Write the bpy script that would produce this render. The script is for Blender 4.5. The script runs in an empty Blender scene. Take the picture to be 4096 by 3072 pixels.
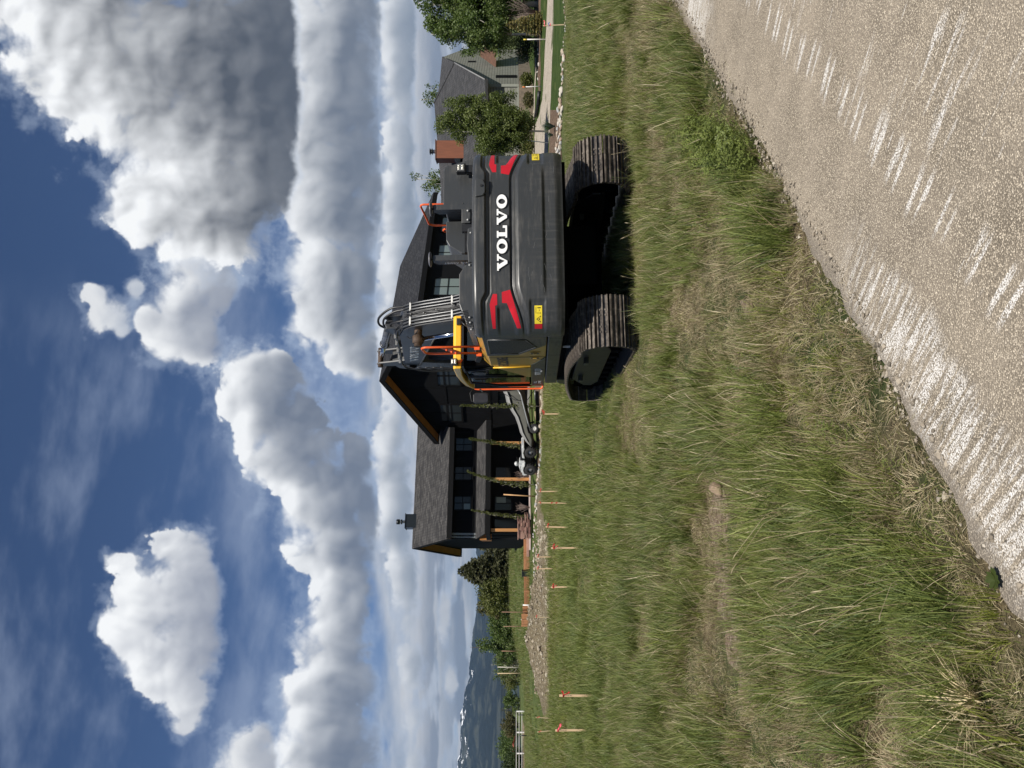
import bpy, bmesh, math, random
import numpy as np
from math import radians, sin, cos, pi, sqrt, atan2
from mathutils import Vector, Matrix

C = bpy.context.scene.collection
S = bpy.context.scene
random.seed(7)

# ------------------------------------------------------------------ camera
# the photograph is a level hand-held view, the phone turned on its side: world up is image left
F = 2844.0                       # focal length in pixels of the 4096 px wide photograph
CAM_H = 1.70
cam = bpy.data.cameras.new('camera')
cam.sensor_width = 36.0
cam.lens = F / 4096.0 * 36.0
cam.clip_start = 0.05
cam.clip_end = 30000.0
cam_ob = bpy.data.objects.new('camera', cam)
C.objects.link(cam_ob)
cam_ob.matrix_world = Matrix(((0, 1, 0, 0), (0, 0, -1, 0), (-1, 0, 0, CAM_H), (0, 0, 0, 1)))
S.camera = cam_ob

# ------------------------------------------------------------------ sun, exposure
SUN_EL, SUN_AZ = radians(57), radians(8)       # behind the camera, a little to the right
to_sun = Vector((sin(SUN_AZ)*cos(SUN_EL), -cos(SUN_AZ)*cos(SUN_EL), sin(SUN_EL)))
sl = bpy.data.lights.new('sun', 'SUN')
sl.energy = 5.0
sl.angle = radians(0.53)
sl.color = (1.0, 0.945, 0.86)
so = bpy.data.objects.new('sun', sl)
C.objects.link(so)
so.rotation_euler = to_sun.to_track_quat('Z', 'Y').to_euler()
S.view_settings.view_transform = 'Standard'
S.view_settings.look = 'None'
S.view_settings.exposure = 0.36
S.view_settings.gamma = 1.0
S.render.engine = 'CYCLES'
S.cycles.use_denoising = True
S.cycles.max_bounces = 6
S.cycles.transparent_max_bounces = 8
S.cycles.caustics_reflective = False
S.cycles.caustics_refractive = False
S.cycles.volume_bounces = 0
import numpy as np
# ---------------------------------------------------------------- clouds
# painted nowhere: density and light are computed over directions of the sky (azimuth / elevation)
def perlin(x, y, seed):
    r = np.random.RandomState(seed); n = 256
    ang = r.rand(n, n).astype(np.float32) * 6.2832
    gx, gy = np.cos(ang), np.sin(ang)
    xi = np.floor(x).astype(np.int32); yi = np.floor(y).astype(np.int32)
    xf = (x - xi).astype(np.float32); yf = (y - yi).astype(np.float32)
    u = xf*xf*xf*(xf*(xf*6-15)+10); v = yf*yf*yf*(yf*(yf*6-15)+10)
    def g(ix, iy, dx, dy):
        a = ix & 255; b = iy & 255
        return gx[a, b]*dx + gy[a, b]*dy
    n00 = g(xi, yi, xf, yf); n10 = g(xi+1, yi, xf-1, yf)
    n01 = g(xi, yi+1, xf, yf-1); n11 = g(xi+1, yi+1, xf-1, yf-1)
    return ((n00*(1-u)+n10*u)*(1-v) + (n01*(1-u)+n11*u)*v)*1.5
def fbm(x, y, seed, octv=6, gain=.5, billow=False):
    s = 0; a = 1.; t = 0
    for k in range(octv):
        n = perlin(x, y, seed+k*7)
        if billow: n = np.abs(n)*2.2-.5
        s = s + a*n; t += a; a *= gain; x = x*2.03+3.1; y = y*2.03+1.7
    return s/t
def sstep(a, b, x):
    t = np.clip((x-a)/(b-a), 0, 1); return t*t*(3-2*t)
def blur(F, n, ax):
    n = max(1, int(n)); 
    if n < 2: return F
    for _ in range(2):
        P = np.concatenate([np.repeat(np.take(F, [0], ax), n//2+1, ax), F, np.repeat(np.take(F, [-1], ax), n-n//2-1, ax)], ax)
        c = np.cumsum(P, ax, dtype=np.float64); m = F.shape[ax]
        F = ((np.take(c, range(n, n+m), ax)-np.take(c, range(0, m), ax))/n).astype(np.float32)
    return F
def cloud_layers(A, B):
    """A: degrees-like coordinate downwards, B: leftwards, both in units of 1/1536 of tan; returns rgb, alpha"""
    H, W = A.shape
    wx = fbm(A/150., B/150., 11, 3, .45)*34; wy = fbm(A/150.+9, B/150.+5, 31, 3, .45)*34
    n1 = fbm((A+wx)/84., (B+wy)/84., 3, 5, .46, True)          # cauliflower relief
    n2 = fbm((A+wx)/260., (B+wy)/260., 53, 5, .5)
    n3 = fbm((A+wx*.6)/30., (B+wy*.6)/30., 71, 5, .62, True)
    n4 = fbm((A+wx)/170., (B+wy)/170., 131, 5, .52, True)
    n5 = fbm(A/70., B/70., 151, 6, .62)
    rgb = np.zeros((H, W, 3), np.float32); al = np.zeros((H, W), np.float32)
    def over(c, a):
        nonlocal rgb, al
        rgb = c*a[..., None] + rgb*(1-a[..., None]); al = a + al*(1-a)
    # thin high streaks
    ci = fbm(A/150.+B/700., B/420.-A/500., 91, 6, .55)+.5*fbm(A/500., B/500., 95, 3)
    reg = sstep(560, 900, B+.15*A)*sstep(760, 300, A)
    over(np.array([.42, .50, .66], np.float32)*np.ones((H, W, 1), np.float32), np.clip(sstep(-.10, .7, ci)*.34*reg, 0, 1))
    reg = sstep(380, 640, A)*sstep(980, 700, A)
    over(np.array([.50, .58, .72], np.float32)*np.ones((H, W, 1), np.float32), np.clip(sstep(-.35, .6, ci)*.42*reg, 0, 1))
    lowb = sstep(790, 850, A+fbm(A/90., B/260., 191, 5)*60+20*sstep(1200, 900, B))*sstep(1075, 1000, A)
    tone = np.clip(.5+.9*fbm(A/40., B/160., 195, 5, .55)+.5*fbm(A/120., B/200., 197, 3), 0, 1)[..., None]
    over((np.array([.34, .39, .47], np.float32)*(1-tone)+np.array([.66, .68, .71], np.float32)*tone).astype(np.float32), (lowb*.86*sstep(-.55, -.1, fbm(A/70., B/210., 199, 5)+.12)).astype(np.float32))
    # stratified far decks near the horizon
    for (a0, th, seed, cb, cd, str_) in ((1052, 26, 201, (.50, .54, .60), (.30, .35, .43), .55), (1012, 30, 211, (.60, .60, .60), (.25, .30, .37), .8), (965, 40, 221, (.52, .54, .57), (.20, .24, .31), .9), (915, 42, 231, (.62, .63, .65), (.24, .27, .33), .9)):
        f = fbm(A/26., B/190., seed, 5, .55); f2 = fbm(A/60., B/150., seed+3, 4, .5)
        d = 1-np.abs((A-a0+26*fbm(A/200., B/420., seed+9, 3))/th)**2 + f*1.5+f2*1.2+1.0*fbm(A/90., B/330., seed+13, 3)-.25
        a = sstep(-.1, .5, d)*str_
        t = sstep(-th*.7, th*.8, A-a0+f*20+f2*16)
        c = np.array(cb, np.float32)*(1-t[..., None])+np.array(cd, np.float32)*t[..., None]
        over(c.astype(np.float32), a.astype(np.float32))
    groups = [
     # low row
     dict(p=[(860,30,50,120),(866,170,52,130),(872,330,50,120),(868,470,52,120),(862,600,50,100),(858,720,56,110),(850,830,40,60),(842,930,34,80),(846,1040,40,90),(856,1150,44,80),(880,1250,50,70),(905,1330,46,80),(900,1440,42,80),(915,1540,45,70),(905,1650,40,80)], base=905, soft=34, bh=70, bs=.45, bright=.90, dark=(.26,.30,.36), k=38., amp=.75),
     dict(p=[(960,1330,16,60),(985,1270,10,40),(975,1470,14,40)], base=990, soft=10, bright=.90, dark=(.4,.42,.45), k=38., amp=.8),
     # left bank
     dict(p=[(560,800,95,60),(540,860,75,60),(600,900,110,80),(640,960,90,60),(590,1000,70,60),(680,1050,75,60),(700,1110,95,80),(720,1190,95,70),(745,1270,80,70),(725,1350,75,80),(715,1440,85,80),(700,1540,100,90),(690,1640,115,90),(765,1010,34,80),(790,1090,30,70)], base=838, soft=22, bright=.93, dark=(.17,.20,.26), k=72., amp=.62),
     # middle bank
     dict(p=[(730,-20,110,120),(735,110,105,120),(735,240,105,120),(740,360,105,100),(735,470,110,90),(700,570,80,60),(750,600,80,80),(690,650,55,45),(725,690,95,75),(760,770,70,50),(790,800,30,25),(670,100,60,160),(670,300,60,160),(660,450,50,90)], base=826, soft=22, bright=.90, dark=(.17,.195,.24), k=72., amp=.6),
     # isolated
     dict(p=[(375,1185,55,45),(420,1200,45,60),(262,1215,44,26),(285,1275,50,50),(325,1320,80,80),(385,1290,90,90),(420,1360,60,130),(300,1395,62,70),(350,1455,68,70),(400,1520,48,60),(240,1352,34,40),(420,1260,70,90),(395,1570,25,20)], base=486, soft=60, bh=170, bs=.5, bright=.95, dark=(.22,.25,.33), k=125., amp=.55),
     dict(p=[(430,580,75,60),(470,620,60,70),(400,670,75,70),(365,735,62,50),(430,745,60,48),(330,700,40,40)], base=510, soft=50, bh=120, bs=.35, bright=.90, dark=(.30,.33,.40), k=72., amp=.62),
     dict(p=[(205,635,34,22),(230,685,45,32),(262,715,22,18),(300,622,24,20)], base=300, soft=26, bright=.84, dark=(.42,.47,.56), k=90., amp=.9, thin=.9),
     dict(p=[(525,1640,62,70),(570,1590,28,30),(560,1660,40,60)], base=600, soft=26, bright=.84, dark=(.3,.33,.4), k=110., amp=.7),
     # great bank
     dict(p=[(60,20,90,80),(120,120,110,110),(210,60,180,160),(200,200,110,90),(235,290,45,40),(330,150,170,170),(330,300,110,90),(290,410,68,60),(270,460,52,40),(350,450,80,70),(410,470,90,80),(470,500,85,75),(450,330,150,170),(470,120,150,200),(520,420,95,110),(540,250,95,200),(560,60,80,160),(600,380,60,90),(610,200,60,160),(610,60,60,160),(320,480,60,60),(380,535,48,36),(130,205,60,50)], base=642, soft=44, bh=190, bs=.7, bright=.95, dark=(.085,.095,.115), k=165., L=400., amp=.60),
    ]
    for g in groups:
        F = np.full((H, W), -3., np.float32)
        q = np.zeros((H, W), np.float32)
        for (a, b, ra, rb) in g['p']:
            d = 1-np.sqrt(((A-a)/ra)**2+((B-b)/rb)**2)
            q += np.exp(np.clip(d*6, -40, 20))
        F = np.log(q+1e-9)/6
        F = np.clip(F, -3, .75)
        R = np.mean([min(x[2], x[3]) for x in g['p']])
        nz = n1*.85+n4*.55+n2*.35+n3*.34+n5*.30-.05
        D = F + nz*g['amp']*.62
        Ds = F + (n1*.5+n2*.5)*g['amp']*.62
        base = g['base'] + n2*34
        D = D - np.clip((A-base+g['soft']*.4)/g['soft'], 0, 3)*.9
        wd = .10+.55*sstep(-.25, .45, fbm(A/110., B/110., 171, 3)+.25*sstep(-.2, .5, n5))
        alpha = sstep(0., wd, D)**.9*g.get('thin', 1.)
        soft = sstep(-.1, .55, D)
        t = sstep(base-70, base, A); alpha = alpha*(1-t)+soft*t*g.get('thin', 1.)
        dens = np.clip(Ds*2.2, 0, 1)*np.clip(D*4, 0, 1)
        # light marched down through the cloud, from the sun side (above, from the right)
        dA = np.abs(np.mean(np.diff(A, axis=0)))
        T = np.zeros((H, W), np.float32); acc = np.zeros(W, np.float32)
        order = range(H) if A[0, W//2] < A[-1, W//2] else range(H-1, -1, -1)
        dB = np.abs(np.mean(np.diff(B, axis=1))); dens = blur(dens, 14/dB, 1); dec = np.exp(-dA/g.get('L', 300.))
        for i in order:
            acc = acc*dec + dens[i]*dA
            T[i] = acc
        T = blur(blur(T*(1+.5*n2), 16/dB, 1), 10/dA, 0); light = np.exp(-(T/g['k'])**1.9)
        # small relief: compare with the field a little up and to the sun's side
        s = max(1, int(round(5/dA)))
        sh = 1 if A[0, W//2] < A[-1, W//2] else -1
        f = n1*1.0+.20*n3+.8*n2+.9*n4
        f1 = blur(blur(f, 3/dA, 0), 3/dB, 1); f2_ = blur(blur(f, 9/dA, 0), 9/dB, 1); f3 = blur(blur(f, 22/dA, 0), 22/dB, 1)
        def emb(q, k): return q-np.roll(np.roll(q, int(s*k)*sh, 0), -int(s*k), 1)
        rel = emb(f1, 1.2); rel2 = emb(f2_, 3); rel3 = emb(f3, 7)
        light = np.clip(light + (rel*.10+rel2*.24+rel3*.26)*(.30+.70*light)*(.35+.65*np.clip(D*2.5,0,1)) + (n2*.30+n4*.16)*(.15+light*(1-.5*light))+.0, 0, 1.08)
        light = light*(1-g.get('bs', .62)*sstep(base-g.get('bh', 95), base-8, A+n5*30))
        halo = sstep(-.42, .25, D+n5*.75+n4*.2)*.34
        over((np.array([.46, .55, .70], np.float32)*np.ones((H, W, 1), np.float32)), (halo*g.get('thin', 1.)).astype(np.float32))
        dk = np.array(g['dark'], np.float32); br = np.array([.97, .985, 1.], np.float32)*g['bright']
        c = dk + (br-dk)*light[..., None]
        edge = sstep(.0, .35, D)
        over(c.astype(np.float32), alpha.astype(np.float32))
    return rgb, al

# ------------------------------------------------------------------ world: nishita sky under computed clouds
def make_world():
    w = bpy.data.worlds.new('World'); S.world = w; w.use_nodes = True
    nt = w.node_tree; nt.nodes.clear()
    N = nt.nodes.new; L = nt.links.new
    out = N('ShaderNodeOutputWorld'); bg = N('ShaderNodeBackground')
    sky = N('ShaderNodeTexSky'); sky.sky_type = 'NISHITA'; sky.sun_disc = False
    sky.sun_elevation = SUN_EL; sky.sun_rotation = pi - SUN_AZ
    sky.altitude = 1900; sky.air_density = 1.0; sky.dust_density = 0.4; sky.ozone_density = 2.5
    tc = N('ShaderNodeTexCoord'); sep = N('ShaderNodeSeparateXYZ'); L(tc.outputs['Generated'], sep.inputs[0])
    def math_(op, a, b=None, c=None):
        n = N('ShaderNodeMath'); n.operation = op
        for i, v in enumerate((a, b, c)):
            if v is None: continue
            if isinstance(v, (int, float)): n.inputs[i].default_value = v
            else: L(v, n.inputs[i])
        return n.outputs[0]
    X, Y, Z = sep.outputs
    az = math_('ARCTAN2', X, Y)
    el = math_('ARCSINE', Z)
    def image(name, az0, az1, el0, el1, W, H, fn):
        a = np.linspace(az0, az1, W, dtype=np.float32)[None, :]*np.ones((H, 1), np.float32)
        e = np.linspace(el0, el1, H, dtype=np.float32)[:, None]*np.ones((1, W), np.float32)
        rgb, al = fn(a, e)
        px = np.concatenate([np.clip(rgb, 0, 1), np.clip(al, 0, 1)[..., None]], -1).astype(np.float32)
        im = bpy.data.images.new(name, W, H, alpha=True, float_buffer=True)
        im.colorspace_settings.name = 'Non-Color'
        im.alpha_mode = 'CHANNEL_PACKED'
        im.pixels.foreach_set(px.ravel()); im.update(); im.pack()
        u = math_('DIVIDE', math_('SUBTRACT', az, az0), az1-az0)
        v = math_('DIVIDE', math_('SUBTRACT', el, el0), el1-el0)
        cb = N('ShaderNodeCombineXYZ'); L(u, cb.inputs[0]); L(v, cb.inputs[1])
        t = N('ShaderNodeTexImage'); t.image = im; t.extension = 'EXTEND'; t.interpolation = 'Cubic'
        L(cb.outputs[0], t.inputs['Vector'])
        return t, u, v
    def front(a, e):
        A = (1106-1536*np.tan(e)/np.cos(a)).astype(np.float32)
        B = (829.5-1536*np.tan(a)).astype(np.float32)
        return cloud_layers(A, B)
    def around(a, e):
        r = 1/np.tan(np.maximum(e, .06)); x = np.sin(a)*r; y = np.cos(a)*r
        d = fbm(x*.9+40, y*.9+40, 401, 6, .55)+.35*fbm(x*.3, y*.3, 431, 3)
        al = sstep(.04, .26, d)*.85
        sh = sstep(.1, .55, d)
        c = np.stack([.46-.30*sh, .47-.29*sh, .50-.27*sh], -1)
        return (c*al[..., None]).astype(np.float32), al.astype(np.float32)
    az_w, el_w = radians(36), radians(40)
    ti, u, v = image('cloud_front', -az_w, az_w, radians(-1.0), el_w, 1640, 960, front)
    tg, _, _ = image('cloud_around', -pi, pi, radians(0), radians(90), 720, 200, around)
    def band(x, lo, hi):                      # 1 inside, fading over 0.06 at the borders
        mr = N('ShaderNodeMapRange'); mr.interpolation_type = 'SMOOTHSTEP'
        L(x, mr.inputs[0]); mr.inputs[1].default_value = lo; mr.inputs[2].default_value = hi
        return mr.outputs[0]
    m = math_('MULTIPLY', band(u, 0.0, .05), band(u, 1.0, .95))
    m = math_('MULTIPLY', m, band(v, 1.0, .92))
    m = math_('MULTIPLY', m, math_('GREATER_THAN', Y, 0.0))
    mc = N('ShaderNodeMix'); mc.data_type = 'RGBA'; L(m, mc.inputs['Factor']); L(tg.outputs['Color'], mc.inputs[6]); L(ti.outputs['Color'], mc.inputs[7])
    ma = N('ShaderNodeMix'); ma.data_type = 'FLOAT'; L(m, ma.inputs['Factor']); L(tg.outputs['Alpha'], ma.inputs[2]); L(ti.outputs['Alpha'], ma.inputs[3])
    STR = 0.052
    up = N('ShaderNodeVectorMath'); up.operation = 'SCALE'; up.inputs['Scale'].default_value = .78/STR
    L(mc.outputs[2], up.inputs[0])
    tint = N('ShaderNodeVectorMath'); tint.operation = 'MULTIPLY'; L(sky.outputs[0], tint.inputs[0]); tint.inputs[1].default_value = (.66, .80, 1.02)
    keep = N('ShaderNodeVectorMath'); keep.operation = 'SCALE'
    L(tint.outputs[0], keep.inputs[0]); L(math_('SUBTRACT', 1.0, ma.outputs[0]), keep.inputs['Scale'])
    sm = N('ShaderNodeVectorMath'); sm.operation = 'ADD'; L(keep.outputs[0], sm.inputs[0]); L(up.outputs[0], sm.inputs[1])
    L(sm.outputs[0], bg.inputs['Color']); bg.inputs['Strength'].default_value = STR
    L(bg.outputs[0], out.inputs['Surface'])
    w.cycles.sampling_method = 'AUTOMATIC'
make_world()

# ------------------------------------------------------------------ small helpers
MATS = {}
def new_mat(name):
    m = bpy.data.materials.new(name); m.use_nodes = True
    nt = m.node_tree; b = nt.nodes['Principled BSDF']
    return m, nt, b
def setin(b, **kw):
    al = {'rough': 'Roughness', 'metal': 'Metallic', 'spec': 'Specular IOR Level', 'coat': 'Coat Weight', 'trans': 'Transmission Weight'}
    for k, v in kw.items():
        b.inputs[al[k]].default_value = v
def M(name, col, rough=.6, metal=0., var=.25, scale=6., bump=0., bscale=60., spec=.5, col2=None, coat=0., stretch=(1, 1, 1), detail=6):
    """principled material whose colour wanders a little over the surface"""
    if name in MATS: return MATS[name]
    m, nt, b = new_mat(name); N = nt.nodes.new; L = nt.links.new
    setin(b, rough=rough, metal=metal, spec=spec, coat=coat)
    tc = N('ShaderNodeTexCoord'); mp = N('ShaderNodeMapping'); mp.inputs['Scale'].default_value = stretch
    L(tc.outputs['Object'], mp.inputs['Vector'])
    no = N('ShaderNodeTexNoise'); no.inputs['Scale'].default_value = scale; no.inputs['Detail'].default_value = detail; no.inputs['Roughness'].default_value = .6
    L(mp.outputs[0], no.inputs['Vector'])
    cr = N('ShaderNodeValToRGB')
    c2 = col2 if col2 else tuple(min(1, c*(1+var)) for c in col)
    c1 = col if col2 else tuple(c*(1-var) for c in col)
    cr.color_ramp.elements[0].position = .3; cr.color_ramp.elements[1].position = .7
    cr.color_ramp.elements[0].color = (*c1, 1); cr.color_ramp.elements[1].color = (*c2, 1)
    L(no.outputs['Fac'], cr.inputs[0]); L(cr.outputs[0], b.inputs['Base Color'])
    rr = N('ShaderNodeMapRange'); rr.inputs[3].default_value = max(0, rough-.08); rr.inputs[4].default_value = min(1, rough+.08)
    L(no.outputs['Fac'], rr.inputs[0]); L(rr.outputs[0], b.inputs['Roughness'])
    if bump:
        n2 = N('ShaderNodeTexNoise'); n2.inputs['Scale'].default_value = bscale; n2.inputs['Detail'].default_value = 5
        L(mp.outputs[0], n2.inputs['Vector'])
        bp = N('ShaderNodeBump'); bp.inputs['Strength'].default_value = bump; bp.inputs['Distance'].default_value = .02
        L(n2.outputs['Fac'], bp.inputs['Height']); L(bp.outputs[0], b.inputs['Normal'])
    MATS[name] = m
    return m

class MB:
    """collects shapes, then links them as ONE mesh object"""
    def __init__(s, fn=None): s.v = []; s.f = []; s.fn = fn; s.sm = []
    def add(s, vs, fs, smooth=False):
        k = len(s.v); s.v += [tuple(v) for v in vs]; s.f += [tuple(i+k for i in f) for f in fs]; s.sm += [smooth]*len(fs); return s
    def box(s, c, d, rz=0., rx=0., ry=0.):
        R = Matrix.Rotation(rz, 3, 'Z') @ Matrix.Rotation(rx, 3, 'X') @ Matrix.Rotation(ry, 3, 'Y')
        vs = []
        for x in (-.5, .5):
            for y in (-.5, .5):
                for z in (-.5, .5):
                    vs.append(Vector(c)+R @ Vector((x*d[0], y*d[1], z*d[2])))
        return s.add(vs, [(0, 1, 3, 2), (4, 6, 7, 5), (0, 4, 5, 1), (2, 3, 7, 6), (0, 2, 6, 4), (1, 5, 7, 3)])
    def span(s, x0, x1, y0, y1, z0, z1):
        return s.box(((x0+x1)/2, (y0+y1)/2, (z0+z1)/2), (abs(x1-x0), abs(y1-y0), abs(z1-z0)))
    def prism(s, pts, ax, a0, a1):
        """2D outline pts extruded along axis ax ('x': pts are (y,z); 'y': (x,z); 'z': (x,y))"""
        n = len(pts)
        def P(p, a):
            return {'x': (a, p[0], p[1]), 'y': (p[0], a, p[1]), 'z': (p[0], p[1], a)}[ax]
        vs = [P(p, a0) for p in pts]+[P(p, a1) for p in pts]
        fs = [tuple(range(n))[::-1], tuple(range(n, 2*n))]+[(i, (i+1) % n, n+(i+1) % n, n+i) for i in range(n)]
        return s.add(vs, fs)
    def tube(s, path, r, seg=8, cap=True, smooth=True):
        P = [Vector(p) for p in path]; n = len(P)
        rs = r if isinstance(r, (list, tuple)) else [r]*n
        t0 = (P[1]-P[0]).normalized()
        up = Vector((0, 0, 1)) if abs(t0.z) < .9 else Vector((1, 0, 0))
        a = t0.cross(up).normalized(); vs = []
        for i in range(n):
            t = (P[min(i+1, n-1)]-P[max(i-1, 0)])
            t = t.normalized() if t.length > 1e-9 else t0
            a = (a-t*a.dot(t)); a = a.normalized() if a.length > 1e-6 else t.orthogonal().normalized()
            b = t.cross(a)
            for k in range(seg):
                th = 2*pi*k/seg
                vs.append(P[i]+(a*cos(th)+b*sin(th))*rs[i])
        fs = [(i*seg+k, i*seg+(k+1) % seg, (i+1)*seg+(k+1) % seg, (i+1)*seg+k) for i in range(n-1) for k in range(seg)]
        s.add(vs, fs, smooth)
        if cap:
            s.add(vs[:seg], [tuple(range(seg))[::-1]]); s.add(vs[-seg:], [tuple(range(seg))])
        return s
    def cyl(s, p0, p1, r0, r1=None, seg=16): return s.tube([p0, p1], [r0, r0 if r1 is None else r1], seg)
    def lathe(s, prof, c, ax='z', seg=24):
        """prof: (radius, height)"""
        vs = []; n = len(prof)
        for (r, h) in prof:
            for k in range(seg):
                th = 2*pi*k/seg; a, b = r*cos(th), r*sin(th)
                p = {'z': (a, b, h), 'x': (h, a, b), 'y': (a, h, b)}[ax]
                vs.append((c[0]+p[0], c[1]+p[1], c[2]+p[2]))
        fs = [(i*seg+k, i*seg+(k+1) % seg, (i+1)*seg+(k+1) % seg, (i+1)*seg+k) for i in range(n-1) for k in range(seg)]
        return s.add(vs, fs, True)
    def build(s, name, mat, parent=None, bevel=0., loc=None, smooth=None, seg=2, origin=None):
        vs = [s.fn(v) for v in s.v] if s.fn else s.v
        o3 = Vector(origin) if origin is not None else None
        if o3 is not None: vs = [tuple(Vector(v)-o3) for v in vs]
        me = bpy.data.meshes.new(name); me.from_pydata([tuple(v) for v in vs], [], s.f)
        sm = s.sm if smooth is None else [smooth]*len(s.f)
        me.polygons.foreach_set('use_smooth', sm)
        bm = bmesh.new(); bm.from_mesh(me)
        bmesh.ops.remove_doubles(bm, verts=bm.verts, dist=1e-5)
        bmesh.ops.recalc_face_normals(bm, faces=bm.faces); bm.to_mesh(me); bm.free()
        o = bpy.data.objects.new(name, me); C.objects.link(o)
        if mat: me.materials.append(mat)
        if parent: o.parent = parent
        if o3 is not None: o.location = o3
        if bevel:
            md = o.modifiers.new('bevel', 'BEVEL'); md.width = bevel; md.segments = seg; md.limit_method = 'ANGLE'; md.angle_limit = radians(35); md.harden_normals = False
        return o
def tag(o, label=None, cat=None, group=None, kind=None):
    if label: o['label'] = label
    if cat: o['category'] = cat
    if group: o['group'] = group
    if kind: o['kind'] = kind
    return o
def empty(name, loc, label=None, cat=None, group=None):
    o = bpy.data.objects.new(name, None); C.objects.link(o); o.location = loc; o.empty_display_size = .2
    return tag(o, label, cat, group)
def mesh_np(name, V, Fc, mat, parent=None, smooth=False):
    """quads or tris given as numpy arrays"""
    me = bpy.data.meshes.new(name); k = Fc.shape[1]
    me.vertices.add(len(V)); me.vertices.foreach_set('co', np.ascontiguousarray(V, np.float32).ravel())
    me.loops.add(Fc.size); me.loops.foreach_set('vertex_index', np.ascontiguousarray(Fc, np.int32).ravel())
    me.polygons.add(len(Fc)); me.polygons.foreach_set('loop_start', np.arange(0, Fc.size, k, dtype=np.int32))
    me.polygons.foreach_set('use_smooth', np.full(len(Fc), smooth))
    me.update(calc_edges=True); me.validate()
    o = bpy.data.objects.new(name, me); C.objects.link(o)
    if mat: me.materials.append(mat)
    if parent: o.parent = parent
    return o
def copy_tree(o, parent=None, loc=None, rot=None, scale=None):
    c = o.copy(); C.objects.link(c); c.parent = parent
    if loc is not None: c.location = loc
    if rot is not None: c.rotation_euler = rot
    if scale is not None: c.scale = scale
    for ch in [x for x in KIDS.get(o.name, [])]:
        copy_tree(ch, c)
    return c
KIDS = {}
def kid(parent, *os):
    KIDS.setdefault(parent.name, []).extend(os)

# ------------------------------------------------------------------ where things are
def sst(a, b, x):
    t = min(1, max(0, (x-a)/(b-a))); return t*t*(3-2*t)
E0 = (-0.77, 2.36); ED = (0.688, 0.726); EN = (-0.726, 0.688)      # edge of the road, its direction, its normal into the field
def s_of(x, y): return (x-E0[0])*EN[0]+(y-E0[1])*EN[1]
def t_of(x, y): return (x-E0[0])*ED[0]+(y-E0[1])*ED[1]
def hn(x, y, k=0.):
    return sin(x*1.3+k)*cos(y*1.7+k*2)+.5*sin(x*3.1+y*2.3+k)+.3*cos(x*5.7-y*4.9)
def ground(x, y):
    s = s_of(x, y)
    if s < 0:
        if s > -7.4: return -.03
        return -.03-.3*sst(7.4, 10, -s)
    z = -.03-.20*sst(0.1, 3.2, s)+.018*hn(x, y)*sst(.1, .8, s)
    # rise towards the dark house and beyond
    a = .35*sst(24, 36, y)+.47*sst(35.5, 44, y)
    b = .0175*max(0, y-24)*sst(24, 28, y)
    w = sst(3.5, 9, x)
    c = .33*sst(26, 45, y)
    wl = sst(-19, -26, x) if x < -10 else 0
    r = a*(1-w)+b*w
    r = r*(1-wl)+c*wl
    # grassy rise behind the house on the left
    hill = 1.12*sst(47, 60, y)*sst(-28.5, -18, x)*sst(0, -9, x)
    if x < -10: hill *= 1
    far = .0
    if y > 70: far = (y-70)*.004*(1-sst(-40, -20, x)*0)
    return z+r+hill+min(far, 2.0)
def at(px, py, d):
    """point at forward distance d seen at photo pixel (px, py)"""
    return Vector(((1536-py)/F*d, d, CAM_H+(2048-px)/F*d))
def gp(px, py, dmax=400.):
    """where the ray through photo pixel (px, py) meets the ground"""
    d = 1.5
    while d < dmax:
        p = at(px, py, d)
        if p.z <= ground(p.x, p.y): 
            lo, hi = d/1.03, d
            for _ in range(18):
                m = (lo+hi)/2; q = at(px, py, m)
                if q.z <= ground(q.x, q.y): hi = m
                else: lo = m
            q = at(px, py, hi); return Vector((q.x, q.y, ground(q.x, q.y)))
        d *= 1.03
    p = at(px, py, dmax); return Vector((p.x, p.y, ground(p.x, p.y)))
def inpoly(x, y, poly):
    c = False; n = len(poly)
    for i in range(n):
        x1, y1 = poly[i]; x2, y2 = poly[(i+1) % n]
        if (y1 > y) != (y2 > y) and x < (x2-x1)*(y-y1)/(y2-y1)+x1: c = not c
    return c
def sheet(name, poly, dz, mat, step=1.0, kind='structure', zf=ground):
    """a sheet with the given outline laid on the ground"""
    bm = bmesh.new(); vs = [bm.verts.new((p[0], p[1], 0)) for p in poly]; bm.faces.new(vs)
    xs = [p[0] for p in poly]; ys = [p[1] for p in poly]
    for ax, lo, hi in ((0, min(xs), max(xs)), (1, min(ys), max(ys))):
        v = math.floor(lo/step)*step+step
        while v < hi:
            co = [0, 0, 0]; co[ax] = v; no = [0, 0, 0]; no[ax] = 1
            bmesh.ops.bisect_plane(bm, geom=bm.verts[:]+bm.edges[:]+bm.faces[:], plane_co=co, plane_no=no)
            v += step
    bmesh.ops.triangulate(bm, faces=[f for f in bm.faces if len(f.verts) > 4])
    for v in bm.verts: v.co.z = zf(v.co.x, v.co.y)+dz
    bmesh.ops.recalc_face_normals(bm, faces=bm.faces)
    me = bpy.data.meshes.new(name); bm.to_mesh(me); bm.free()
    if len(me.polygons) and sum(p.normal.z for p in me.polygons) < 0: me.flip_normals()
    me.materials.append(mat)
    for p in me.polygons: p.use_smooth = True
    o = bpy.data.objects.new(name, me); C.objects.link(o); o['kind'] = kind
    return o

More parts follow.
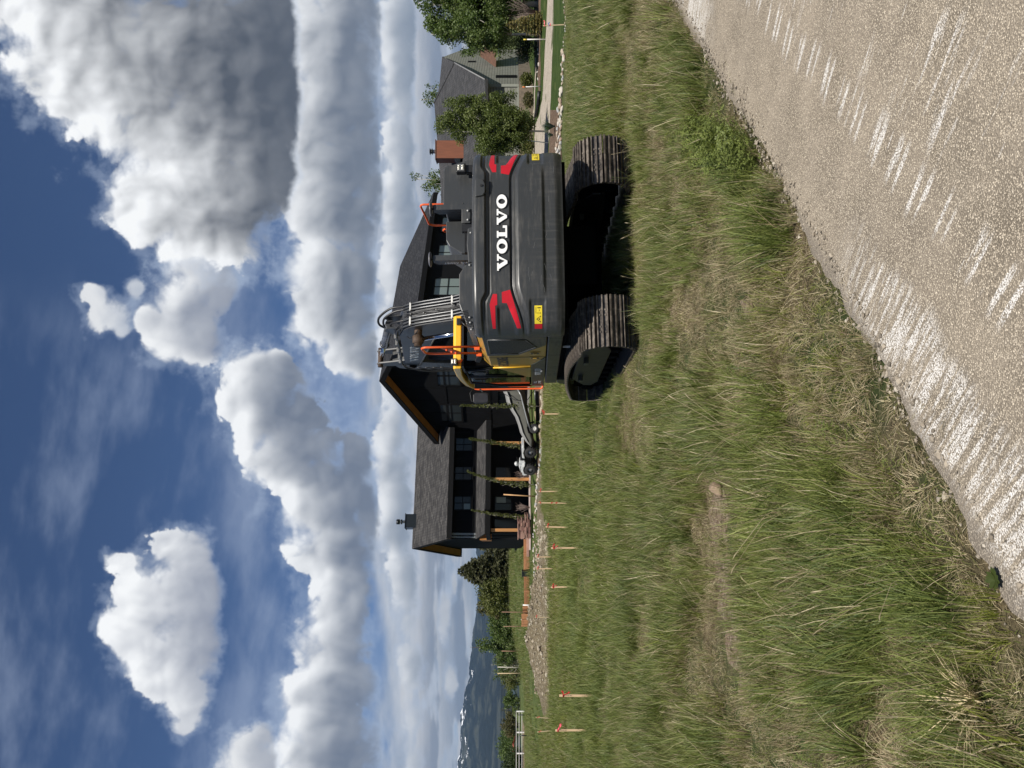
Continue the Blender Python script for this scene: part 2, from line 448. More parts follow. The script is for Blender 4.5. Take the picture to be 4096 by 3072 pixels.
# ------------------------------------------------------------------ ground, road, drive, hills
def ramp(N, L, src, stops):
    cr = N('ShaderNodeValToRGB'); e = cr.color_ramp.elements
    while len(e) < len(stops): e.new(.5)
    for k, (p, c) in enumerate(stops):
        e[k].position = p; e[k].color = (*c, 1)
    L(src, cr.inputs[0]); return cr.outputs[0]
def mixc(N, L, fac, a, b, op='MIX'):
    n = N('ShaderNodeMix'); n.data_type = 'RGBA'; n.blend_type = op
    if isinstance(fac, (int, float)): n.inputs['Factor'].default_value = fac
    else: L(fac, n.inputs['Factor'])
    for i, v in ((6, a), (7, b)):
        if isinstance(v, tuple): n.inputs[i].default_value = (*v, 1)
        else: L(v, n.inputs[i])
    return n.outputs[2]
def noise(N, L, vec, scale, det=5, rough=.6):
    n = N('ShaderNodeTexNoise'); n.inputs['Scale'].default_value = scale; n.inputs['Detail'].default_value = det; n.inputs['Roughness'].default_value = rough
    L(vec, n.inputs['Vector']); return n.outputs['Fac']
def sm_(N, L, src, a, b, lo=0., hi=1.):
    m = N('ShaderNodeMapRange'); m.interpolation_type = 'SMOOTHSTEP'; m.inputs[1].default_value = a; m.inputs[2].default_value = b
    m.inputs[3].default_value = lo; m.inputs[4].default_value = hi; L(src, m.inputs[0]); return m.outputs[0]
def mth(N, L, op, *v):
    n = N('ShaderNodeMath'); n.operation = op
    for i, x in enumerate(v):
        if isinstance(x, (int, float)): n.inputs[i].default_value = x
        else: L(x, n.inputs[i])
    return n.outputs[0]
def bump_(N, L, b, h, st, dist=.01):
    bp = N('ShaderNodeBump'); bp.inputs['Strength'].default_value = st; bp.inputs['Distance'].default_value = dist
    L(h, bp.inputs['Height']); L(bp.outputs[0], b.inputs['Normal'])

def mat_soil():
    m, nt, b = new_mat('soil_and_thatch'); N = nt.nodes.new; L = nt.links.new
    g = N('ShaderNodeNewGeometry').outputs['Position']
    n1 = noise(N, L, g, .45, 6); n2 = noise(N, L, g, 9, 6, .7); n3 = noise(N, L, g, 60, 4, .7)
    straw = ramp(N, L, n2, [(.3, (.075, .055, .035)), (.55, (.17, .135, .08)), (.75, (.25, .20, .125))])
    green = ramp(N, L, n2, [(.3, (.028, .045, .014)), (.7, (.075, .10, .032))])
    c = mixc(N, L, sm_(N, L, n1, .42, .56), straw, green)
    far = N('ShaderNodeSeparateXYZ'); L(g, far.inputs[0])
    c = mixc(N, L, sm_(N, L, far.outputs[1], 18, 30), c, ramp(N, L, noise(N, L, g, 1.3, 6), [(.35, (.055, .085, .022)), (.65, (.115, .135, .045))]))
    c = mixc(N, L, .5, c, ramp(N, L, n3, [(.3, (.35, .35, .35)), (.7, (1, 1, 1))]), 'MULTIPLY')
    L(c, b.inputs['Base Color']); setin(b, rough=.95, spec=.15)
    bump_(N, L, b, mth(N, L, 'ADD', n2, n3), .9, .03)
    return m
def mat_road():
    m, nt, b = new_mat('chip_seal_asphalt'); N = nt.nodes.new; L = nt.links.new
    g = N('ShaderNodeNewGeometry').outputs['Position']
    mp = N('ShaderNodeMapping'); mp.vector_type = 'TEXTURE'; mp.inputs['Location'].default_value = (E0[0], E0[1], 0); mp.inputs['Rotation'].default_value = (0, 0, atan2(ED[1], ED[0]))
    L(g, mp.inputs['Vector']); lo = mp.outputs[0]          # x along the road, y across (into the field +)
    v = N('ShaderNodeTexVoronoi'); v.inputs['Scale'].default_value = 135; L(g, v.inputs['Vector'])
    v.inputs['Randomness'].default_value = 1
    v2 = N('ShaderNodeTexVoronoi'); v2.inputs['Scale'].default_value = 210; L(g, v2.inputs['Vector'])
    sx = N('ShaderNodeSeparateColor'); L(v.outputs['Color'], sx.inputs[0])
    sx2 = N('ShaderNodeSeparateColor'); L(v2.outputs['Color'], sx2.inputs[0])
    stone = ramp(N, L, sx.outputs[0], [(.0, (.14, .118, .090)), (.3, (.30, .255, .195)), (.55, (.43, .37, .285)), (.8, (.56, .485, .375)), (1., (.78, .69, .55))])
    stone2 = ramp(N, L, sx2.outputs[1], [(.0, (.20, .17, .132)), (.5, (.38, .33, .26)), (1., (.62, .545, .43))])
    stone = mixc(N, L, sm_(N, L, sx2.outputs[0], .45, .55), stone, stone2)
    gap = sm_(N, L, v.outputs['Distance'], .34, .62)
    binder = ramp(N, L, noise(N, L, g, 3.1, 6, .65), [(.35, (.17, .145, .113)), (.65, (.28, .24, .19))])
    c = mixc(N, L, gap, stone, binder)
    c = mixc(N, L, .55, c, ramp(N, L, noise(N, L, g, 1.1, 6, .65), [(.3, (.72, .72, .72)), (.7, (1, .99, .97))]), 'MULTIPLY')
    # worn paint: short streaks square to the road
    sp = N('ShaderNodeSeparateXYZ'); L(lo, sp.inputs[0])
    st = N('ShaderNodeMapping'); st.inputs['Scale'].default_value = (34, 3.2, 1); L(lo, st.inputs['Vector'])
    sn = noise(N, L, st.outputs[0], 1.0, 3, .6)
    sn2 = noise(N, L, g, 130, 2, .7)
    patch = noise(N, L, g, 1.15, 3, .55)
    y = sp.outputs[1]
    yw = mth(N, L, 'ADD', y, mth(N, L, 'MULTIPLY', mth(N, L, 'SUBTRACT', noise(N, L, g, 2.0, 3), .5), .22))
    def band(c0, hw, soft):
        d = mth(N, L, 'ABSOLUTE', mth(N, L, 'SUBTRACT', yw, c0)); return sm_(N, L, d, hw+soft, hw)
    near = band(-.20, .11, .13)
    x = sp.outputs[0]
    seg = mth(N, L, 'MAXIMUM', sm_(N, L, mth(N, L, 'ABSOLUTE', mth(N, L, 'SUBTRACT', x, .92)), 1.15, .55), sm_(N, L, x, 5.0, 6.0))
    a1 = mth(N, L, 'MULTIPLY', mth(N, L, 'MULTIPLY', near, seg), sm_(N, L, mth(N, L, 'ADD', sn, mth(N, L, 'MULTIPLY', patch, .6)), .71, .88))
    pw = mth(N, L, 'ADD', mth(N, L, 'MULTIPLY', mth(N, L, 'SINE', mth(N, L, 'MULTIPLY', x, 2*pi/.24)), .13), mth(N, L, 'MULTIPLY', mth(N, L, 'SINE', mth(N, L, 'MULTIPLY', x, 2*pi/.08)), .10))
    rn = noise(N, L, st.outputs[0], .55, 3, .6)
    a2 = mth(N, L, 'MULTIPLY', band(-.74, .04, .10), sm_(N, L, mth(N, L, 'ADD', mth(N, L, 'ADD', pw, rn), mth(N, L, 'MULTIPLY', patch, .3)), .73, .84))
    a3 = mth(N, L, 'MULTIPLY', band(-1.12, .10, .20), sm_(N, L, mth(N, L, 'ADD', rn, mth(N, L, 'MULTIPLY', patch, .6)), .90, 1.02))
    a4 = mth(N, L, 'MULTIPLY', band(-1.75, .2, .3), sm_(N, L, mth(N, L, 'ADD', rn, mth(N, L, 'MULTIPLY', patch, .6)), 1.0, 1.12))
    a = mth(N, L, 'MAXIMUM', mth(N, L, 'MAXIMUM', a1, a2), mth(N, L, 'MAXIMUM', a3, a4))
    a = mth(N, L, 'MULTIPLY', a, sm_(N, L, mth(N, L, 'ADD', sn2, mth(N, L, 'MULTIPLY', gap, -.24)), .20, .44))
    c = mixc(N, L, mth(N, L, 'MULTIPLY', a, .74), c, (.80, .785, .755))
    # a dusty, darker lip at the broken edge
    lip = sm_(N, L, y, -.07, .02)
    c = mixc(N, L, mth(N, L, 'MULTIPLY', lip, .45), c, (.14, .125, .11))
    L(c, b.inputs['Base Color']); setin(b, rough=.97, spec=.08)
    h = mth(N, L, 'ADD', mth(N, L, 'MULTIPLY', v.outputs['Distance'], -1.0), mth(N, L, 'MULTIPLY', sn2, .5))
    bump_(N, L, b, h, .85, .005)
    return m
def mat_rubble(name, cols, scale, bump=.8, dist=.04, rough=.95):
    m, nt, b = new_mat(name); N = nt.nodes.new; L = nt.links.new
    g = N('ShaderNodeNewGeometry').outputs['Position']
    v = N('ShaderNodeTexVoronoi'); v.inputs['Scale'].default_value = scale; L(g, v.inputs['Vector'])
    s = N('ShaderNodeSeparateColor'); L(v.outputs['Color'], s.inputs[0])
    c = ramp(N, L, s.outputs[0], [(i/(len(cols)-1), k) for i, k in enumerate(cols)])
    c = mixc(N, L, .6, c, ramp(N, L, noise(N, L, g, scale*.12, 5), [(.3, (.6, .6, .6)), (.7, (1, 1, 1))]), 'MULTIPLY')
    L(c, b.inputs['Base Color']); setin(b, rough=rough, spec=.2)
    bump_(N, L, b, mth(N, L, 'SUBTRACT', noise(N, L, g, scale*2, 4), v.outputs['Distance']), bump, dist)
    return m

def make_ground():
    # one sheet to the horizon: fine near the camera, coarse far off
    def axis(vals): return np.array(sorted(set(vals)), np.float64)
    ys = axis(list(np.arange(-14, 0, .5))+list(np.arange(0, 14, .16))+list(np.arange(14, 50, .5))+list(np.arange(50, 130, 2))+list(130*1.22**np.arange(0, 24))+list(-14-4*1.5**np.arange(0, 12)))
    xs = axis(list(np.arange(-9, 9, .16))+list(np.arange(9, 40, .6))+list(np.arange(-40, -9, .6))+list(40*1.22**np.arange(0, 28))+list(-40*1.22**np.arange(0, 28)))
    Z = np.array([[ground(x, y) if abs(x) < 200 and y < 400 else (ground(max(-200, min(200, x)), min(y, 400))) for x in xs] for y in ys])
    nx, ny = len(xs), len(ys)
    XX, YY = np.meshgrid(xs, ys); V = np.stack([XX.ravel(), YY.ravel(), Z.ravel()], 1)
    i = np.arange(nx-1)[None, :]+np.arange(ny-1)[:, None]*nx; i = i.ravel()
    Fc = np.stack([i, i+1, i+1+nx, i+nx], 1)
    o = mesh_np('ground', V, Fc, mat_soil(), None, True); o['kind'] = 'structure'
make_ground()
def make_road():
    # broken edge towards the field, 3 cm proud of the soil
    rnd = random.Random(3); edge = []; t = -30.
    while t < 60:
        dt = .06 if -3 < t < 9 else 1.0
        j = (.016*sin(t*9)+.03*sin(t*3.1+1)+.012*rnd.uniform(-1, 1)+.035*sin(t*1.3)+.01*sin(t*23))
        edge.append((t, j)); t += dt
    W = 7.2
    top = [(E0[0]+ED[0]*t+EN[0]*j, E0[1]+ED[1]*t+EN[1]*j) for t, j in edge]
    n = len(top); vs = []; fs = []
    lv = [(0., .0), (0., -.045)]                 # lip then foot
    rows = []
    rows.append([(p[0]+EN[0]*.025, p[1]+EN[1]*.025, -.05) for p in top])
    rows.append([(p[0], p[1], -.004) for p in top])
    for s in (.05, .4, 1.2, 2.4, 3.6, 4.8, 6.0, W):
        rows.append([(E0[0]+ED[0]*t-EN[0]*s, E0[1]+ED[1]*t-EN[1]*s, .0+.02*min(s, W-s)) for t, j in edge])
    for r in rows: vs += r
    for k in range(len(rows)-1):
        for i in range(n-1): fs.append((k*n+i, k*n+i+1, (k+1)*n+i+1, (k+1)*n+i))
    mb = MB(); mb.add(vs, fs, False); o = mb.build('road', mat_road()); o['kind'] = 'structure'
make_road()
def dirt_strips():
    m = mat_rubble('bare_dirt', [(.13, .09, .062), (.22, .16, .11), (.28, .21, .15), (.20, .145, .10), (.38, .31, .235)], 34)
    pts = [(2895, 1950), (2925, 2050), (2905, 2130), (2925, 2240), (2965, 2320), (2950, 2400), (2985, 2480), (2965, 2560), (3010, 2640), (3025, 2740), (2990, 2830), (2955, 2780), (2960, 2690), (2915, 2650), (2900, 2560), (2915, 2500), (2870, 2440), (2880, 2360), (2855, 2300), (2862, 2240), (2835, 2200), (2850, 2120), (2835, 2060), (2860, 1960)]
    P = [gp(a, b) for a, b in pts]; sheet('dirt_track', [(p.x, p.y) for p in P], .006, m, .25)
    pts = [(2960, 1200), (2985, 1260), (3020, 1255), (3010, 1195)]
    P = [gp(a, b) for a, b in pts]; sheet('dirt_patch', [(p.x, p.y) for p in P], .006, m, .25)
    return m
M_DIRT = dirt_strips()
def drive():
    m = mat_rubble('gravel_drive', [(.27, .235, .19), (.37, .325, .265), (.45, .40, .33), (.31, .275, .23)], 14, .5, .02)
    # (far edge then near edge) in photo pixels
    pts = [(2190, -500), (2192, -120), (2191, 0), (2187, 100), (2180, 200), (2176, 300), (2170, 400), (2160, 450), (2142, 500), (2134, 600), (2134, 820), (2136, 1400), (2175, 1400), (2195, 820), (2193, 600), (2200, 520), (2202, 430), (2206, 330), (2211, 200), (2214, 100), (2215, 0), (2217, -120), (2222, -500)]
    P = [gp(a, b) for a, b in pts]; sheet('driveway', [(p.x, p.y) for p in P], .012, m, 1.0)
    pts = [(2146, 230), (2145, 300), (2140, 450), (2136, 520), (2128, 520), (2135, 420), (2141, 300), (2142, 230)]
    P = [gp(a, b) for a, b in pts]; sheet('turning_path', [(p.x, p.y) for p in P], .016, m, 1.0)
    mm = mat_rubble('bark_mulch', [(.07, .045, .03), (.14, .095, .065), (.22, .16, .115), (.11, .07, .048)], 22)
    pts = [(2203, 440), (2200, 560), (2196, 640), (2250, 640), (2245, 520), (2232, 440)]
    P = [gp(a, b) for a, b in pts]; sheet('mulch_bed', [(p.x, p.y) for p in P], .02, mm, 1.0)
    pts = [(2145, -120), (2145, 60), (2152, 200), (2150, 300), (2156, 370), (2163, 370), (2162, 200), (2164, 60), (2163, -120)]
    P = [gp(a, b) for a, b in pts]; sheet('mulch_strip', [(p.x, p.y) for p in P], .02, mm, 1.0)
    # planting strip before the dark house
    pts = [(2140, 1545), (2150, 1700), (2146, 1850), (2140, 1900), (2157, 1900), (2166, 1800), (2170, 1700), (2170, 1545), (2172, 1400), (2150, 1400)]
    P = [gp(a, b) for a, b in pts]; sheet('house_mulch_bed', [(p.x, p.y) for p in P], .02, mm, 1.0)
    mp = M('patio_stone', (.36, .29, .26), .85, var=.2, scale=3, bump=.3, bscale=30)
    pts = [(2112, 1850), (2112, 2200), (2126, 2200), (2126, 2060), (2126, 1850)]
    P = [gp(a, b) for a, b in pts]; sheet('patio', [(p.x, p.y) for p in P], .05, mp, 1.0)
    # far path on the left
    mg = mat_rubble('grey_path_gravel', [(.28, .27, .26), (.36, .35, .33), (.42, .40, .38)], 10, .4, .02)
    pts = [(2113, 2960), (2113, 3400), (2121, 3400), (2121, 2965)]
    P = [gp(a, b) for a, b in pts]; sheet('path', [(p.x, p.y) for p in P], .02, mg, 2.0)
    pts = [(2090, 2880), (2089, 3400), (2112, 3400), (2112, 2950), (2104, 2920)]
    P = [gp(a, b) for a, b in pts]; sheet('gravel_verge', [(p.x, p.y) for p in P], .014, M_DIRT, 2.0)
drive()
def mound_h(x, y):
    gx = (x+12.4)/3.0; gy = (y-35)/2.4
    h = .86*math.exp(-(abs(gx)**2.2+gy*gy)*1.1)+.22*math.exp(-((x+9.0)/2.4)**2-((y-34.5)/1.5)**2)
    h *= 1+.16*hn(x*1.5, y*1.5, 2)
    return h+.04*hn(x*4, y*4, 1)*min(1, h*6)
def dirt_mound():
    # spoil heap beside the planks, and the bare strip running from it towards the house
    m = mat_rubble('spoil_soil', [(.13, .105, .065), (.21, .17, .108), (.26, .215, .138), (.17, .14, .088), (.23, .19, .122), (.40, .36, .27)], 17, 1.0, .07)
    nx, ny = 90, 40; V = []
    for j in range(ny):
        for i in range(nx):
            x = -20+i*14.5/(nx-1); y = 31+j*7.5/(ny-1)
            h = mound_h(x, y)
            V.append((x, y, ground(x, y)+h-.10))
    i = (np.arange(nx-1)[None, :]+np.arange(ny-1)[:, None]*nx).ravel()
    o = mesh_np('dirt_mound', np.array(V), np.stack([i, i+1, i+1+nx, i+nx], 1), m, None, True); o['kind'] = 'structure'
    pts = [(2146, 1880), (2150, 2080), (2160, 2180), (2165, 2300), (2160, 2420), (2165, 2560), (2200, 2640), (2198, 2480), (2200, 2350), (2190, 2200), (2178, 2090), (2166, 1880)]
    P = [gp(a, b) for a, b in pts]; sheet('bare_strip', [(p.x, p.y) for p in P], .02, m, 1.0)
dirt_mound()
def mountains():
    m, nt, b = new_mat('forested_mountain'); N = nt.nodes.new; L = nt.links.new
    g = N('ShaderNodeNewGeometry'); pos = g.outputs['Position']
    sp = N('ShaderNodeSeparateXYZ'); L(pos, sp.inputs[0])
    n1 = noise(N, L, pos, .004, 8, .65); n2 = noise(N, L, pos, .03, 6, .7)
    forest = ramp(N, L, n2, [(.35, (.004, .007, .008)), (.65, (.013, .019, .017))])
    scrub = ramp(N, L, n2, [(.3, (.024, .030, .026)), (.7, (.048, .052, .040))])
    c = mixc(N, L, sm_(N, L, n1, .50, .60), forest, scrub)
    hz = mth(N, L, 'ADD', mth(N, L, 'MULTIPLY', sp.outputs[2], .0016), mth(N, L, 'MULTIPLY', noise(N, L, pos, .011, 8, .7), 1.6))
    snow = sm_(N, L, hz, 1.50, 1.55)
    c = mixc(N, L, snow, c, (.80, .82, .85))
    L(c, b.inputs['Base Color']); setin(b, rough=.95, spec=.1)
    prof = [(-45, 250), (-36, 232), (-30, 222), (-27, 212), (-25, 203), (-23.5, 194), (-22.5, 176), (-21, 168), (-20, 157), (-18, 152), (-16, 147), (-14, 143), (-12.5, 148), (-11, 146), (-9.5, 142), (-7, 150), (0, 150), (10, 160), (20, 150), (30, 155), (45, 140)]
    def pr(a):
        for (a0, v0), (a1, v1) in zip(prof, prof[1:]):
            if a <= a1: return v0+(v1-v0)*(a-a0)/(a1-a0)
        return prof[-1][1]
    na, nr = 1100, 80
    az = np.linspace(-45, 45, na); rr = np.linspace(3800, 7600, nr)
    A, Rr = np.meshgrid(az, rr)
    X = Rr*np.sin(np.radians(A)); Y = Rr*np.cos(np.radians(A))
    t = (Rr-3800)/(6300-3800)
    top = np.array([pr(a)/F*6300*np.cos(np.radians(a)) for a in az])[None, :]
    shape = np.where(t < 1, .12+.88*np.clip(t, 0, 1)**1.15, 1-(t-1)*1.6)
    nz = 1-np.abs(fbm(X/620., Y/620., 600, 6, .5))*2.0
    nz2 = fbm(X/260., Y/260., 640, 5, .55)
    Z = top*shape*(.86+.18*nz*np.clip(t*(1.3-t)*3, 0, 1)+.05*nz2)
    Z = np.where(t < .02, -20, Z)
    V = np.stack([X.ravel(), Y.ravel(), Z.ravel()+1.7], 1)
    i = (np.arange(na-1)[None, :]+np.arange(nr-1)[:, None]*na).ravel()
    o = mesh_np('mountains', V, np.stack([i, i+1, i+1+na, i+na], 1), m, None, False); o['kind'] = 'structure'
    # darker wooded foothill in front, on the left
    na, nr = 500, 40
    az = np.linspace(-40, -8, na); rr = np.linspace(1700, 3300, nr); A, Rr = np.meshgrid(az, rr)
    X = Rr*np.sin(np.radians(A)); Y = Rr*np.cos(np.radians(A)); t = (Rr-1700)/1000
    pf = np.interp(az, [-40, -30, -27, -24, -22, -20, -17, -8], [44, 46, 50, 60, 50, 22, 8, 4])[None, :]/F*2700*np.cos(np.radians(az))[None, :]
    Z = pf*np.where(t < 1, .1+.9*np.clip(t, 0, 1), 1-(t-1)*.9)*(.9+.25*fbm(X/300., Y/300., 660, 5, .55))
    V = np.stack([X.ravel(), Y.ravel(), Z.ravel()+.5], 1)
    i = (np.arange(na-1)[None, :]+np.arange(nr-1)[:, None]*na).ravel()
    o = mesh_np('foothills', V, np.stack([i, i+1, i+1+na, i+na], 1), m, None, False); o['kind'] = 'structure'
mountains()

# ------------------------------------------------------------------ excavator (its own frame: x right, y forward, z up)
def mat_dusty(name, col, rough):
    m, nt, b = new_mat(name); N = nt.nodes.new; L = nt.links.new
    o = N('ShaderNodeTexCoord').outputs['Object']
    mp = N('ShaderNodeMapping'); mp.inputs['Scale'].default_value = (1.0, 1.0, 9.0); L(o, mp.inputs['Vector'])
    mp2 = N('ShaderNodeMapping'); mp2.inputs['Scale'].default_value = (14.0, 3.0, .8); L(o, mp2.inputs['Vector'])
    big = noise(N, L, o, 1.7, 6, .65); wipe = noise(N, L, mp.outputs[0], 3.0, 6, .7); run = noise(N, L, mp2.outputs[0], 2.2, 5, .6); fine = noise(N, L, o, 70, 4, .7)
    z = N('ShaderNodeSeparateXYZ'); L(o, z.inputs[0])
    low = sm_(N, L, z.outputs[2], 1.75, 1.05)
    d = mth(N, L, 'MULTIPLY', sm_(N, L, mth(N, L, 'ADD', mth(N, L, 'MULTIPLY', wipe, .6), mth(N, L, 'MULTIPLY', big, .6)), .56, .80), .22)
    d = mth(N, L, 'ADD', d, mth(N, L, 'MULTIPLY', mth(N, L, 'MULTIPLY', sm_(N, L, run, .50, .75), low), .22))
    d = mth(N, L, 'ADD', d, mth(N, L, 'MULTIPLY', sm_(N, L, fine, .62, .75), .06))
    c = mixc(N, L, d, col, (.19, .175, .155))
    L(c, b.inputs['Base Color']); setin(b, rough=rough, spec=.5)
    rr = N('ShaderNodeMapRange'); rr.inputs[3].default_value = rough-.06; rr.inputs[4].default_value = .85; L(mth(N, L, 'MULTIPLY', d, 2.4), rr.inputs[0]); L(rr.outputs[0], b.inputs['Roughness'])
    bump_(N, L, b, noise(N, L, o, 240, 3, .6), .05, .01)
    MATS[name] = m; return m
CW = mat_dusty('counterweight_paint', (.037, .039, .040), .40)
CHAR = mat_dusty('charcoal_paint', (.044, .046, .047), .42)
DKG = mat_dusty('olive_grey_paint', (.034, .039, .031), .46)
YEL = M('shaded_yellow_paint', (.42, .245, .028), .38, var=.06, scale=2, coat=.2)  # same yellow as the roof, darkened to hold the shade of the side
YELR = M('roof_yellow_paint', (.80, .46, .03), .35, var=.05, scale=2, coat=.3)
BLK = M('black_plastic', (.012, .012, .013), .5, var=.2, scale=8)
BLKM = M('dull_black_metal', (.003, .003, .003), .9, var=.25, scale=6, spec=.06)
RUB = M('hose_rubber', (.022, .022, .023), .42, var=.2, scale=10)
CHR = M('chromed_rod', (.75, .76, .78), .12, 1., var=.03)
STL = M('zinc_fitting', (.30, .30, .29), .45, .6, var=.1, scale=20)
ORG = M('orange_rail_paint', (.78, .115, .025), .42, var=.06, scale=6)
RED = M('red_reflective_tape', (.50, .010, .020), .35, var=.04, scale=10)
WHT = M('white_lettering', (.86, .86, .85), .35, var=.02)
GRYL = M('grey_lettering', (.60, .61, .61), .4, var=.03)
LBL = M('yellow_label', (.85, .66, .04), .4, var=.02)
INK = M('black_ink', (.01, .01, .01), .5, var=.05)
PIN = M('rusty_boss', (.075, .05, .035), .7, .3, var=.35, scale=14, bump=.3)
def mat_track():
    m, nt, b = new_mat('worn_track_steel'); N = nt.nodes.new; L = nt.links.new
    o = N('ShaderNodeTexCoord').outputs['Object']
    n = noise(N, L, o, 9, 6, .7); n2 = noise(N, L, o, 40, 4, .7)
    c = ramp(N, L, n, [(.35, (.035, .030, .026)), (.52, (.105, .087, .071)), (.74, (.27, .23, .19))])
    c = mixc(N, L, .5, c, ramp(N, L, n2, [(.3, (.5, .5, .5)), (.7, (1, 1, 1))]), 'MULTIPLY')
    L(c, b.inputs['Base Color']); setin(b, rough=.55, metal=.35, spec=.5)
    bump_(N, L, b, n2, .3, .01); return m
TRK = mat_track()
def mat_glass():
    m, nt, b = new_mat('tinted_cab_glass')
    setin(b, rough=.03, spec=.8); b.inputs['Base Color'].default_value = (.012, .016, .014, 1)
    b.inputs['Alpha'].default_value = .80
    return m
GLS = mat_glass()

def each(name, mat, parent, mbs, **k):
    return [m.build(name, mat, parent, **k) for m in mbs]
def exc_build():
    root = empty('excavator', (1.69, 13.35, -.22), 'large dark grey and yellow tracked excavator parked in the grass with its boom raised', 'excavator')
    root.rotation_mode = 'YXZ'; root.rotation_euler = (radians(-1.8), radians(-.6), radians(11))
    B = lambda mb, name, mat, **k: mb.build(name, mat, root, **k)
    XL, XR = -1.43, 1.47; XC = (XL+XR)/2; XH = (XR-XL)/2
    # ---- counterweight
    def disp(x, z):
        ax = abs(x-XC)
        d = 0.
        z1 = 2.185+.065*sst(.92, 1.08, ax)
        z2 = 1.82-.17*sst(.80, 1.45, ax)
        def groove(zc, w, dep, soft):
            return dep*(1-sst(w, w+soft, abs(z-zc)))
        band = sst(z2-.01, z2+.05, z)*(1-sst(z1-.06, z1, z))
        d += .035*band                                     # the lettered band lies back
        d += groove(z1, .020, .050, .028)+groove(z2, .016, .055, .030)
        # pocket between the red bars at both ends
        pk = sst(1.10, 1.17, ax)*sst(z2+.10+.0*ax, z2+.17, z)*(1-sst(2.02, 2.07, z))
        d += .035*pk
        # big lower belly swells out, tapered at the ends
        bel = (1-sst(z2-.10, z2-.02, z))
        d -= .045*bel*(1-.6*sst(1.05, 1.40, ax))
        d += .030*(1-sst(1.33, 1.39, z))*(1-sst(.85, 1.05, ax))
        d += .05*(1-sst(1.06, 1.20, z))
        # label pockets
        lp = sst(1.03, 1.10, ax)*sst(1.34, 1.38, z)*(1-sst(1.55, 1.60, z)); d += .03*lp
        d += .10*(1-sqrt(max(0, 1-((z-2.34)/.08)**2))) if z > 2.34 else 0
        return d
    def surf(x, z, off=0.):
        ax = min(.9999, abs(x-XC)/XH)
        bulge = (1-ax**3.1)**(1/3.1)
        return -2.32-(.76)*bulge+disp(x, z)*(.25+.75*bulge)-off
    nx, nz = 230, 190; V = []
    zs = [1.07+(2.42-1.07)*j/(nz-1) for j in range(nz)]
    for j, z in enumerate(zs):
        for i in range(nx):
            th = -pi/2+pi*i/(nx-1); u = sin(th)
            u = math.copysign(abs(u)**.85, u)
            rr = 1.0
            if z > 2.34: rr = 1-.05*(1-sqrt(max(0, 1-((z-2.34)/.08)**2)))
            if z < 1.12: rr = 1-.012*(1.12-z)/.05
            x = XC+XH*u*rr
            V.append((x, surf(XC+XH*u, z), z))
    i = (np.arange(nx-1)[None, :]+np.arange(nz-1)[:, None]*nx).ravel()
    Fc = np.stack([i, i+1, i+1+nx, i+nx], 1)
    cw = mesh_np('counterweight', np.array(V), Fc, CW, root, True)
    bm = bmesh.new(); bm.from_mesh(cw.data); bm.verts.ensure_lookup_table()
    bm.faces.new([bm.verts[(nz-1)*nx+k] for k in range(nx)]); bm.faces.new([bm.verts[k] for k in range(nx)][::-1])
    bmesh.ops.recalc_face_normals(bm, faces=bm.faces); bm.to_mesh(cw.data); bm.free()
    def drape(poly, off, name, mat, step=.03, fn=None, parent=root):
        bm = bmesh.new(); bm.faces.new([bm.verts.new((p[0], 0, p[1])) for p in poly])
        for ax in (0, 2):
            vals = [p[0 if ax == 0 else 1] for p in poly]; v = math.floor(min(vals)/step)*step+step
            while v < max(vals):
                co = [0, 0, 0]; co[ax] = v; no = [0, 0, 0]; no[ax] = 1
                bmesh.ops.bisect_plane(bm, geom=bm.verts[:]+bm.edges[:]+bm.faces[:], plane_co=co, plane_no=no); v += step
        for v in bm.verts: v.co.y = (fn or surf)(v.co.x, v.co.z, off)
        bmesh.ops.recalc_face_normals(bm, faces=bm.faces)
        me = bpy.data.meshes.new(name); bm.to_mesh(me); bm.free(); me.materials.append(mat)
        for p in me.polygons: p.use_smooth = True
        o = bpy.data.objects.new(name, me); C.objects.link(o); o.parent = parent; return o
    rails = {}
    for sgn in (-1, 1):
        def X(v): return XC+sgn*v
        e = 1.395
        up = [(X(.955), 2.115), (X(.955), 2.055), (X(1.105), 2.055), (X(1.115), 2.085), (X(e), 2.09), (X(e), 2.135), (X(1.10), 2.165), (X(1.03), 2.145)]
        lo = [(X(.93), 1.985), (X(1.08), 1.985), (X(1.085), 1.915), (X(e), 1.775), (X(e), 1.715), (X(.90), 1.865)]
        for q in (up, lo):
            o = drape(q if sgn > 0 else q[::-1], .004, 'reflective_strip', RED); o.parent = cw
    # ---- lettering on the counterweight: slab capitals built as outlines
    def ring(cx, cz, rx, rz, ix, iz, n=36):
        out = [(cx+rx*cos(2*pi*k/n), cz+rz*sin(2*pi*k/n)) for k in range(n)]
        inn = [(cx+ix*cos(2*pi*k/n), cz+iz*sin(2*pi*k/n)) for k in range(n)]
        return [[out[k], out[(k+1) % n], inn[(k+1) % n], inn[k]] for k in range(n)]
    def glyph(ch, x0, w, h, z0=0.):
        """convex pieces of a heavy slab serif capital"""
        sf = h*.17; q = []
        def R(a, b, c, d): q.append([(x0+a*w, z0+c*h), (x0+b*w, z0+c*h), (x0+b*w, z0+d*h), (x0+a*w, z0+d*h)])
        if ch == 'V':
            R(-.04, .46, .83, 1.0); R(.60, 1.04, .83, 1.0)
            q.append([(x0+.06*w, z0+.835*h), (x0+.36*w, z0+.835*h), (x0+.60*w, z0+.22*h), (x0+.60*w, z0), (x0+.42*w, z0)])
            q.append([(x0+.60*w, z0+.0*h), (x0+.60*w, z0+.22*h), (x0+.76*w, z0+.835*h), (x0+.92*w, z0+.835*h)])
        if ch == 'O':
            q += ring(x0+.5*w, z0+.5*h, .52*w, .52*h, .20*w, .34*h)
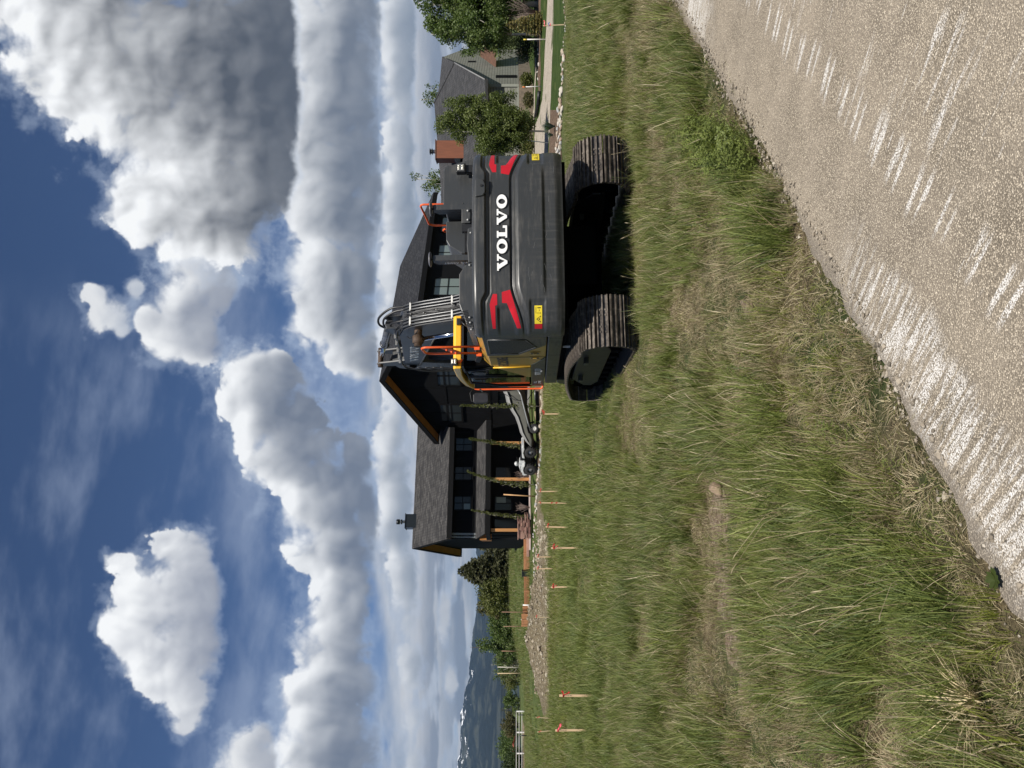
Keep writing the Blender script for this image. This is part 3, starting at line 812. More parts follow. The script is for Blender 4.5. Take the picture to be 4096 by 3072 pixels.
        if ch == 'L':
            R(0, .56, .83, 1.0); R(.12, .44, .17, .83); R(0, 1.0, 0, .17); R(.80, 1.0, .17, .42)
        return q
    def word(pieces_fn, spec, gap):
        x = 0; out = []
        for ch, w in spec:
            out += glyph(ch, x, w, pieces_fn); x += w+gap
        return out, x-gap
    def letters(name, h, total, place, depth, mat, parent, slant=1.0):
        ws = [('V', 1.06), ('O', 1.0), ('L', .88), ('V', 1.06), ('O', 1.0)]
        unit = total/(sum(w for _, w in ws)+.10*4); x = 0; obs = []
        for ch, w in ws:
            mb = MB()
            for poly in glyph(ch, x, w*unit, h):
                n = len(poly); f = [place(p[0], p[1], depth) for p in poly]; k = [place(p[0], p[1], 0) for p in poly]
                mb.add(f+k, [tuple(range(n)), tuple(range(n, 2*n))[::-1]]+[(i, (i+1) % n, n+(i+1) % n, n+i) for i in range(n)])
            obs.append(mb.build('letter', mat, parent)); x += (w+.10)*unit
        return obs
    # white faces on a black backing, standing proud of the band
    x_l = -.60
    bk = MB()
    ws = [('V', 1.06), ('O', 1.0), ('L', .88), ('V', 1.06), ('O', 1.0)]; unit = 1.17/(4.94+.40); x = 0
    for ch, w in ws:
        for poly in glyph(ch, x, w*unit, .150):
            cx = sum(p[0] for p in poly)/len(poly); cz = sum(p[1] for p in poly)/len(poly)
            pl = []
            for p in poly:
                dx, dz = p[0]-cx, p[1]-cz; l = max(1e-6, sqrt(dx*dx+dz*dz)); pl.append((p[0]+dx/l*.010, p[1]+dz/l*.010))
            f = [(x_l+p[0], surf(x_l+p[0], 2.0, .012), 1.897+p[1]) for p in pl]; k = [(a, b+.03, c) for a, b, c in f]; n = len(f)
            bk.add(f+k, [tuple(range(n)), tuple(range(n, 2*n))[::-1]]+[(i, (i+1) % n, n+(i+1) % n, n+i) for i in range(n)])
        x += (w+.10)*unit
    bk.build('letter_backing', BLK, cw)
    letters('letter', .150, 1.17, lambda a, b, d: (x_l+a, surf(x_l+a, 2.0, .013+d), 1.897+b), .012, WHT, cw)
    # warning labels with their red ends
    def text(body, size, mat, parent, name='lettering', ext=.0008, bold=0., sx=1.):
        cu = bpy.data.curves.new(name, 'FONT'); cu.body = body; cu.size = size; cu.extrude = ext; cu.offset = bold
        ob = bpy.data.objects.new('tmp', cu); C.objects.link(ob)
        dg = bpy.context.evaluated_depsgraph_get(); me = bpy.data.meshes.new_from_object(ob.evaluated_get(dg)); me.name = name
        bpy.data.objects.remove(ob)
        if sx != 1.:
            for v in me.vertices: v.co.x *= sx
        me.materials.clear(); me.materials.append(mat)
        o = bpy.data.objects.new(name, me); C.objects.link(o); o.parent = parent; return o
    for sgn in (-1, 1):
        a, b = (-1.335, -1.115) if sgn < 0 else (1.17, 1.385)
        lab = drape([(a, 1.405), (b, 1.405), (b, 1.515), (a, 1.515)], .006, 'warning_label', LBL); lab.parent = cw
        if sgn < 0: r = [(-1.385, 1.405), (-1.337, 1.405), (-1.337, 1.515), (-1.385, 1.515)]
        else: r = [(1.387, 1.405), (1.425, 1.405), (1.425, 1.515), (1.387, 1.515)]
        o = drape(r, .006, 'reflective_strip', RED); o.parent = cw
        # pictograms: triangle outline, bar, arrow, figure, heading
        w = b-a
        def T(u, v): return (a+u*w, 1.405+v*.11)
        tri = [(.05, .16), (.43, .16), (.24, .78)]; inn = [(.10, .23), (.38, .23), (.24, .66)]
        ink = [[T(*tri[k]), T(*tri[(k+1) % 3]), T(*inn[(k+1) % 3]), T(*inn[k])] for k in range(3)]
        ink += [[T(.20, .30), T(.28, .30), T(.26, .48), T(.20, .44)], [T(.53, .20), T(.54, .20), T(.54, .60), T(.53, .60)], [T(.60, .20), T(.61, .20), T(.61, .60), T(.60, .60)], [T(.53, .20), T(.61, .20), T(.61, .23), T(.53, .23)], [T(.53, .57), T(.61, .57), T(.61, .60), T(.53, .60)],
                [T(.67, .38), T(.73, .34), T(.79, .38), T(.73, .42)], [T(.84, .16), T(.89, .16), T(.90, .50), T(.83, .50)], [T(.845, .52), T(.885, .52), T(.885, .66), T(.845, .66)], [T(.55, .76), T(.60, .76), T(.575, .93)]]
        mb = MB()
        for poly in ink:
            mb.add([(p[0], surf(p[0], p[1], .008), p[1]) for p in poly], [tuple(range(len(poly)))])
        mb.build('pictogram', INK, lab)
        t = text('WARNING', .020, INK, lab, 'lettering', 0.)
        for v in t.data.vertices:
            x, z = a+.62*w+v.co.x*.66, 1.489+v.co.y
            v.co = (x, surf(x, z, .008), z)
    # camera housing on the counterweight
    h = MB(); pr = [(.53, 2.36), (.80, 2.36), (.83, 2.33), (.80, 2.245), (.73, 2.215), (.60, 2.215), (.55, 2.245)]
    h.prism(pr, 'y', -3.10, -2.9); hc = B(h, 'rear_camera_housing', CHAR, bevel=.012)
    MB().cyl((.70, -3.115, 2.27), (.70, -3.09, 2.27), .018).build('camera_lens', BLK, hc)
    # scuffs on the belly
    rs = random.Random(9)
    for k in range(26):
        x = rs.uniform(-1.1, 1.2); z = rs.uniform(1.15, 1.62); l = rs.uniform(.04, .13); an = rs.choice([rs.uniform(-.3, .3), rs.uniform(1.2, 1.8)])
        x2, z2 = x+l*cos(an), z+l*sin(an)
        if x2 > 1.2 or z2 > 1.7: continue
        sc = MB(); n = 5; pp = [(x+(x2-x)*i/n, z+(z2-z)*i/n+.004*sin(i*1.7)) for i in range(n+1)]
        for i in range(n):
            (xa, za), (xb, zb) = pp[i], pp[i+1]; w_ = .0014
            sc.add([(xa, surf(xa, za, .0015), za-w_), (xb, surf(xb, zb, .0015), zb-w_), (xb, surf(xb, zb, .0015), zb+w_), (xa, surf(xa, za, .0015), za+w_)], [(0, 1, 2, 3)])
        sc.build('scratch', M('scratched_paint', (.16, .16, .16), .6), cw)
    # ---- deck and skirt
    B(MB().span(XL+.01, XR-.01, -2.36, 1.35, 1.08, 1.315), 'deck_skirt', DKG, bevel=.02)
    B(MB().span(XL+.10, XR-.1, -2.5, 1.5, 1.0, 1.08), 'underdeck', BLKM)
    B(MB().cyl((.03, 0, .86), (.03, 0, 1.02), .68, seg=40), 'slew_ring', BLKM)
    # ---- left side housing
    L0 = XL+.015
    prof = [(L0, 1.33), (L0, 2.30), (L0+.12, 2.43), (0.1, 2.46), (.1, 1.33)]
    body = B(MB().prism(prof, 'y', -2.36, -.30), 'engine_housing', YEL, bevel=.01)
    B(MB().prism([(XR-.015, 1.33), (XR-.015, 2.30), (XR-.13, 2.43), (.11, 2.46), (.11, 1.33)], 'y', -2.36, 1.30), 'right_housing', CHAR, bevel=.01)
    def side(name, poly, mat, off=.004, thick=.012, parent=body, bevel=0.):
        return MB().prism(poly, 'x', L0-off-thick, L0-off).build(name, mat, parent, bevel=bevel)
    side('side_panel', [(-2.36, 2.32), (-2.36, 1.335), (-1.84, 1.335), (-1.52, 1.56), (-1.19, 1.80), (-1.17, 2.315)], CHAR, .001, .014, bevel=.006)
    side('panel_gap', [(-.99, 1.335), (-.975, 1.335), (-.975, 2.30), (-.99, 2.30)], INK, .001, .003)
    g = [(-2.25, 2.24), (-2.22, 1.66), (-1.75, 1.49), (-1.35, 1.78), (-1.36, 2.26)]
    gr = side('grille', g, INK, .001, .020)
    mesh = MB()
    for (dy, dz) in ((1, .62), (1, -.62)):
        k = -3.
        while k < 3.:
            # line z = z0 + slope*y ; clip to polygon by sampling
            pts = []
            y = -2.25
            while y < -1.34:
                z = 1.9+k+dz*1.35*(y+1.8)
                if inpoly(y, z, g): pts.append((y, z))
                y += .02
            if len(pts) > 1:
                (ya, za), (yb, zb) = pts[0], pts[-1]; w_ = .0045
                mesh.add([(L0-.0235, ya, za-w_), (L0-.0235, yb, zb-w_), (L0-.0235, yb, zb+w_), (L0-.0235, ya, za+w_)], [(0, 1, 2, 3)])
            k += .07
    mesh.build('grille_mesh', M('grille_grey', (.11, .115, .12), .4, .3), gr)
    fr = MB()
    for k in range(len(g)):
        (ya, za), (yb, zb) = g[k], g[(k+1) % len(g)]; fr.tube([(L0-.018, ya, za), (L0-.018, yb, zb)], .013, 6)
    fr.build('grille_frame', CHAR, gr)
    for y in (-1.28, -.93):
        hd = MB().span(L0-.010, L0-.001, y-.075, y+.075, 1.42, 1.60).build('door_handle', YEL, body, bevel=.006)
        MB().span(L0-.013, L0-.0105, y-.045, y+.045, 1.445, 1.575).build('handle_recess', INK, hd)
        MB().span(L0-.024, L0-.0135, y-.03, y+.03, 1.48, 1.55).build('latch', YEL, hd, bevel=.004)
    t = text('EC250E', .26, INK, body, 'lettering', .001, .006, .80)
    t.matrix_local = Matrix.Translation((L0-.004, -.30, 1.985)) @ Matrix(((0, 0, -1, 0), (-1, 0, 0, 0), (0, 1, 0, 0), (0, 0, 0, 1)))
    # ---- small lower door block behind the cab door, dark, with lettering
    blk = B(MB().prism([(-.96, 1.33), (-.96, 1.335), (-.55, 1.50), (-.40, 1.58), (1.56, 1.58), (1.62, 1.33)], 'x', L0-.012, -.5), 'lower_side_cover', DKG, bevel=.008)
    letters('letter', .115, .56, lambda a, b, d: (L0-.0135-d, .47-a, 1.40+b), .002, GRYL, blk)
    t = text('CDC', .085, GRYL, blk, 'lettering', .001); t.matrix_local = Matrix.Translation((L0-.014, 1.30, 1.475)) @ Matrix(((0, 0, -1, 0), (-1, 0, 0, 0), (0, 1, 0, 0), (0, 0, 0, 1)))
    t = text('CONTROL', .075, GRYL, blk, 'lettering', .001, 0., .75); t.matrix_local = Matrix.Translation((L0-.014, 1.34, 1.39)) @ Matrix(((0, 0, -1, 0), (-1, 0, 0, 0), (0, 1, 0, 0), (0, 0, 0, 1)))
    MB().lathe([(0, -.03), (.02, -.03), (.028, -.01), (.03, 0)], (L0-.012, .08, 1.385), 'x', 12).build('lock', STL, blk)
    # ---- cab
    cx0, cx1 = XL+.005, -.50
    cabp = [(-.28, 1.585), (-.28, 2.80), (.30, 2.86), (1.30, 2.82), (1.62, 2.25), (1.60, 1.585)]
    cab = B(MB().prism(cabp, 'x', cx0+.03, cx1), 'cab', BLKM, bevel=.02)
    # glazing
    MB().prism([(-.18, 2.24), (-.02, 2.76), (.30, 2.80), (1.24, 2.76), (1.54, 2.24), (1.54, 1.62), (.72, 1.62), (.10, 2.02)], 'x', cx0+.012, cx0+.028).build('side_window', GLS, cab)
    MB().span(cx0+.12, cx1-.12, -.30, -.283, 2.0, 2.74).build('rear_window', GLS, cab)
    # yellow wedge under the glass
    MB().prism([(-.28, 1.59), (-.28, 2.25), (-.24, 2.25), (.66, 1.64), (.66, 1.59)], 'x', cx0-.004, cx0+.026).build('cab_side_panel', YEL, cab, bevel=.006)
    MB().tube([(cx0-.010, -.262, 2.27), (cx0-.010, -.262, 1.59)], .013, 8).build('sunlit_edge', YELR, cab)  # sunlight on this rear-facing edge put into a brighter yellow
    for pth in ([(-.10, 2.22), (.06, 2.77)], [(.46, 2.80), (.50, 2.04)], [(.62, 2.80), (.66, 1.72)], [(1.20, 2.78), (1.52, 2.24), (1.54, 1.60)], [(-.02, 2.79), (1.22, 2.79)]):
        MB().tube([(cx0+.004, a, b) for a, b in pth], .016, 6).build('window_bar', BLK, cab)
    MB().prism([(.16, 2.60), (.20, 2.44), (.42, 2.44), (.42, 2.66), (.2, 2.68)], 'x', cx0-.004, cx0+.008).build('vent_window', M('grey_glass', (.10, .11, .12), .15), cab)
    # roof: yellow cap, drooping to the front
    rp = [(-.36, 2.84), (-.36, 2.955), (-.30, 2.99), (.35, 3.0), (.85, 2.975), (1.30, 2.92), (1.66, 2.80), (1.70, 2.765), (1.60, 2.765), (1.25, 2.845), (.8, 2.875), (.30, 2.885)]
    roof = B(MB().prism(rp, 'x', cx0-.035, cx1+.03), 'cab_roof', YELR, bevel=.035, seg=3)
    MB().span(cx0+.0, cx1, -.345, .2, 2.80, 2.838).build('roof_seal', BLK, roof)
    # rear roof lamp on the left
    def lamp(name, c, face, par, s=.085):
        lb = MB().span(c[0]-s, c[0]+s, c[1]-.06, c[1]+.06, c[2]-s, c[2]+s).build(name, BLK, par, bevel=.015)
        y = c[1]-.062
        MB().span(c[0]-s*.72, c[0]+s*.72, y-.006, y+.004, c[2]-s*.72, c[2]+s*.72).build('lens_frame', STL, lb, bevel=.004)
        for a in (-.36, 0, .36):
            for b_ in (-.2, .2): MB().lathe([(0, -.014), (.016, -.012), (.02, -.007)], (c[0]+a*s, y, c[2]+b_*s*2), 'y', 10).build('led', M('lamp_reflector', (.62, .60, .52), .25, .5), lb)
        return lb
    lamp('work_lamp', (-1.36, -.44, 2.955), -1, roof, .060)
    MB().tube([(-1.36, -.42, 2.90), (-1.36, -.42, 2.85), (-1.30, -.36, 2.83)], .018, 8).build('lamp_bracket', ORG, roof)
    rc = MB().span(-.66, -.54, -.44, -.36, 2.84, 2.92).build('roof_camera', BLK, roof, bevel=.01)
    MB().tube([(-.60, -.42, 2.84), (-.68, -.44, 2.76), (-.72, -.40, 2.70), (-.64, -.3, 2.62)], .014, 8).build('camera_cable', RUB, rc)
    # ---- bonnet covers on top
    hump = B(MB().prism([(-1.30, 2.44), (-1.22, 2.55), (-.90, 2.665), (-.42, 2.665), (-.27, 2.57), (-.22, 2.44)], 'y', -2.42, -1.15), 'bonnet_cover', CHAR, bevel=.012)
    lv = MB()
    for k in range(11):
        x = -1.02-.024*k; z = 2.615-.0085*k
        lv.box((x+.0, -2.425, z-.03), (.011, .008, .085), 0, 0, radians(-12))
    lv.build('louvres', INK, hump)
    B(MB().prism([(-.20, 2.44), (-.20, 2.53), (.10, 2.555), (.36, 2.54), (.40, 2.44)], 'y', -2.35, -1.35), 'bonnet_panel', CHAR, bevel=.012)
    for p in ((-1.20, -2.43, 2.49), (-1.12, -2.43, 2.50), (-1.30, -2.40, 2.475), (-.28, -2.43, 2.50), (.28, -2.36, 2.49)): MB().lathe([(0, -.018), (.014, -.016), (.02, -.004), (.02, .01)], p, 'y', 10).build('bolt', STL, hump)
    # tall plate housing on the right
    bx = B(MB().prism([(.93, 2.44), (.93, 2.60), (.905, 2.62), (.905, 2.96), (.93, 2.975), (1.52, 2.975), (1.60, 2.95), (1.76, 2.44)], 'y', -2.0, -1.15), 'right_tall_cover', CHAR, bevel=.012)
    MB().tube([(.925, -2.006, 2.965), (.925, -2.006, 2.66), (.955, -2.006, 2.66)], .006, 6).build('cover_edge', STL, bx)
    lp = lamp('work_lamp', (1.46, -2.18, 2.665), -1, root, .078)
    MB().span(1.40, 1.52, -2.20, -2.08, 2.44, 2.585).build('lamp_bracket', BLK, lp)
    # middle covers
    B(MB().prism([(.28, 2.66), (.28, 2.72), (.42, 2.93), (.52, 2.985), (.86, 2.99), (.86, 2.66)], 'y', -1.5, -.6), 'air_intake_cover', CHAR, bevel=.01)
    B(MB().span(.30, .88, -1.5, -.55, 2.46, 2.66), 'air_intake_base', BLK)
    pl = B(MB().span(.475, .72, -2.30, -2.26, 2.50, 2.645), 'bracket_plate', CHAR, bevel=.01)
    for x in (.52, .675): MB().lathe([(0, -.03), (.018, -.028), (.022, -.01), (.022, 0)], (x, -2.30, 2.54), 'y', 12).build('bolt', STL, pl)
    B(MB().span(.34, .46, -2.28, -2.20, 2.44, 2.64), 'bracket', BLK)
    # antenna masts with discs
    for (x, lab) in ((.88, None), (.005, 'DIG ASSIST')):
        ms = B(MB().span(x-.045, x+.05, -2.02, -1.90, 2.44, 3.13), 'antenna_mast', CHAR, bevel=.008)
        MB().prism([(-1.90, 2.62), (-1.90, 3.12), (-1.84, 3.06), (-1.84, 2.62)], 'x', x-.044, x-.034).build('mast_flange', CHAR, ms)
        MB().cyl((x, -1.96, 3.13), (x, -1.96, 3.175), .02).build('antenna_stem', BLK, ms)
        MB().lathe([(0, 0), (.09, 0), (.122, .010), (.125, .02), (.10, .038), (0, .05)], (x, -1.96, 3.165), 'z', 28).build('antenna_disc', M('antenna_grey', (.10, .10, .11), .4), ms)
        if lab:
            t = text(lab, .085, WHT, ms, 'lettering', .0006)
            t.matrix_local = Matrix.Translation((x-.0455, -1.932, 2.50)) @ Matrix(((0, 0, -1, 0), (0, -1, 0, 0), (1, 0, 0, 0), (0, 0, 0, 1))) if False else Matrix.Translation((x-.0475, -1.925, 2.55)) @ Matrix(((0, 0, -1, 0), (0, 1, 0, 0), (1, 0, 0, 0), (0, 0, 0, 1)))
    # ---- hand rails
    def rail(pts, r=.019, name='hand_rail', mat=ORG, par=root, rounds=.07):
        P = [Vector(p) for p in pts]; out = [P[0]]
        for i in range(1, len(P)-1):
            a = (P[i-1]-P[i]); b_ = (P[i+1]-P[i]); k = min(rounds, a.length*.45, b_.length*.45); a.normalize(); b_.normalize()
            for t in np.linspace(0, 1, 6):
                p0 = P[i]+a*k; p1 = P[i]+b_*k
                out.append(p0*(1-t)**2+P[i]*2*t*(1-t)+p1*t*t)
        out.append(P[-1]); return MB().tube(out, r, 10).build(name, mat, par)
    rl = rail([(-1.30, -1.32, 2.42), (-1.30, -1.32, 3.36), (-1.30, -1.25, 3.42), (-1.30, -.90, 3.40), (-1.30, -.86, 3.30), (-1.30, -.86, 2.34)])
    MB().box((-1.30, -1.09, 2.94), (.02, .50, .13), 0, radians(-28)).build('rail_clamp_plate', ORG, rl, bevel=.006)
    for q in ((-1.20, 3.0), (-1.05, 2.93), (-.95, 2.87)): MB().lathe([(0, -.03), (.02, -.025), (.026, 0)], (-1.31, q[0], q[1]), 'x', 10).build('clamp_bolt', ORG, rl)
    for y in (-1.32, -.86): MB().box((-1.335, y+.0, 2.48), (.05, .035, .09)).build('rail_foot', ORG, rl)
    rail([(1.43, -.97, 2.44), (1.43, -.97, 3.50), (1.43, -.90, 3.53), (1.43, -.42, 3.50), (1.43, -.10, 3.49), (1.43, -.05, 3.40), (1.43, -.05, 2.44)])
    rail([(1.43, .10, 2.44), (1.43, .10, 3.20), (1.43, .20, 3.27), (1.43, .34, 3.16), (1.43, .36, 2.44)], rounds=.1)
    B(MB().span(1.12, 1.42, -.25, 1.0, 2.46, 2.98), 'tool_box', BLKM, bevel=.02)
    fr_ = rail([(-1.36, 1.62, 2.80), (-1.45, 1.66, 2.78), (-1.47, 1.66, 2.70), (-1.475, 1.64, 1.42), (-1.475, 1.62, 1.36), (-1.40, 1.60, 1.345)], .018)
    rail([(-1.40, 1.60, 2.10), (-1.43, 1.60, 2.05), (-1.43, 1.60, 1.60), (-1.40, 1.60, 1.56)], .012)
    # mirrors
    mr = B(MB().prism([(-1.74, 2.79), (-1.77, 2.74), (-1.77, 2.50), (-1.73, 2.46), (-1.58, 2.47), (-1.55, 2.52), (-1.55, 2.74), (-1.59, 2.79)], 'y', 1.58, 1.66), 'mirror', BLK, bevel=.012)
    MB().prism([(-1.735, 2.765), (-1.748, 2.73), (-1.748, 2.51), (-1.725, 2.485), (-1.595, 2.49), (-1.572, 2.53), (-1.572, 2.73), (-1.60, 2.765)], 'y', 1.572, 1.579).build('mirror_glass', M('mirror_glass', (.05, .05, .055), .2, .3), mr)
    MB().tube([(-1.46, 1.64, 2.80), (-1.55, 1.64, 2.86), (-1.72, 1.64, 2.83), (-1.74, 1.64, 2.76)], .010, 6).build('mirror_arm', BLK, mr)
    MB().tube([(-1.47, 1.64, 2.66), (-1.52, 1.64, 2.60), (-1.56, 1.64, 2.58)], .012, 6).build('mirror_arm', BLK, mr)
    m2 = B(MB().box((-1.36, -.66, 2.50), (.045, .17, .10), radians(20), radians(20)), 'mirror', BLK, bevel=.015)
    MB().tube([(-1.34, -.62, 2.46), (-1.30, -.72, 2.38), (-1.28, -.74, 2.34)], .012, 6).build('mirror_arm', BLK, m2)
    # ---- boom
    bx0, bx1 = -.08, .45; bc = (bx0+bx1)/2
    prof = [(.30, 1.95), (.62, 2.16), (1.28, 3.16), (1.55, 3.78), (1.72, 4.10), (1.98, 4.34), (2.42, 4.50), (3.6, 4.66), (5.30, 4.90), (5.62, 4.80), (5.62, 4.62), (5.48, 4.50), (4.0, 4.10), (2.63, 3.72), (2.35, 3.52), (2.05, 3.10), (1.30, 1.90), (.85, 1.55), (.42, 1.60)]
    boom = B(MB().prism(prof, 'x', bx0, bx1), 'boom', M('boom_paint', (.045, .047, .051), .40, var=.12, scale=2.5, bump=.03, bscale=150), bevel=.014)
    letters('letter', .215, 1.50, lambda a, b, d: (bx0-.002-d, 4.93-a, 4.225+.175*(4.93-a-3.42)+b), .004, GRYL, boom)
    # heavy lower lip of the side plate
    MB().tube([(bx0-.004, 2.70, 3.76), (bx0-.004, 5.46, 4.54)], .022, 6).build('plate_weld', CHAR, boom)
    # pipes and hoses up the back of the boom
    def off(path, o):           # path (y,z) moved outwards from the boom's back
        out = []
        for i, (y, z) in enumerate(path):
            a = Vector(path[max(0, i-1)]); b_ = Vector(path[min(len(path)-1, i+1)]); t = (b_-a).normalized(); out.append((y-t.y*o, z+t.x*o))
        return out
    back = [(.62, 2.16), (.95, 2.66), (1.28, 3.16), (1.44, 3.52), (1.56, 3.80), (1.72, 4.10), (1.88, 4.27)]
    xs = [bx0+.045, bx0+.115, bx0+.185, bx1-.165, bx1-.10, bx1-.035]
    hs = MB()
    for k, x in enumerate(xs):
        p = off(back, .055); sp = [(x+.02*(1 if k < 3 else -1)*(-.3*i/6), y, z) for i, (y, z) in enumerate(p)]
        MB().tube(sp, .020 if k in (0, 5) else .023, 8).build('hydraulic_pipe', M('pipe_paint', (.085, .088, .092), .32, .3), boom)
    for (pi_, nm) in ((2, 0), (5, 1)):
        y, z = off(back, .06)[pi_]
        for xr in ((xs[0]-.03, xs[2]+.03), (xs[3]-.03, xs[5]+.03)):
            MB().box(((xr[0]+xr[1])/2, y, z), (xr[1]-xr[0], .05, .04), 0, radians(60)).build('pipe_clamp', STL, boom, bevel=.005)
            for xx in (xr[0]+.01, xr[1]-.01): MB().cyl((xx, y-.045, z+.0), (xx, y+.03, z), .012, seg=8).build('clamp_bolt', STL, boom)
    # loose wiring between the pipe groups
    rs = random.Random(4)
    for k in range(4):
        pth = []
        for i, (y, z) in enumerate(off(back, .045)): pth.append((bc+.04*sin(i*1.3+k)+rs.uniform(-.02, .02), y, z))
        MB().tube(pth, .007, 5).build('cable', BLK, boom)
    for (pi_, x) in ((3, bc), (4, bc-.03), (2, bc+.05), (5, bc)):
        y, z = off(back, .05)[pi_]; MB().lathe([(0, -.05), (.014, -.05), (.018, -.02), (.018, 0)], (x, y, z), 'y', 8).build('cable_clip', STL, boom)
    # hoses arching over the bend to the stick cylinder
    def hose(pts, r, mat=RUB, name='hydraulic_hose'):
        P = [Vector(p) for p in pts]; out = []
        for i in range(len(P)-1):
            p0 = P[max(0, i-1)]; p1 = P[i]; p2 = P[i+1]; p3 = P[min(len(P)-1, i+2)]
            for t in np.linspace(0, 1, 7, endpoint=False):
                out.append(.5*((2*p1)+(-p0+p2)*t+(2*p0-5*p1+4*p2-p3)*t*t+(-p0+3*p1-3*p2+p3)*t**3))
        out.append(P[-1]); return MB().tube(out, r, 8).build(name, mat, boom)
    hose([(xs[5], 1.86, 4.30), (xs[5]-.01, 1.95, 4.62), (bc+.10, 2.2, 4.92), (bc+.02, 2.5, 4.98), (bc, 2.75, 4.86)], .026)
    hose([(xs[4], 1.86, 4.30), (xs[4]-.02, 1.96, 4.55), (bc+.05, 2.15, 4.80), (bc-.03, 2.45, 4.86), (bc-.06, 2.7, 4.78)], .024)
    hose([(xs[2], 1.84, 4.28), (xs[2], 1.98, 4.50), (bc-.06, 2.2, 4.66), (bc-.12, 2.5, 4.70), (bc-.12, 2.8, 4.72)], .024)
    hose([(xs[0], 1.84, 4.28), (xs[0]-.02, 2.02, 4.44), (bx0+.02, 2.35, 4.56), (bx0+.03, 3.4, 4.70), (bx0+.03, 4.4, 4.84), (bx0-.01, 5.3, 4.96), (bx0-.06, 5.6, 4.8), (bx0-.06, 5.75, 4.2), (bx0-.05, 5.8, 3.4)], .022)
    hose([(xs[1], 1.84, 4.28), (xs[1], 2.05, 4.46), (bx0+.08, 2.4, 4.60), (bx0+.09, 3.4, 4.74), (bx0+.09, 4.4, 4.88), (bx0+.05, 5.3, 5.00)], .022)
    for y in (2.6, 3.2, 3.9, 4.6, 5.1): MB().box((bx0+.05, y, 4.52+.145*(y-2.42)+.09), (.14, .06, .05)).build('pipe_clamp', STL, boom)
    for k in range(3):
        MB().tube([(bx0+.0-.012*k, 5.3, 4.98), (bx0-.10-.01*k, 5.7, 4.6-.1*k), (bx0-.08, 5.85, 3.6), (bx0-.06, 5.85, 2.9)], .012, 6).build('cable', RUB, boom)
    # boom cylinder bosses and rods
    bs = B(MB().cyl((bx0-.36, 2.02, 4.02), (bx1+.01, 2.02, 4.02), .085, seg=20), 'boom_cylinder_pin', PIN)
    for x, s in ((bx0-.20, -1),):
        MB().lathe([(.10, -.09), (.125, -.07), (.125, .07), (.10, .09)], (x, 2.02, 4.02), 'x', 20).build('rod_eye', PIN, bs)
        cy = B(MB().cyl((x, 2.00, 3.95), (x, 1.38, 2.75), .048, seg=16), 'boom_cylinder_rod', CHR)
        MB().cyl((x, 1.40, 2.80), (x, .85, 1.72), .085, seg=18).build('cylinder_barrel', CHAR, cy)
    hose([(bx0-.06, 2.3, 4.3), (bx0-.14, 2.15, 4.22), (bx0-.12, 2.0, 4.12), (bx0-.05, 1.85, 4.0)], .010, BLK, 'cable')
    # stick cylinder
    sc = B(MB().cyl((bc, 2.35, 4.72), (bc, 4.20, 5.22), .095, seg=20), 'stick_cylinder', M('cylinder_paint', (.10, .105, .115), .28, .2))
    MB().cyl((bc, 4.20, 5.22), (bc, 5.62, 5.60), .058, seg=16).build('cylinder_rod', CHR, sc)
    MB().lathe([(.10, -.05), (.115, -.04), (.115, .05)], (bc, 4.17, 5.21), 'y', 20).build('cylinder_gland', CHAR, sc)
    MB().tube([(bc-.10, 2.6, 4.72), (bc-.13, 3.0, 4.86), (bc-.13, 4.0, 5.13), (bc-.10, 4.15, 5.19)], .026, 8).build('cylinder_pipe', CHAR, sc)
    MB().prism([(2.2, 4.45), (2.2, 4.75), (2.4, 4.85), (2.55, 4.78), (2.9, 4.58)], 'x', bc-.16, bc-.12).build('cylinder_lug', CHAR, sc)
    MB().prism([(2.2, 4.45), (2.2, 4.75), (2.4, 4.85), (2.55, 4.78), (2.9, 4.58)], 'x', bc+.12, bc+.16).build('cylinder_lug', CHAR, sc)
    # stick: two cheek plates up to the rod pin, box section hanging down
    st = B(MB().prism([(5.35, 4.95), (5.62, 5.30), (6.10, 5.20), (6.35, 4.8), (6.40, 4.2), (6.15, 1.5), (5.85, 1.5), (5.55, 4.1), (5.42, 4.5)], 'x', bc-.19, bc+.19), 'stick', CHAR, bevel=.012)
    for x in (bc-.19, bc+.15):
        MB().prism([(5.10, 4.62), (5.30, 5.10), (5.50, 5.62), (5.62, 5.72), (5.76, 5.66), (5.85, 5.35), (5.7, 4.6)], 'x', x, x+.04).build('stick_cheek', M('cheek_paint', (.11, .11, .11), .5), st, bevel=.006)
    MB().cyl((bc-.26, 5.63, 5.62), (bc+.26, 5.63, 5.62), .07, seg=18).build('stick_pin', PIN, st)
    MB().cyl((bc-.30, 5.52, 4.72), (bc+.30, 5.52, 4.72), .10, seg=18).build('stick_pivot', BLKM, st)
    MB().cyl((bc-.05, 5.55, 4.30), (bc-.05, 5.42, 2.6), .075, seg=16).build('bucket_cylinder', CHAR, st)
    rs = random.Random(5)
    for k in range(5):
        z0 = 4.6-.3*k
        hose([(bx0-.05, 5.5, 4.8-.2*k), (bx0-.14+rs.uniform(-.05, .05), 5.66, z0-.3), (bx0-.10, 5.75, z0-.7), (bx0-.02, 5.7, z0-1.1)], .013, RUB, 'hydraulic_hose')
    # bucket resting in the grass in front
    bk_ = B(MB().prism([(5.1, .95), (5.9, 1.0), (6.3, .8), (6.35, .45), (6.1, .12), (5.5, 0.02), (5.0, .05), (5.5, .2), (5.8, .45), (5.6, .75)], 'x', bc-.6, bc+.6), 'bucket', BLKM, bevel=.01)
    for k in range(5): MB().prism([(5.08, .01), (4.85, .02), (5.08, .09)], 'x', bc-.55+k*.25, bc-.45+k*.25).build('bucket_tooth', TRK, bk_)
    B(MB().prism([(5.85, .85), (6.15, .9), (6.2, 1.55), (5.8, 1.55)], 'x', bc-.15, bc+.15), 'bucket_linkage', BLKM)
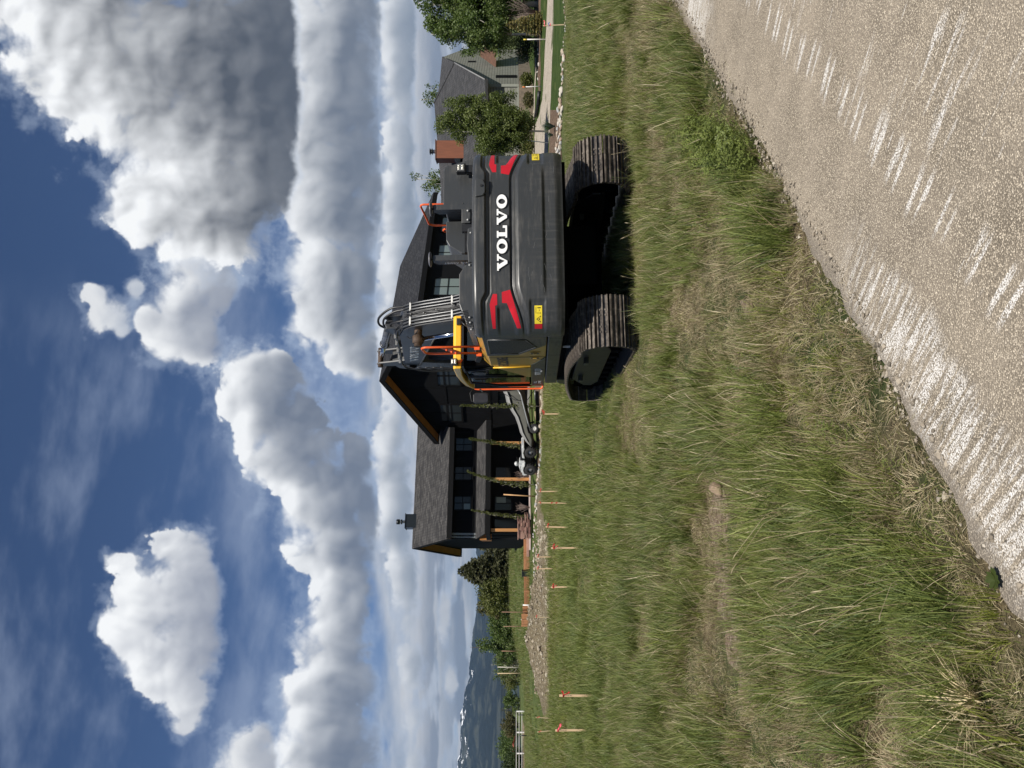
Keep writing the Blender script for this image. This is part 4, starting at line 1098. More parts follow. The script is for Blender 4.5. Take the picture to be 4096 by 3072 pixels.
    # ---- undercarriage
    cbx = .05
    B(MB().prism([(cbx-.95, .50), (cbx-.60, .88), (cbx+.60, .88), (cbx+.95, .50), (cbx+.95, .34), (cbx-.95, .34)], 'y', -1.15, 1.15), 'undercarriage_frame', BLKM, bevel=.02)
    B(MB().span(cbx-.5, cbx+.5, -1.9, 1.7, .50, .98), 'belly_guard', BLKM)
    yc0, yc1 = -2.18, 1.82; zc = .42; R0 = .40; n = 56
    loop = [(-1.9, -.005), (1.6, -.005)]
    loop += [(yc1+R0*sin(a), .40-R0*cos(a)) for a in np.linspace(.15, 2.6, 12)]
    loop += [(.95, .865), (.1, .925), (-.75, .93), (-1.35, .895)]
    loop += [(yc0-R0*sin(a), .40+R0*cos(a)) for a in np.linspace(-.35, 2.95, 14)]
    for _ in range(3):                        # round the corners off
        loop = [q for i in range(len(loop)) for q in ((loop[i][0]*.75+loop[(i+1) % len(loop)][0]*.25, loop[i][1]*.75+loop[(i+1) % len(loop)][1]*.25), (loop[i][0]*.25+loop[(i+1) % len(loop)][0]*.75, loop[i][1]*.25+loop[(i+1) % len(loop)][1]*.75))]
    seg_ = [math.dist(loop[i], loop[(i+1) % len(loop)]) for i in range(len(loop))]; tot = sum(seg_); pitch = tot/n
    def track_point(s):
        s = s % tot; i = 0
        while s > seg_[i]: s -= seg_[i]; i += 1
        a, b_ = loop[i], loop[(i+1) % len(loop)]; f = s/seg_[i]
        a0, b0 = loop[i-2], loop[(i+3) % len(loop)]
        dy, dz = b0[0]-a0[0], b0[1]-a0[1]
        return (a[0]+(b_[0]-a[0])*f, a[1]+(b_[1]-a[1])*f, atan2(dz, dy)+pi)
    # one shoe, shared by both belts: plate with three grousers, worn at the edges
    sh = MB(); hw = .40; hp = pitch*.47
    sh.prism([(-hp, -.012), (-hp, .012), (hp, .012), (hp, -.012)], 'x', -hw, hw)
    for g_ in (-hp+.012, 0., hp-.012):
        sh.prism([(g_-.013, .012), (g_-.009, .048), (g_+.009, .048), (g_+.013, .012)], 'x', -hw, hw)
    for xx in (-.17, -.09, .09, .17):
        for yy in (-hp*.5, hp*.5): sh.cyl((xx, yy, .012), (xx, yy, .026), .016, seg=8)
    sho = None
    for sx in (-1.305+cbx, 1.305+cbx):
        tb = B(MB().span(sx-.06, sx-.02, yc0, yc1, .30, .70).span(sx+.02, sx+.06, yc0, yc1, .30, .70), 'track', BLKM)
        for k in range(n):
            y, z, th = track_point((k+.5)*pitch)
            if sho is None:
                sho = sh.build('track_shoe', TRK, tb); o = sho
            else:
                o = sho.copy(); C.objects.link(o); o.parent = tb
            o.location = (sx, y, z); o.rotation_euler = (th, 0, 0)
        fr2 = MB().prism([(yc0+.40, .36), (yc0+.40, .52), (yc0+.8, .78), (yc1-1.0, .80), (yc1-.35, .52), (yc1-.35, .36), (yc1-.7, .26), (yc0+.7, .26)], 'x', sx-.20, sx+.20).build('track_frame', BLK, tb, bevel=.02)
        for y in (-.95, .55): MB().span(sx-.30, sx+.30, y-.08, y+.08, .60, .68).build('frame_step', DKG, tb, bevel=.01)
        for k in range(8): MB().cyl((sx-.16, yc0+.5+k*.42, .17), (sx+.16, yc0+.5+k*.42, .17), .10, seg=18).build('track_roller', BLKM, tb)
        mb = MB()
        mb.cyl((sx-.10, yc1, .40), (sx+.10, yc1, .40), .33, seg=32); mb.cyl((sx-.20, yc1, zc), (sx+.20, yc1, zc), .12, seg=20); mb.build('idler', BLKM, tb)
        mb = MB(); pts = []
        for k in range(42): a = 2*pi*k/42; r = .345 if k % 2 else .30; pts.append((yc0+r*cos(a), .40+r*sin(a)))
        mb.prism(pts, 'x', sx-.035, sx+.035); mb.cyl((sx-.22, yc0, zc), (sx+.18, yc0, zc), .27, seg=24); mb.build('drive_sprocket', BLKM, tb)
    # bright guide strips under the skirt on the left
    BM_ = M('bare_metal', (.55, .55, .53), .5, .2)
    MB().span(-1.36, -1.34, -1.44, -1.38, .93, 1.05).build('step_edge', BM_, root); MB().span(-1.36, -1.34, 1.28, 1.34, .78, 1.02).build('step_edge', BM_, root)
    B(MB().prism([(1.20, 1.08), (1.55, 1.06), (1.78, .86), (1.74, .70), (1.30, .72)], 'x', -1.38, -1.0), 'front_step', DKG, bevel=.02)
exc_build()

# ------------------------------------------------------------------ houses
def mat_shingle(name, cols, ang, rows=5.2):
    """courses of shingles: long bricks in a plane turned to the roof's own direction"""
    m, nt, b = new_mat(name); N = nt.nodes.new; L = nt.links.new
    g = N('ShaderNodeNewGeometry').outputs['Position']
    mp = N('ShaderNodeMapping'); mp.vector_type = 'TEXTURE'; mp.inputs['Rotation'].default_value = (0, 0, ang); L(g, mp.inputs['Vector'])
    s = N('ShaderNodeSeparateXYZ'); L(mp.outputs[0], s.inputs[0])
    cb = N('ShaderNodeCombineXYZ'); L(s.outputs[0], cb.inputs[0]); L(mth(N, L, 'MULTIPLY', s.outputs[2], 2.1), cb.inputs[1])
    br = N('ShaderNodeTexBrick'); br.inputs['Scale'].default_value = rows; br.inputs['Mortar Size'].default_value = .03; br.inputs['Mortar Smooth'].default_value = .2
    br.inputs['Brick Width'].default_value = 1.6; br.inputs['Row Height'].default_value = .55
    br.inputs['Color1'].default_value = (0, 0, 0, 1); br.inputs['Color2'].default_value = (1, 1, 1, 1); br.inputs['Mortar'].default_value = (-.5, -.5, -.5, 1) if False else (0, 0, 0, 1)
    L(cb.outputs[0], br.inputs['Vector']); br.inputs['Scale'].default_value = 1.0; br.inputs['Brick Width'].default_value = .36; br.inputs['Row Height'].default_value = .12; br.inputs['Mortar Size'].default_value = .018
    bw = N('ShaderNodeSeparateColor'); L(br.outputs['Color'], bw.inputs[0])
    c = ramp(N, L, bw.outputs[0], [(0, cols[0]), (.5, cols[1]), (1, cols[2])])
    c = mixc(N, L, mth(N, L, 'MULTIPLY', br.outputs['Fac'], .7), c, tuple(x*.35 for x in cols[0]))
    c = mixc(N, L, .4, c, ramp(N, L, noise(N, L, g, 1.2, 5), [(.3, (.65, .65, .65)), (.7, (1, 1, 1))]), 'MULTIPLY')
    L(c, b.inputs['Base Color']); setin(b, rough=.9, spec=.2)
    bump_(N, L, b, mth(N, L, 'SUBTRACT', noise(N, L, g, 30, 3), br.outputs['Fac']), .5, .03)
    return m
def mat_siding(name, col, ang, pitch=.16, vertical=False, dark=.35):
    """clapboards: one soft step per board"""
    m, nt, b = new_mat(name); N = nt.nodes.new; L = nt.links.new
    g = N('ShaderNodeNewGeometry').outputs['Position']
    s = N('ShaderNodeSeparateXYZ'); L(g, s.inputs[0])
    w = mth(N, L, 'FRACT', mth(N, L, 'DIVIDE', s.outputs[2], pitch))
    gap = sm_(N, L, w, .10, .2, 1, 0)
    c = ramp(N, L, noise(N, L, g, 2.5, 5), [(.3, tuple(x*.85 for x in col)), (.7, tuple(x*1.1 for x in col))])
    c = mixc(N, L, mth(N, L, 'MULTIPLY', gap, .8), c, tuple(x*dark for x in col))
    L(c, b.inputs['Base Color']); setin(b, rough=.8, spec=.3)
    bump_(N, L, b, w, .5, .02)
    return m
BWALL = M('black_stained_wall', (.0050, .0053, .0062), .8, var=.25, scale=2.0, bump=.15, bscale=18, spec=.12)
BTRIM = M('black_trim', (.004, .004, .0045), .75, var=.15, scale=4, spec=.15)
WOOD = M('stained_soffit_wood', (.33, .14, .035), .55, var=.22, scale=2.2, stretch=(1, 1, .2))
POSTW = M('cedar_post', (.42, .20, .065), .6, var=.2, scale=3, stretch=(3, 3, .3))
CONC = M('pale_concrete', (.36, .34, .31), .9, var=.15, scale=3)
METB = M('black_metal_sheet', (.018, .022, .024), .35, .4, var=.15, scale=4)
def mat_pane(name, tint, rough=.06, spec=.3):
    m, nt, b = new_mat(name); b.inputs['Base Color'].default_value = (*tint, 1); setin(b, rough=rough, spec=spec); return m
PANE_D = mat_pane('dark_window_glass', (.006, .008, .009))
PANE_L = mat_pane('sky_bright_glass', (.17, .21, .205))  # brightness of sky in the glass, put into the base colour
PANE_M = mat_pane('grey_window_glass', (.022, .027, .029))

def black_house():
    base = Vector((0, 46, .60)); root = empty('black_house', base, 'black two storey house with grey shingle roofs, orange wood soffits and a front porch', 'house')
    A = Vector((.17, 43.0)); e1 = Vector((.716, .697)); p1 = Vector((.697, -.716))
    def W1(v):  # (u right, v back, z abs) -> local
        q = A+p1*v[0]+e1*v[1]; return (q.x-base.x, q.y-base.y, v[2]-base.z)
    O = A+e1*.8+p1*(-5.55)
    u2 = Vector((-.94, -.3412)); n2 = Vector((.3412, -.94))
    def W2(v):  # (a leftwards, b to the camera, z abs)
        q = O+u2*v[0]+n2*v[1]; return (q.x-base.x, q.y-base.y, v[2]-base.z)
    m1 = lambda: MB(W1)
    m2 = lambda: MB(W2)
    ridge, eave, hs = 9.74, 6.88, 5.95; sl_ = (ridge-eave)/hs
    def roofz(u): return ridge-abs(u)*sl_
    # main wing walls
    wz = lambda u: roofz(u)-.30
    front = m1().add([(-5.55, .8, .45), (5.55, .8, .45), (5.55, .8, wz(5.55)), (0, .8, wz(0)), (-5.55, .8, wz(5.55)), (-5.55, 10.8, .45), (5.55, 10.8, .45), (5.55, 10.8, wz(5.55)), (0, 10.8, wz(0)), (-5.55, 10.8, wz(5.55))],
        [(0, 1, 2, 3, 4), (9, 8, 7, 6, 5), (0, 4, 9, 5), (1, 6, 7, 2), (0, 5, 6, 1)]).build('wall', BWALL, root)
    ang1 = atan2(e1.y, e1.x); sh1 = mat_shingle('slate_shingles', [(.016, .017, .020), (.028, .029, .033), (.050, .051, .055)], ang1)
    ang2 = atan2(u2.y, u2.x); sh2 = mat_shingle('grey_shingles', [(.032, .031, .032), (.060, .058, .057), (.095, .091, .088)], ang2)
    Lm = 11.6
    for s in (-1, 1):
        q = [(0, 0, ridge), (s*hs, 0, eave), (s*hs, Lm, eave), (0, Lm, ridge)]; t = .10
        rf = m1().add(q+[(a, b, c-t) for a, b, c in q], [(0, 1, 2, 3), (7, 6, 5, 4), (0, 4, 5, 1), (1, 5, 6, 2), (2, 6, 7, 3), (3, 7, 4, 0)]).build('roof', sh1, root)
        # fascia boards and the wooden soffit under the overhang
        def slab(u0, u1, v0, v1, z0off, z1off, name, mat):
            q = [(u0, v0, roofz(u0)-z0off), (u1, v0, roofz(u1)-z0off), (u1, v1, roofz(u1)-z0off), (u0, v1, roofz(u0)-z0off)]
            k = [(a, b, c-(z1off-z0off)) for a, b, c in q]
            return m1().add(q+k, [(0, 1, 2, 3), (7, 6, 5, 4), (0, 4, 5, 1), (1, 5, 6, 2), (2, 6, 7, 3), (3, 7, 4, 0)]).build(name, mat, rf)
        slab(0, s*hs, -.03, .035, .03, .36, 'fascia', BTRIM)
        slab(0, s*hs, Lm-.035, Lm+.03, .03, .36, 'fascia', BTRIM)
        slab(s*(hs-.03), s*(hs+.02), .035, Lm-.035, .02, .30, 'fascia', BTRIM)
        slab(0.01*s, s*(hs-.05), .045, .79, .22, .27, 'soffit', WOOD)
        slab(s*5.57, s*(hs-.04), .80, Lm-.05, .22, .27, 'soffit', BTRIM)
    # wall joints
    for u in (-4.9, -3.75, -2.6, -1.45, -.3, .9, 2.1):
        m1().span(u-.03, u+.03, .775, .80, .9, wz(u)-.12).build('batten', BTRIM, root)
    for z in (3.12, 5.9):
        h_ = min(5.5, (ridge-.3-z)/sl_-.1); m1().span(-h_, h_, .765, .80, z-.06, z+.06).build('belt_board', BTRIM, root)
    def window(mf, a0, a1, z0, z1, pl, out, pane, axis, cols=2, rows=1, fw=.07):
        """framed window on the plane 'axis = pl', standing out by 'out'"""
        def bx(c0, c1, z0_, z1_, d0, d1):
            m = mf(); 
            if axis == 'v': m.span(c0, c1, pl+d0, pl+d1, z0_, z1_)
            elif axis == 'u': m.span(pl+d0, pl+d1, c0, c1, z0_, z1_)
            return m
        s = out
        fr = mf()
        def bb(m, c0, c1, za, zb, d0, d1):
            if axis == 'v': m.span(c0, c1, pl+d0, pl+d1, za, zb)
            else: m.span(pl+d0, pl+d1, c0, c1, za, zb)
        bb(fr, a0-fw, a0, z0-fw, z1+fw, 0, s*.07); bb(fr, a1, a1+fw, z0-fw, z1+fw, 0, s*.07)
        bb(fr, a0, a1, z1, z1+fw, 0, s*.07); bb(fr, a0, a1, z0-fw*1.6, z0, 0, s*.09)
        for k in range(1, cols): x = a0+(a1-a0)*k/cols; bb(fr, x-.02, x+.02, z0, z1, s*.012, s*.045)
        for k in range(1, rows): z = z0+(z1-z0)*k/rows; bb(fr, a0, a1, z-.018, z+.018, s*.013, s*.044)
        f = fr.build('window', BTRIM, root)
        p = mf(); bb(p, a0, a1, z0, z1, s*.002, s*.010); p.build('pane', pane, f)
        return f
    window(m1, -4.55, -2.95, 5.0, 6.30, .80, -1, PANE_M, 'v', 2, 2)
    window(m1, -1.15, .45, 4.95, 6.30, .80, -1, PANE_M, 'v', 2, 2)
    window(m1, 4.62, 6.15, 4.60, 6.10, 5.55, 1, PANE_L, 'u', 2, 2)  # sky reflected in these side panes is painted as a pale pane colour
    window(m1, 1.30, 2.84, 4.60, 6.10, 5.55, 1, PANE_L, 'u', 2, 2)
    window(m1, 7.6, 9.2, 4.60, 6.10, 5.55, 1, PANE_L, 'u', 2, 2)
    window(m1, -2.9, -.9, 1.2, 2.6, .80, -1, PANE_D, 'v', 2, 1)
    m1().span(-5.6, 5.6, .74, .80, .40, .72).build('foundation', CONC, root)
    # ---- left wing
    z0, ze, zr = .45, 5.80, 8.57
    La = 6.75; wallp = m2().add([(-2, 0, z0), (La, 0, z0), (La, 0, 6.0), (-2, 0, 6.0), (-2, -8, z0), (La, -8, z0), (La, -8, 6.0), (-2, -8, 6.0), (La, -4, zr-.3), (-2, -4, zr-.3)],
        [(0, 1, 2, 3), (7, 6, 5, 4), (1, 5, 6, 8, 2), (3, 9, 7, 4, 0), (0, 4, 5, 1), (2, 8, 9, 3), (8, 6, 7, 9)]).build('wall', BWALL, root)
    for s in (1, -1):
        be = .8 if s > 0 else -8.8
        q = [(-2, -4, zr), (7.25, -4, zr), (7.25, be, ze), (-2 if s < 0 else .0, be, ze)]; t = .10
        rf = m2().add(q+[(a, b, c-t) for a, b, c in q], [(0, 1, 2, 3), (7, 6, 5, 4), (0, 4, 5, 1), (1, 5, 6, 2), (2, 6, 7, 3), (3, 7, 4, 0)]).build('roof', sh2, root)
        def rz(b): return zr-abs(b+4)*(zr-ze)/4.8
        def slab2(a0, a1, b0, b1, o0, o1, name, mat):
            q = [(a0, b0, rz(b0)-o0), (a1, b0, rz(b0)-o0), (a1, b1, rz(b1)-o0), (a0, b1, rz(b1)-o0)]; k = [(a, b, c-(o1-o0)) for a, b, c in q]
            return m2().add(q+k, [(0, 1, 2, 3), (7, 6, 5, 4), (0, 4, 5, 1), (1, 5, 6, 2), (2, 6, 7, 3), (3, 7, 4, 0)]).build(name, mat, rf)
        slab2(7.22, 7.28, -4, be, .03, .34, 'fascia', BTRIM)
        slab2(0, 7.2, be-.03*s, be+.03*s, .02, .32, 'fascia', BTRIM)
        slab2(La, 7.2, -4, be-.04*s, .22, .27, 'soffit', WOOD)
        slab2(0, La, 0 if s > 0 else -8, be-.04*s, .22, .27, 'soffit', BTRIM)
    for a0 in (.95, 2.90, 4.85):
        window(m2, a0-.42, a0+.42, 4.36, 5.44, 0, 1, PANE_D, 'v', 2, 2)
    m2().span(4.88, 5.25, .011, .014, 4.40, 4.80).build('bright_patch', PANE_L, root)  # pale plate stands in for sky seen through the far windows
    for a in (0.1, 1.9, 3.9, 5.9, 6.6): m2().span(a-.03, a+.03, 0, .025, 4.05, 5.6).build('batten', BTRIM, root)
    m2().span(0, La, 0, .035, 4.18, 4.28).build('belt_board', BTRIM, root)
    # glazed corner at the end of the wing: slim posts with open sky behind
    for a in (6.93, 7.10):
        m2().span(a-.03, a+.03, -.06, 0.0, 4.0, 5.7).build('corner_post', BTRIM, root)
    m2().span(La, 7.13, -.04, -.02, 4.0, 5.6).build('corner_pane', GLS2, root)
    for a in (6.93, 7.10):
        m2().span(a-.03, a+.03, -.06, 0.0, .5, 3.2).build('corner_post', BTRIM, root)
    # ---- porch
    pa1 = 7.15; q = [(0, 0, 4.02), (pa1, 0, 4.02), (pa1, 2.45, 3.36), (0, 2.45, 3.36)]
    pr = m2().add(q+[(a, b, c-.09) for a, b, c in q], [(0, 1, 2, 3), (7, 6, 5, 4), (0, 4, 5, 1), (1, 5, 6, 2), (2, 6, 7, 3), (3, 7, 4, 0)]).build('porch_roof', sh2, root)
    m2().span(0, pa1, 2.40, 2.47, 3.02, 3.33).build('fascia', BTRIM, pr)
    m2().span(0, pa1, 2.10, 2.28, 2.98, 3.24).build('beam', BTRIM, pr)
    m2().span(pa1-.02, pa1+.05, .0, 2.45, 3.02, 3.30).build('fascia', BTRIM, pr)
    m2().span(pa1-.55, pa1-.02, .10, 2.38, 3.16, 3.19).build('soffit', WOOD, pr)
    m2().add([(pa1+.05, -.6, 3.0), (pa1+.05, 0.0, 3.0), (pa1+.05, 0, 3.75), (pa1+.05, -.6, 3.6), (pa1-.3, -.6, 3.0), (pa1-.3, 0, 3.0), (pa1-.3, 0, 3.75), (pa1-.3, -.6, 3.6)], [(0, 1, 2, 3), (7, 6, 5, 4), (0, 4, 5, 1), (1, 5, 6, 2), (2, 6, 7, 3), (3, 7, 4, 0)]).build('bracket', WOOD, pr)
    for a in (1.45, 3.77, 6.90):
        m2().span(a-.09, a+.09, 2.10, 2.28, .55, 2.98).build('porch_post', POSTW, root, bevel=.01)
    m2().span(0, 7.3, 0, 2.6, .40, .62).build('porch_slab', CONC, root)
    window(m2, 2.5, 3.3, 1.75, 2.75, 0, 1, PANE_D, 'v', 1, 1)
    f = window(m2, 4.42, 5.30, 1.75, 2.78, 0, 1, PANE_D, 'v', 2, 1)
    m2().span(4.46, 4.84, .011, .014, 2.1, 2.7).build('bright_patch', PANE_L, f)  # pale plate added as the bright part of this window
    window(m2, 5.9, 6.6, .75, 2.8, 0, 1, PANE_M, 'v', 1, 1)
    # ---- chimney on the wing
    ch = m2().span(4.95, 5.88, -4.45, -3.55, 7.9, 9.05).build('chimney', METB, root, bevel=.01)
    m2().span(4.90, 5.93, -4.50, -3.50, 9.05, 9.08).build('chimney_cap', METB, ch)
    def P(a, b, z): return W2((a, b, z))
    MB().cyl(P(5.42, -4, 9.08), P(5.42, -4, 9.45), .10).build('flue', STL, ch)
    MB().cyl(P(5.42, -4, 9.34), P(5.42, -4, 9.42), .17).build('flue_collar', METB, ch)
    MB().cyl(P(5.42, -4, 9.50), P(5.42, -4, 9.72), .18).build('flue_hood', METB, ch)
def mat_clear():
    m, nt, b = new_mat('clear_glass'); b.inputs['Base Color'].default_value = (.6, .65, .66, 1); setin(b, rough=.03, spec=.6); b.inputs['Alpha'].default_value = .18; return m
GLS2 = mat_clear()
black_house()

def grey_house():
    base = Vector((21.1, 50, ground(21.1, 50))); root = empty('grey_house', base, 'sage grey clapboard house with a dark hipped shingle roof and a tan stone base', 'house')
    f0 = lambda v: (v[0]-base.x, v[1]-base.y, v[2]-base.z)
    m = lambda: MB(f0)
    gz = base.z-.2
    SID = mat_siding('sage_clapboard', (.235, .238, .205), 0, .20, dark=.2)
    TRIM = M('sage_trim', (.25, .262, .225), .7, var=.08)
    STONE = M('tan_stone_base', (.17, .135, .10), .9, var=.35, scale=4, bump=.6, bscale=9)
    SHG = mat_shingle('dark_grey_shingles', [(.042, .043, .046), (.060, .061, .065), (.082, .082, .086)], 0, 4.4)
    # long wall, parallel to the road's view, then the gabled wing going back to the right
    E1 = Vector((21.2, 49.5, 3.56)); K = Vector((24.4, 54, 6.05)); T = Vector((22.3, 56.5, 7.88)); T2 = Vector((15.6, 56.5, 7.35)); E0_ = Vector((9.5, 49.5, 3.56)); T3 = Vector((9.5, 56.5, 7.35))
    Pk = Vector((27.4, 59.5, 7.55)); Q = Vector((25.2, 60.5, 7.9)); E2 = Vector((30.0, 60.5, 5.2))
    # body
    wl = m().add([(9.8, 50.1, gz), (21.0, 50.1, gz), (21.0, 50.1, 3.55), (9.8, 50.1, 3.55), (9.8, 62, gz), (29, 62, gz), (29, 62, 3.55), (9.8, 62, 3.55)],
        [(0, 1, 2, 3), (4, 7, 6, 5), (0, 3, 7, 4)]).build('wall', SID, root)
    G0 = Vector((21.0, 50.1)); G1 = Vector((28.6, 60.8)); d = (G1-G0)
    gp_ = lambda t, z: (G0.x+d.x*t, G0.y+d.y*t, z)
    ztop = lambda t: 3.50+(6.05-3.5)*(t/.42) if t < .42 else 6.05+(7.3-6.05)*((t-.42)/.35) if t < .77 else 7.3-(t-.77)*6
    ts = [0, .42, .77, 1.0]
    m().add([gp_(0, gz), gp_(1, gz), gp_(1, ztop(1)), gp_(.77, ztop(.77)), gp_(.42, ztop(.42)), gp_(0, ztop(0))], [tuple(range(6))]).build('gable_wall', SID, root)
    # stone base
    m().span(9.7, 21.06, 49.98, 50.09, gz, 1.22).build('stone_base', STONE, root)
    n = Vector((d.y, -d.x)).normalized()
    q = [(G0.x+n.x*.08, G0.y+n.y*.08), (G1.x+n.x*.08, G1.y+n.y*.08)]
    m().add([(q[0][0], q[0][1], gz), (q[1][0], q[1][1], gz), (q[1][0], q[1][1], 1.2), (q[0][0], q[0][1], 1.2), (G0.x, G0.y, 1.2), (G1.x, G1.y, 1.2)], [(0, 1, 2, 3), (3, 2, 5, 4)]).build('stone_base', STONE, root)
    m().span(20.90, 21.09, 49.97, 50.09, 1.22, 3.50).build('corner_board', TRIM, root)
    m().span(9.8, 21.1, 49.99, 50.09, 1.222, 1.31).build('sill_board', TRIM, root)
    # roofs
    def slabroof(pts, name='roof', t=.16):
        k = [p-Vector((0, 0, t)) for p in pts]; n_ = len(pts)
        return m().add([tuple(p) for p in pts]+[tuple(p) for p in k], [tuple(range(n_)), tuple(range(n_, 2*n_))[::-1]]+[(i, (i+1) % n_, n_+(i+1) % n_, n_+i) for i in range(n_)]).build(name, SHG, root)
    rf = slabroof([E1, K, T, T2]); slabroof([E1+Vector((-.001, 0, 0)), T2, T3, E0_])
    slabroof([K, Pk, Q, T])
    slabroof([T, Q, Vector((24, 64, 6.0)), Vector((15.6, 63, 3.6)), T2]); slabroof([T2, Vector((15.6, 63, 3.6)), Vector((9.5, 63, 3.6)), T3])
    m().tube([E1+Vector((0, 0, .01)), K+Vector((0, 0, .01))], .05, 6).build('roof_edge', M('roof_edge_metal', (.20, .20, .20), .6), rf)
    m().tube([K+Vector((0, 0, .02)), T+Vector((0, 0, .02))], .06, 6).build('ridge_cap', SHG, rf)
    m().span(9.5, 21.2, 49.38, 49.5, 3.36, 3.56).build('gutter', M('dark_gutter', (.03, .03, .03), .5), root)
    vp = m().cyl((19.6, 52.6, 5.3), (19.6, 52.6, 5.75), .05).build('roof_vent', M('white_vent', (.7, .7, .68), .5), rf)
    # door and windows
    t0 = .12
    def gw(t, z0, z1, w, name, mat):
        c = G0+d*t; t_ = d.normalized()
        a = c-t_*w/2+n*.03; b_ = c+t_*w/2+n*.03; a2 = c-t_*w/2; b2 = c+t_*w/2
        return m().add([(a.x, a.y, z0), (b_.x, b_.y, z0), (b_.x, b_.y, z1), (a.x, a.y, z1), (a2.x, a2.y, z0), (b2.x, b2.y, z0), (b2.x, b2.y, z1), (a2.x, a2.y, z1)], [(0, 1, 2, 3), (4, 7, 6, 5), (0, 4, 5, 1), (2, 6, 7, 3), (0, 3, 7, 4), (1, 5, 6, 2)]).build(name, mat, root)
    w = gw(.22, 1.35, 2.9, .85, 'window', BTRIM); 
    gw(.223, 1.42, 2.83, .68, 'pane', PANE_D).parent = w
    gw(.62, 4.6, 5.2, .5, 'window', BTRIM)
    m().span(12.6, 14.4, 50.0, 50.095, 1.32, 2.9).build('window', TRIM, root)
    m().span(12.72, 14.28, 49.985, 49.999, 1.42, 2.8).build('pane', PANE_D, root)
    # porch gable in cedar colour, half hidden by the trees
    c = G0+d*.52
    m().add([(c.x+.3, c.y-1.3, 2.9), (c.x+2.9, c.y+1.0, 2.9), (c.x+1.6, c.y-.3, 4.2), (c.x-.4, c.y-.5, 2.95), (c.x+2.2, c.y+1.6, 2.95), (c.x+1.0, c.y+.6, 4.25)], [(0, 1, 2), (0, 2, 5, 3), (2, 1, 4, 5), (0, 3, 4, 1)]).build('porch_gable', M('cedar_panel', (.10, .05, .032), .8, var=.35, scale=5), root)
    # boxed chimney
    cx, cy = 17.4, 53.3
    ch = m().span(cx-.66, cx+.66, cy-.6, cy+.6, 4.6, 7.36).build('chimney', M('rust_brown_boards', (.19, .065, .032), .7, var=.18, scale=2.5, stretch=(6, 6, .4)), root, bevel=.01)
    m().span(cx-.73, cx+.73, cy-.63, cy+.63, 7.34, 7.40).build('chimney_cap', M('brown_trim', (.10, .045, .03), .6), ch)
    MB(f0).cyl((cx+.02, cy, 7.38), (cx+.02, cy, 7.68), .14).build('flue', STL, ch)
    MB(f0).lathe([(.15, 0), (.24, .03), (.24, .05), (.15, .09), (.15, .15), (.24, .18), (.24, .21), (.0, .26)], (cx+.02, cy, 7.64), 'z', 18).build('flue_hood', METB, ch)
    m().add([(cx-.66, cy-.6, 5.5), (cx-.66, cy-.6, 6.0), (cx-1.05, cy-.5, 5.6), (cx-.66, cy+.3, 5.5), (cx-.66, cy+.3, 6.0), (cx-1.05, cy+.2, 5.6)], [(0, 1, 2), (5, 4, 3), (0, 2, 5, 3), (1, 4, 5, 2), (0, 3, 4, 1)]).build('cricket', METB, ch)
grey_house()

# ------------------------------------------------------------------ trees and shrubs
def mat_leaf(name, cols, trans=.35, rough=.55):
    m, nt, b = new_mat(name); N = nt.nodes.new; L = nt.links.new
    at_ = N('ShaderNodeAttribute'); at_.attribute_name = 'tint'
    g = N('ShaderNodeNewGeometry').outputs['Position']
    f = mth(N, L, 'ADD', mth(N, L, 'MULTIPLY', at_.outputs['Fac'], .75), mth(N, L, 'MULTIPLY', noise(N, L, g, .9, 3), .35))
    c = ramp(N, L, f, [(i/(len(cols)-1)*.9+.08, k) for i, k in enumerate(cols)])
    L(c, b.inputs['Base Color']); setin(b, rough=rough, spec=.35)
    tr = N('ShaderNodeBsdfTranslucent'); L(mixc(N, L, 1.0, c, (1.0, 1.15, .45), 'MULTIPLY'), tr.inputs['Color'])
    mx = N('ShaderNodeMixShader'); mx.inputs[0].default_value = trans
    L(b.outputs[0], mx.inputs[1]); L(tr.outputs[0], mx.inputs[2]); L(mx.outputs[0], nt.nodes['Material Output'].inputs['Surface'])
    return m
def leaves_mesh(name, Pc, size, mat, parent, rs, aspect=.75, up=0., tint=None, droop=None):
    """one small folded quad per leaf"""
    n = len(Pc)
    d = rs.normal(size=(n, 3)); d[:, 2] += up; d /= np.linalg.norm(d, axis=1)[:, None]
    if droop is not None: d = droop/np.linalg.norm(droop, axis=1)[:, None]
    a = rs.normal(size=(n, 3)); a -= d*np.sum(a*d, 1)[:, None]; a /= np.linalg.norm(a, axis=1)[:, None]
    s = (size*rs.uniform(.65, 1.35, n))[:, None]
    V = np.stack([Pc, Pc+d*s*.5+a*s*.5*aspect, Pc+d*s, Pc+d*s*.5-a*s*.5*aspect], 1).reshape(-1, 3)
    Fc = np.arange(4*n).reshape(n, 4)
    o = mesh_np(name, V, Fc, mat, parent, False)
    t = rs.uniform(0, 1, n) if tint is None else tint
    at_ = o.data.attributes.new('tint', 'FLOAT', 'POINT'); at_.data.foreach_set('value', np.repeat(t, 4).astype(np.float32))
    return o
LF_ASPEN = mat_leaf('aspen_leaf', [(.035, .060, .014), (.070, .110, .028), (.11, .155, .045), (.18, .21, .09)])
LF_MID = mat_leaf('light_aspen_leaf', [(.045, .062, .014), (.085, .115, .028), (.13, .165, .045), (.20, .22, .09)])
LF_YG = mat_leaf('yellow_green_leaf', [(.040, .055, .012), (.085, .10, .025), (.13, .14, .04), (.17, .17, .06)])
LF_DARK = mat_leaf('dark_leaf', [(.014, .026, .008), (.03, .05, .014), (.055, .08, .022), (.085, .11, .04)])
LF_OLIVE = mat_leaf('olive_leaf', [(.05, .055, .022), (.085, .085, .035), (.12, .11, .05), (.16, .14, .07)])
LF_SPRUCE = mat_leaf('spruce_needle', [(.030, .034, .018), (.058, .062, .032), (.092, .096, .05), (.14, .14, .075)], .12)
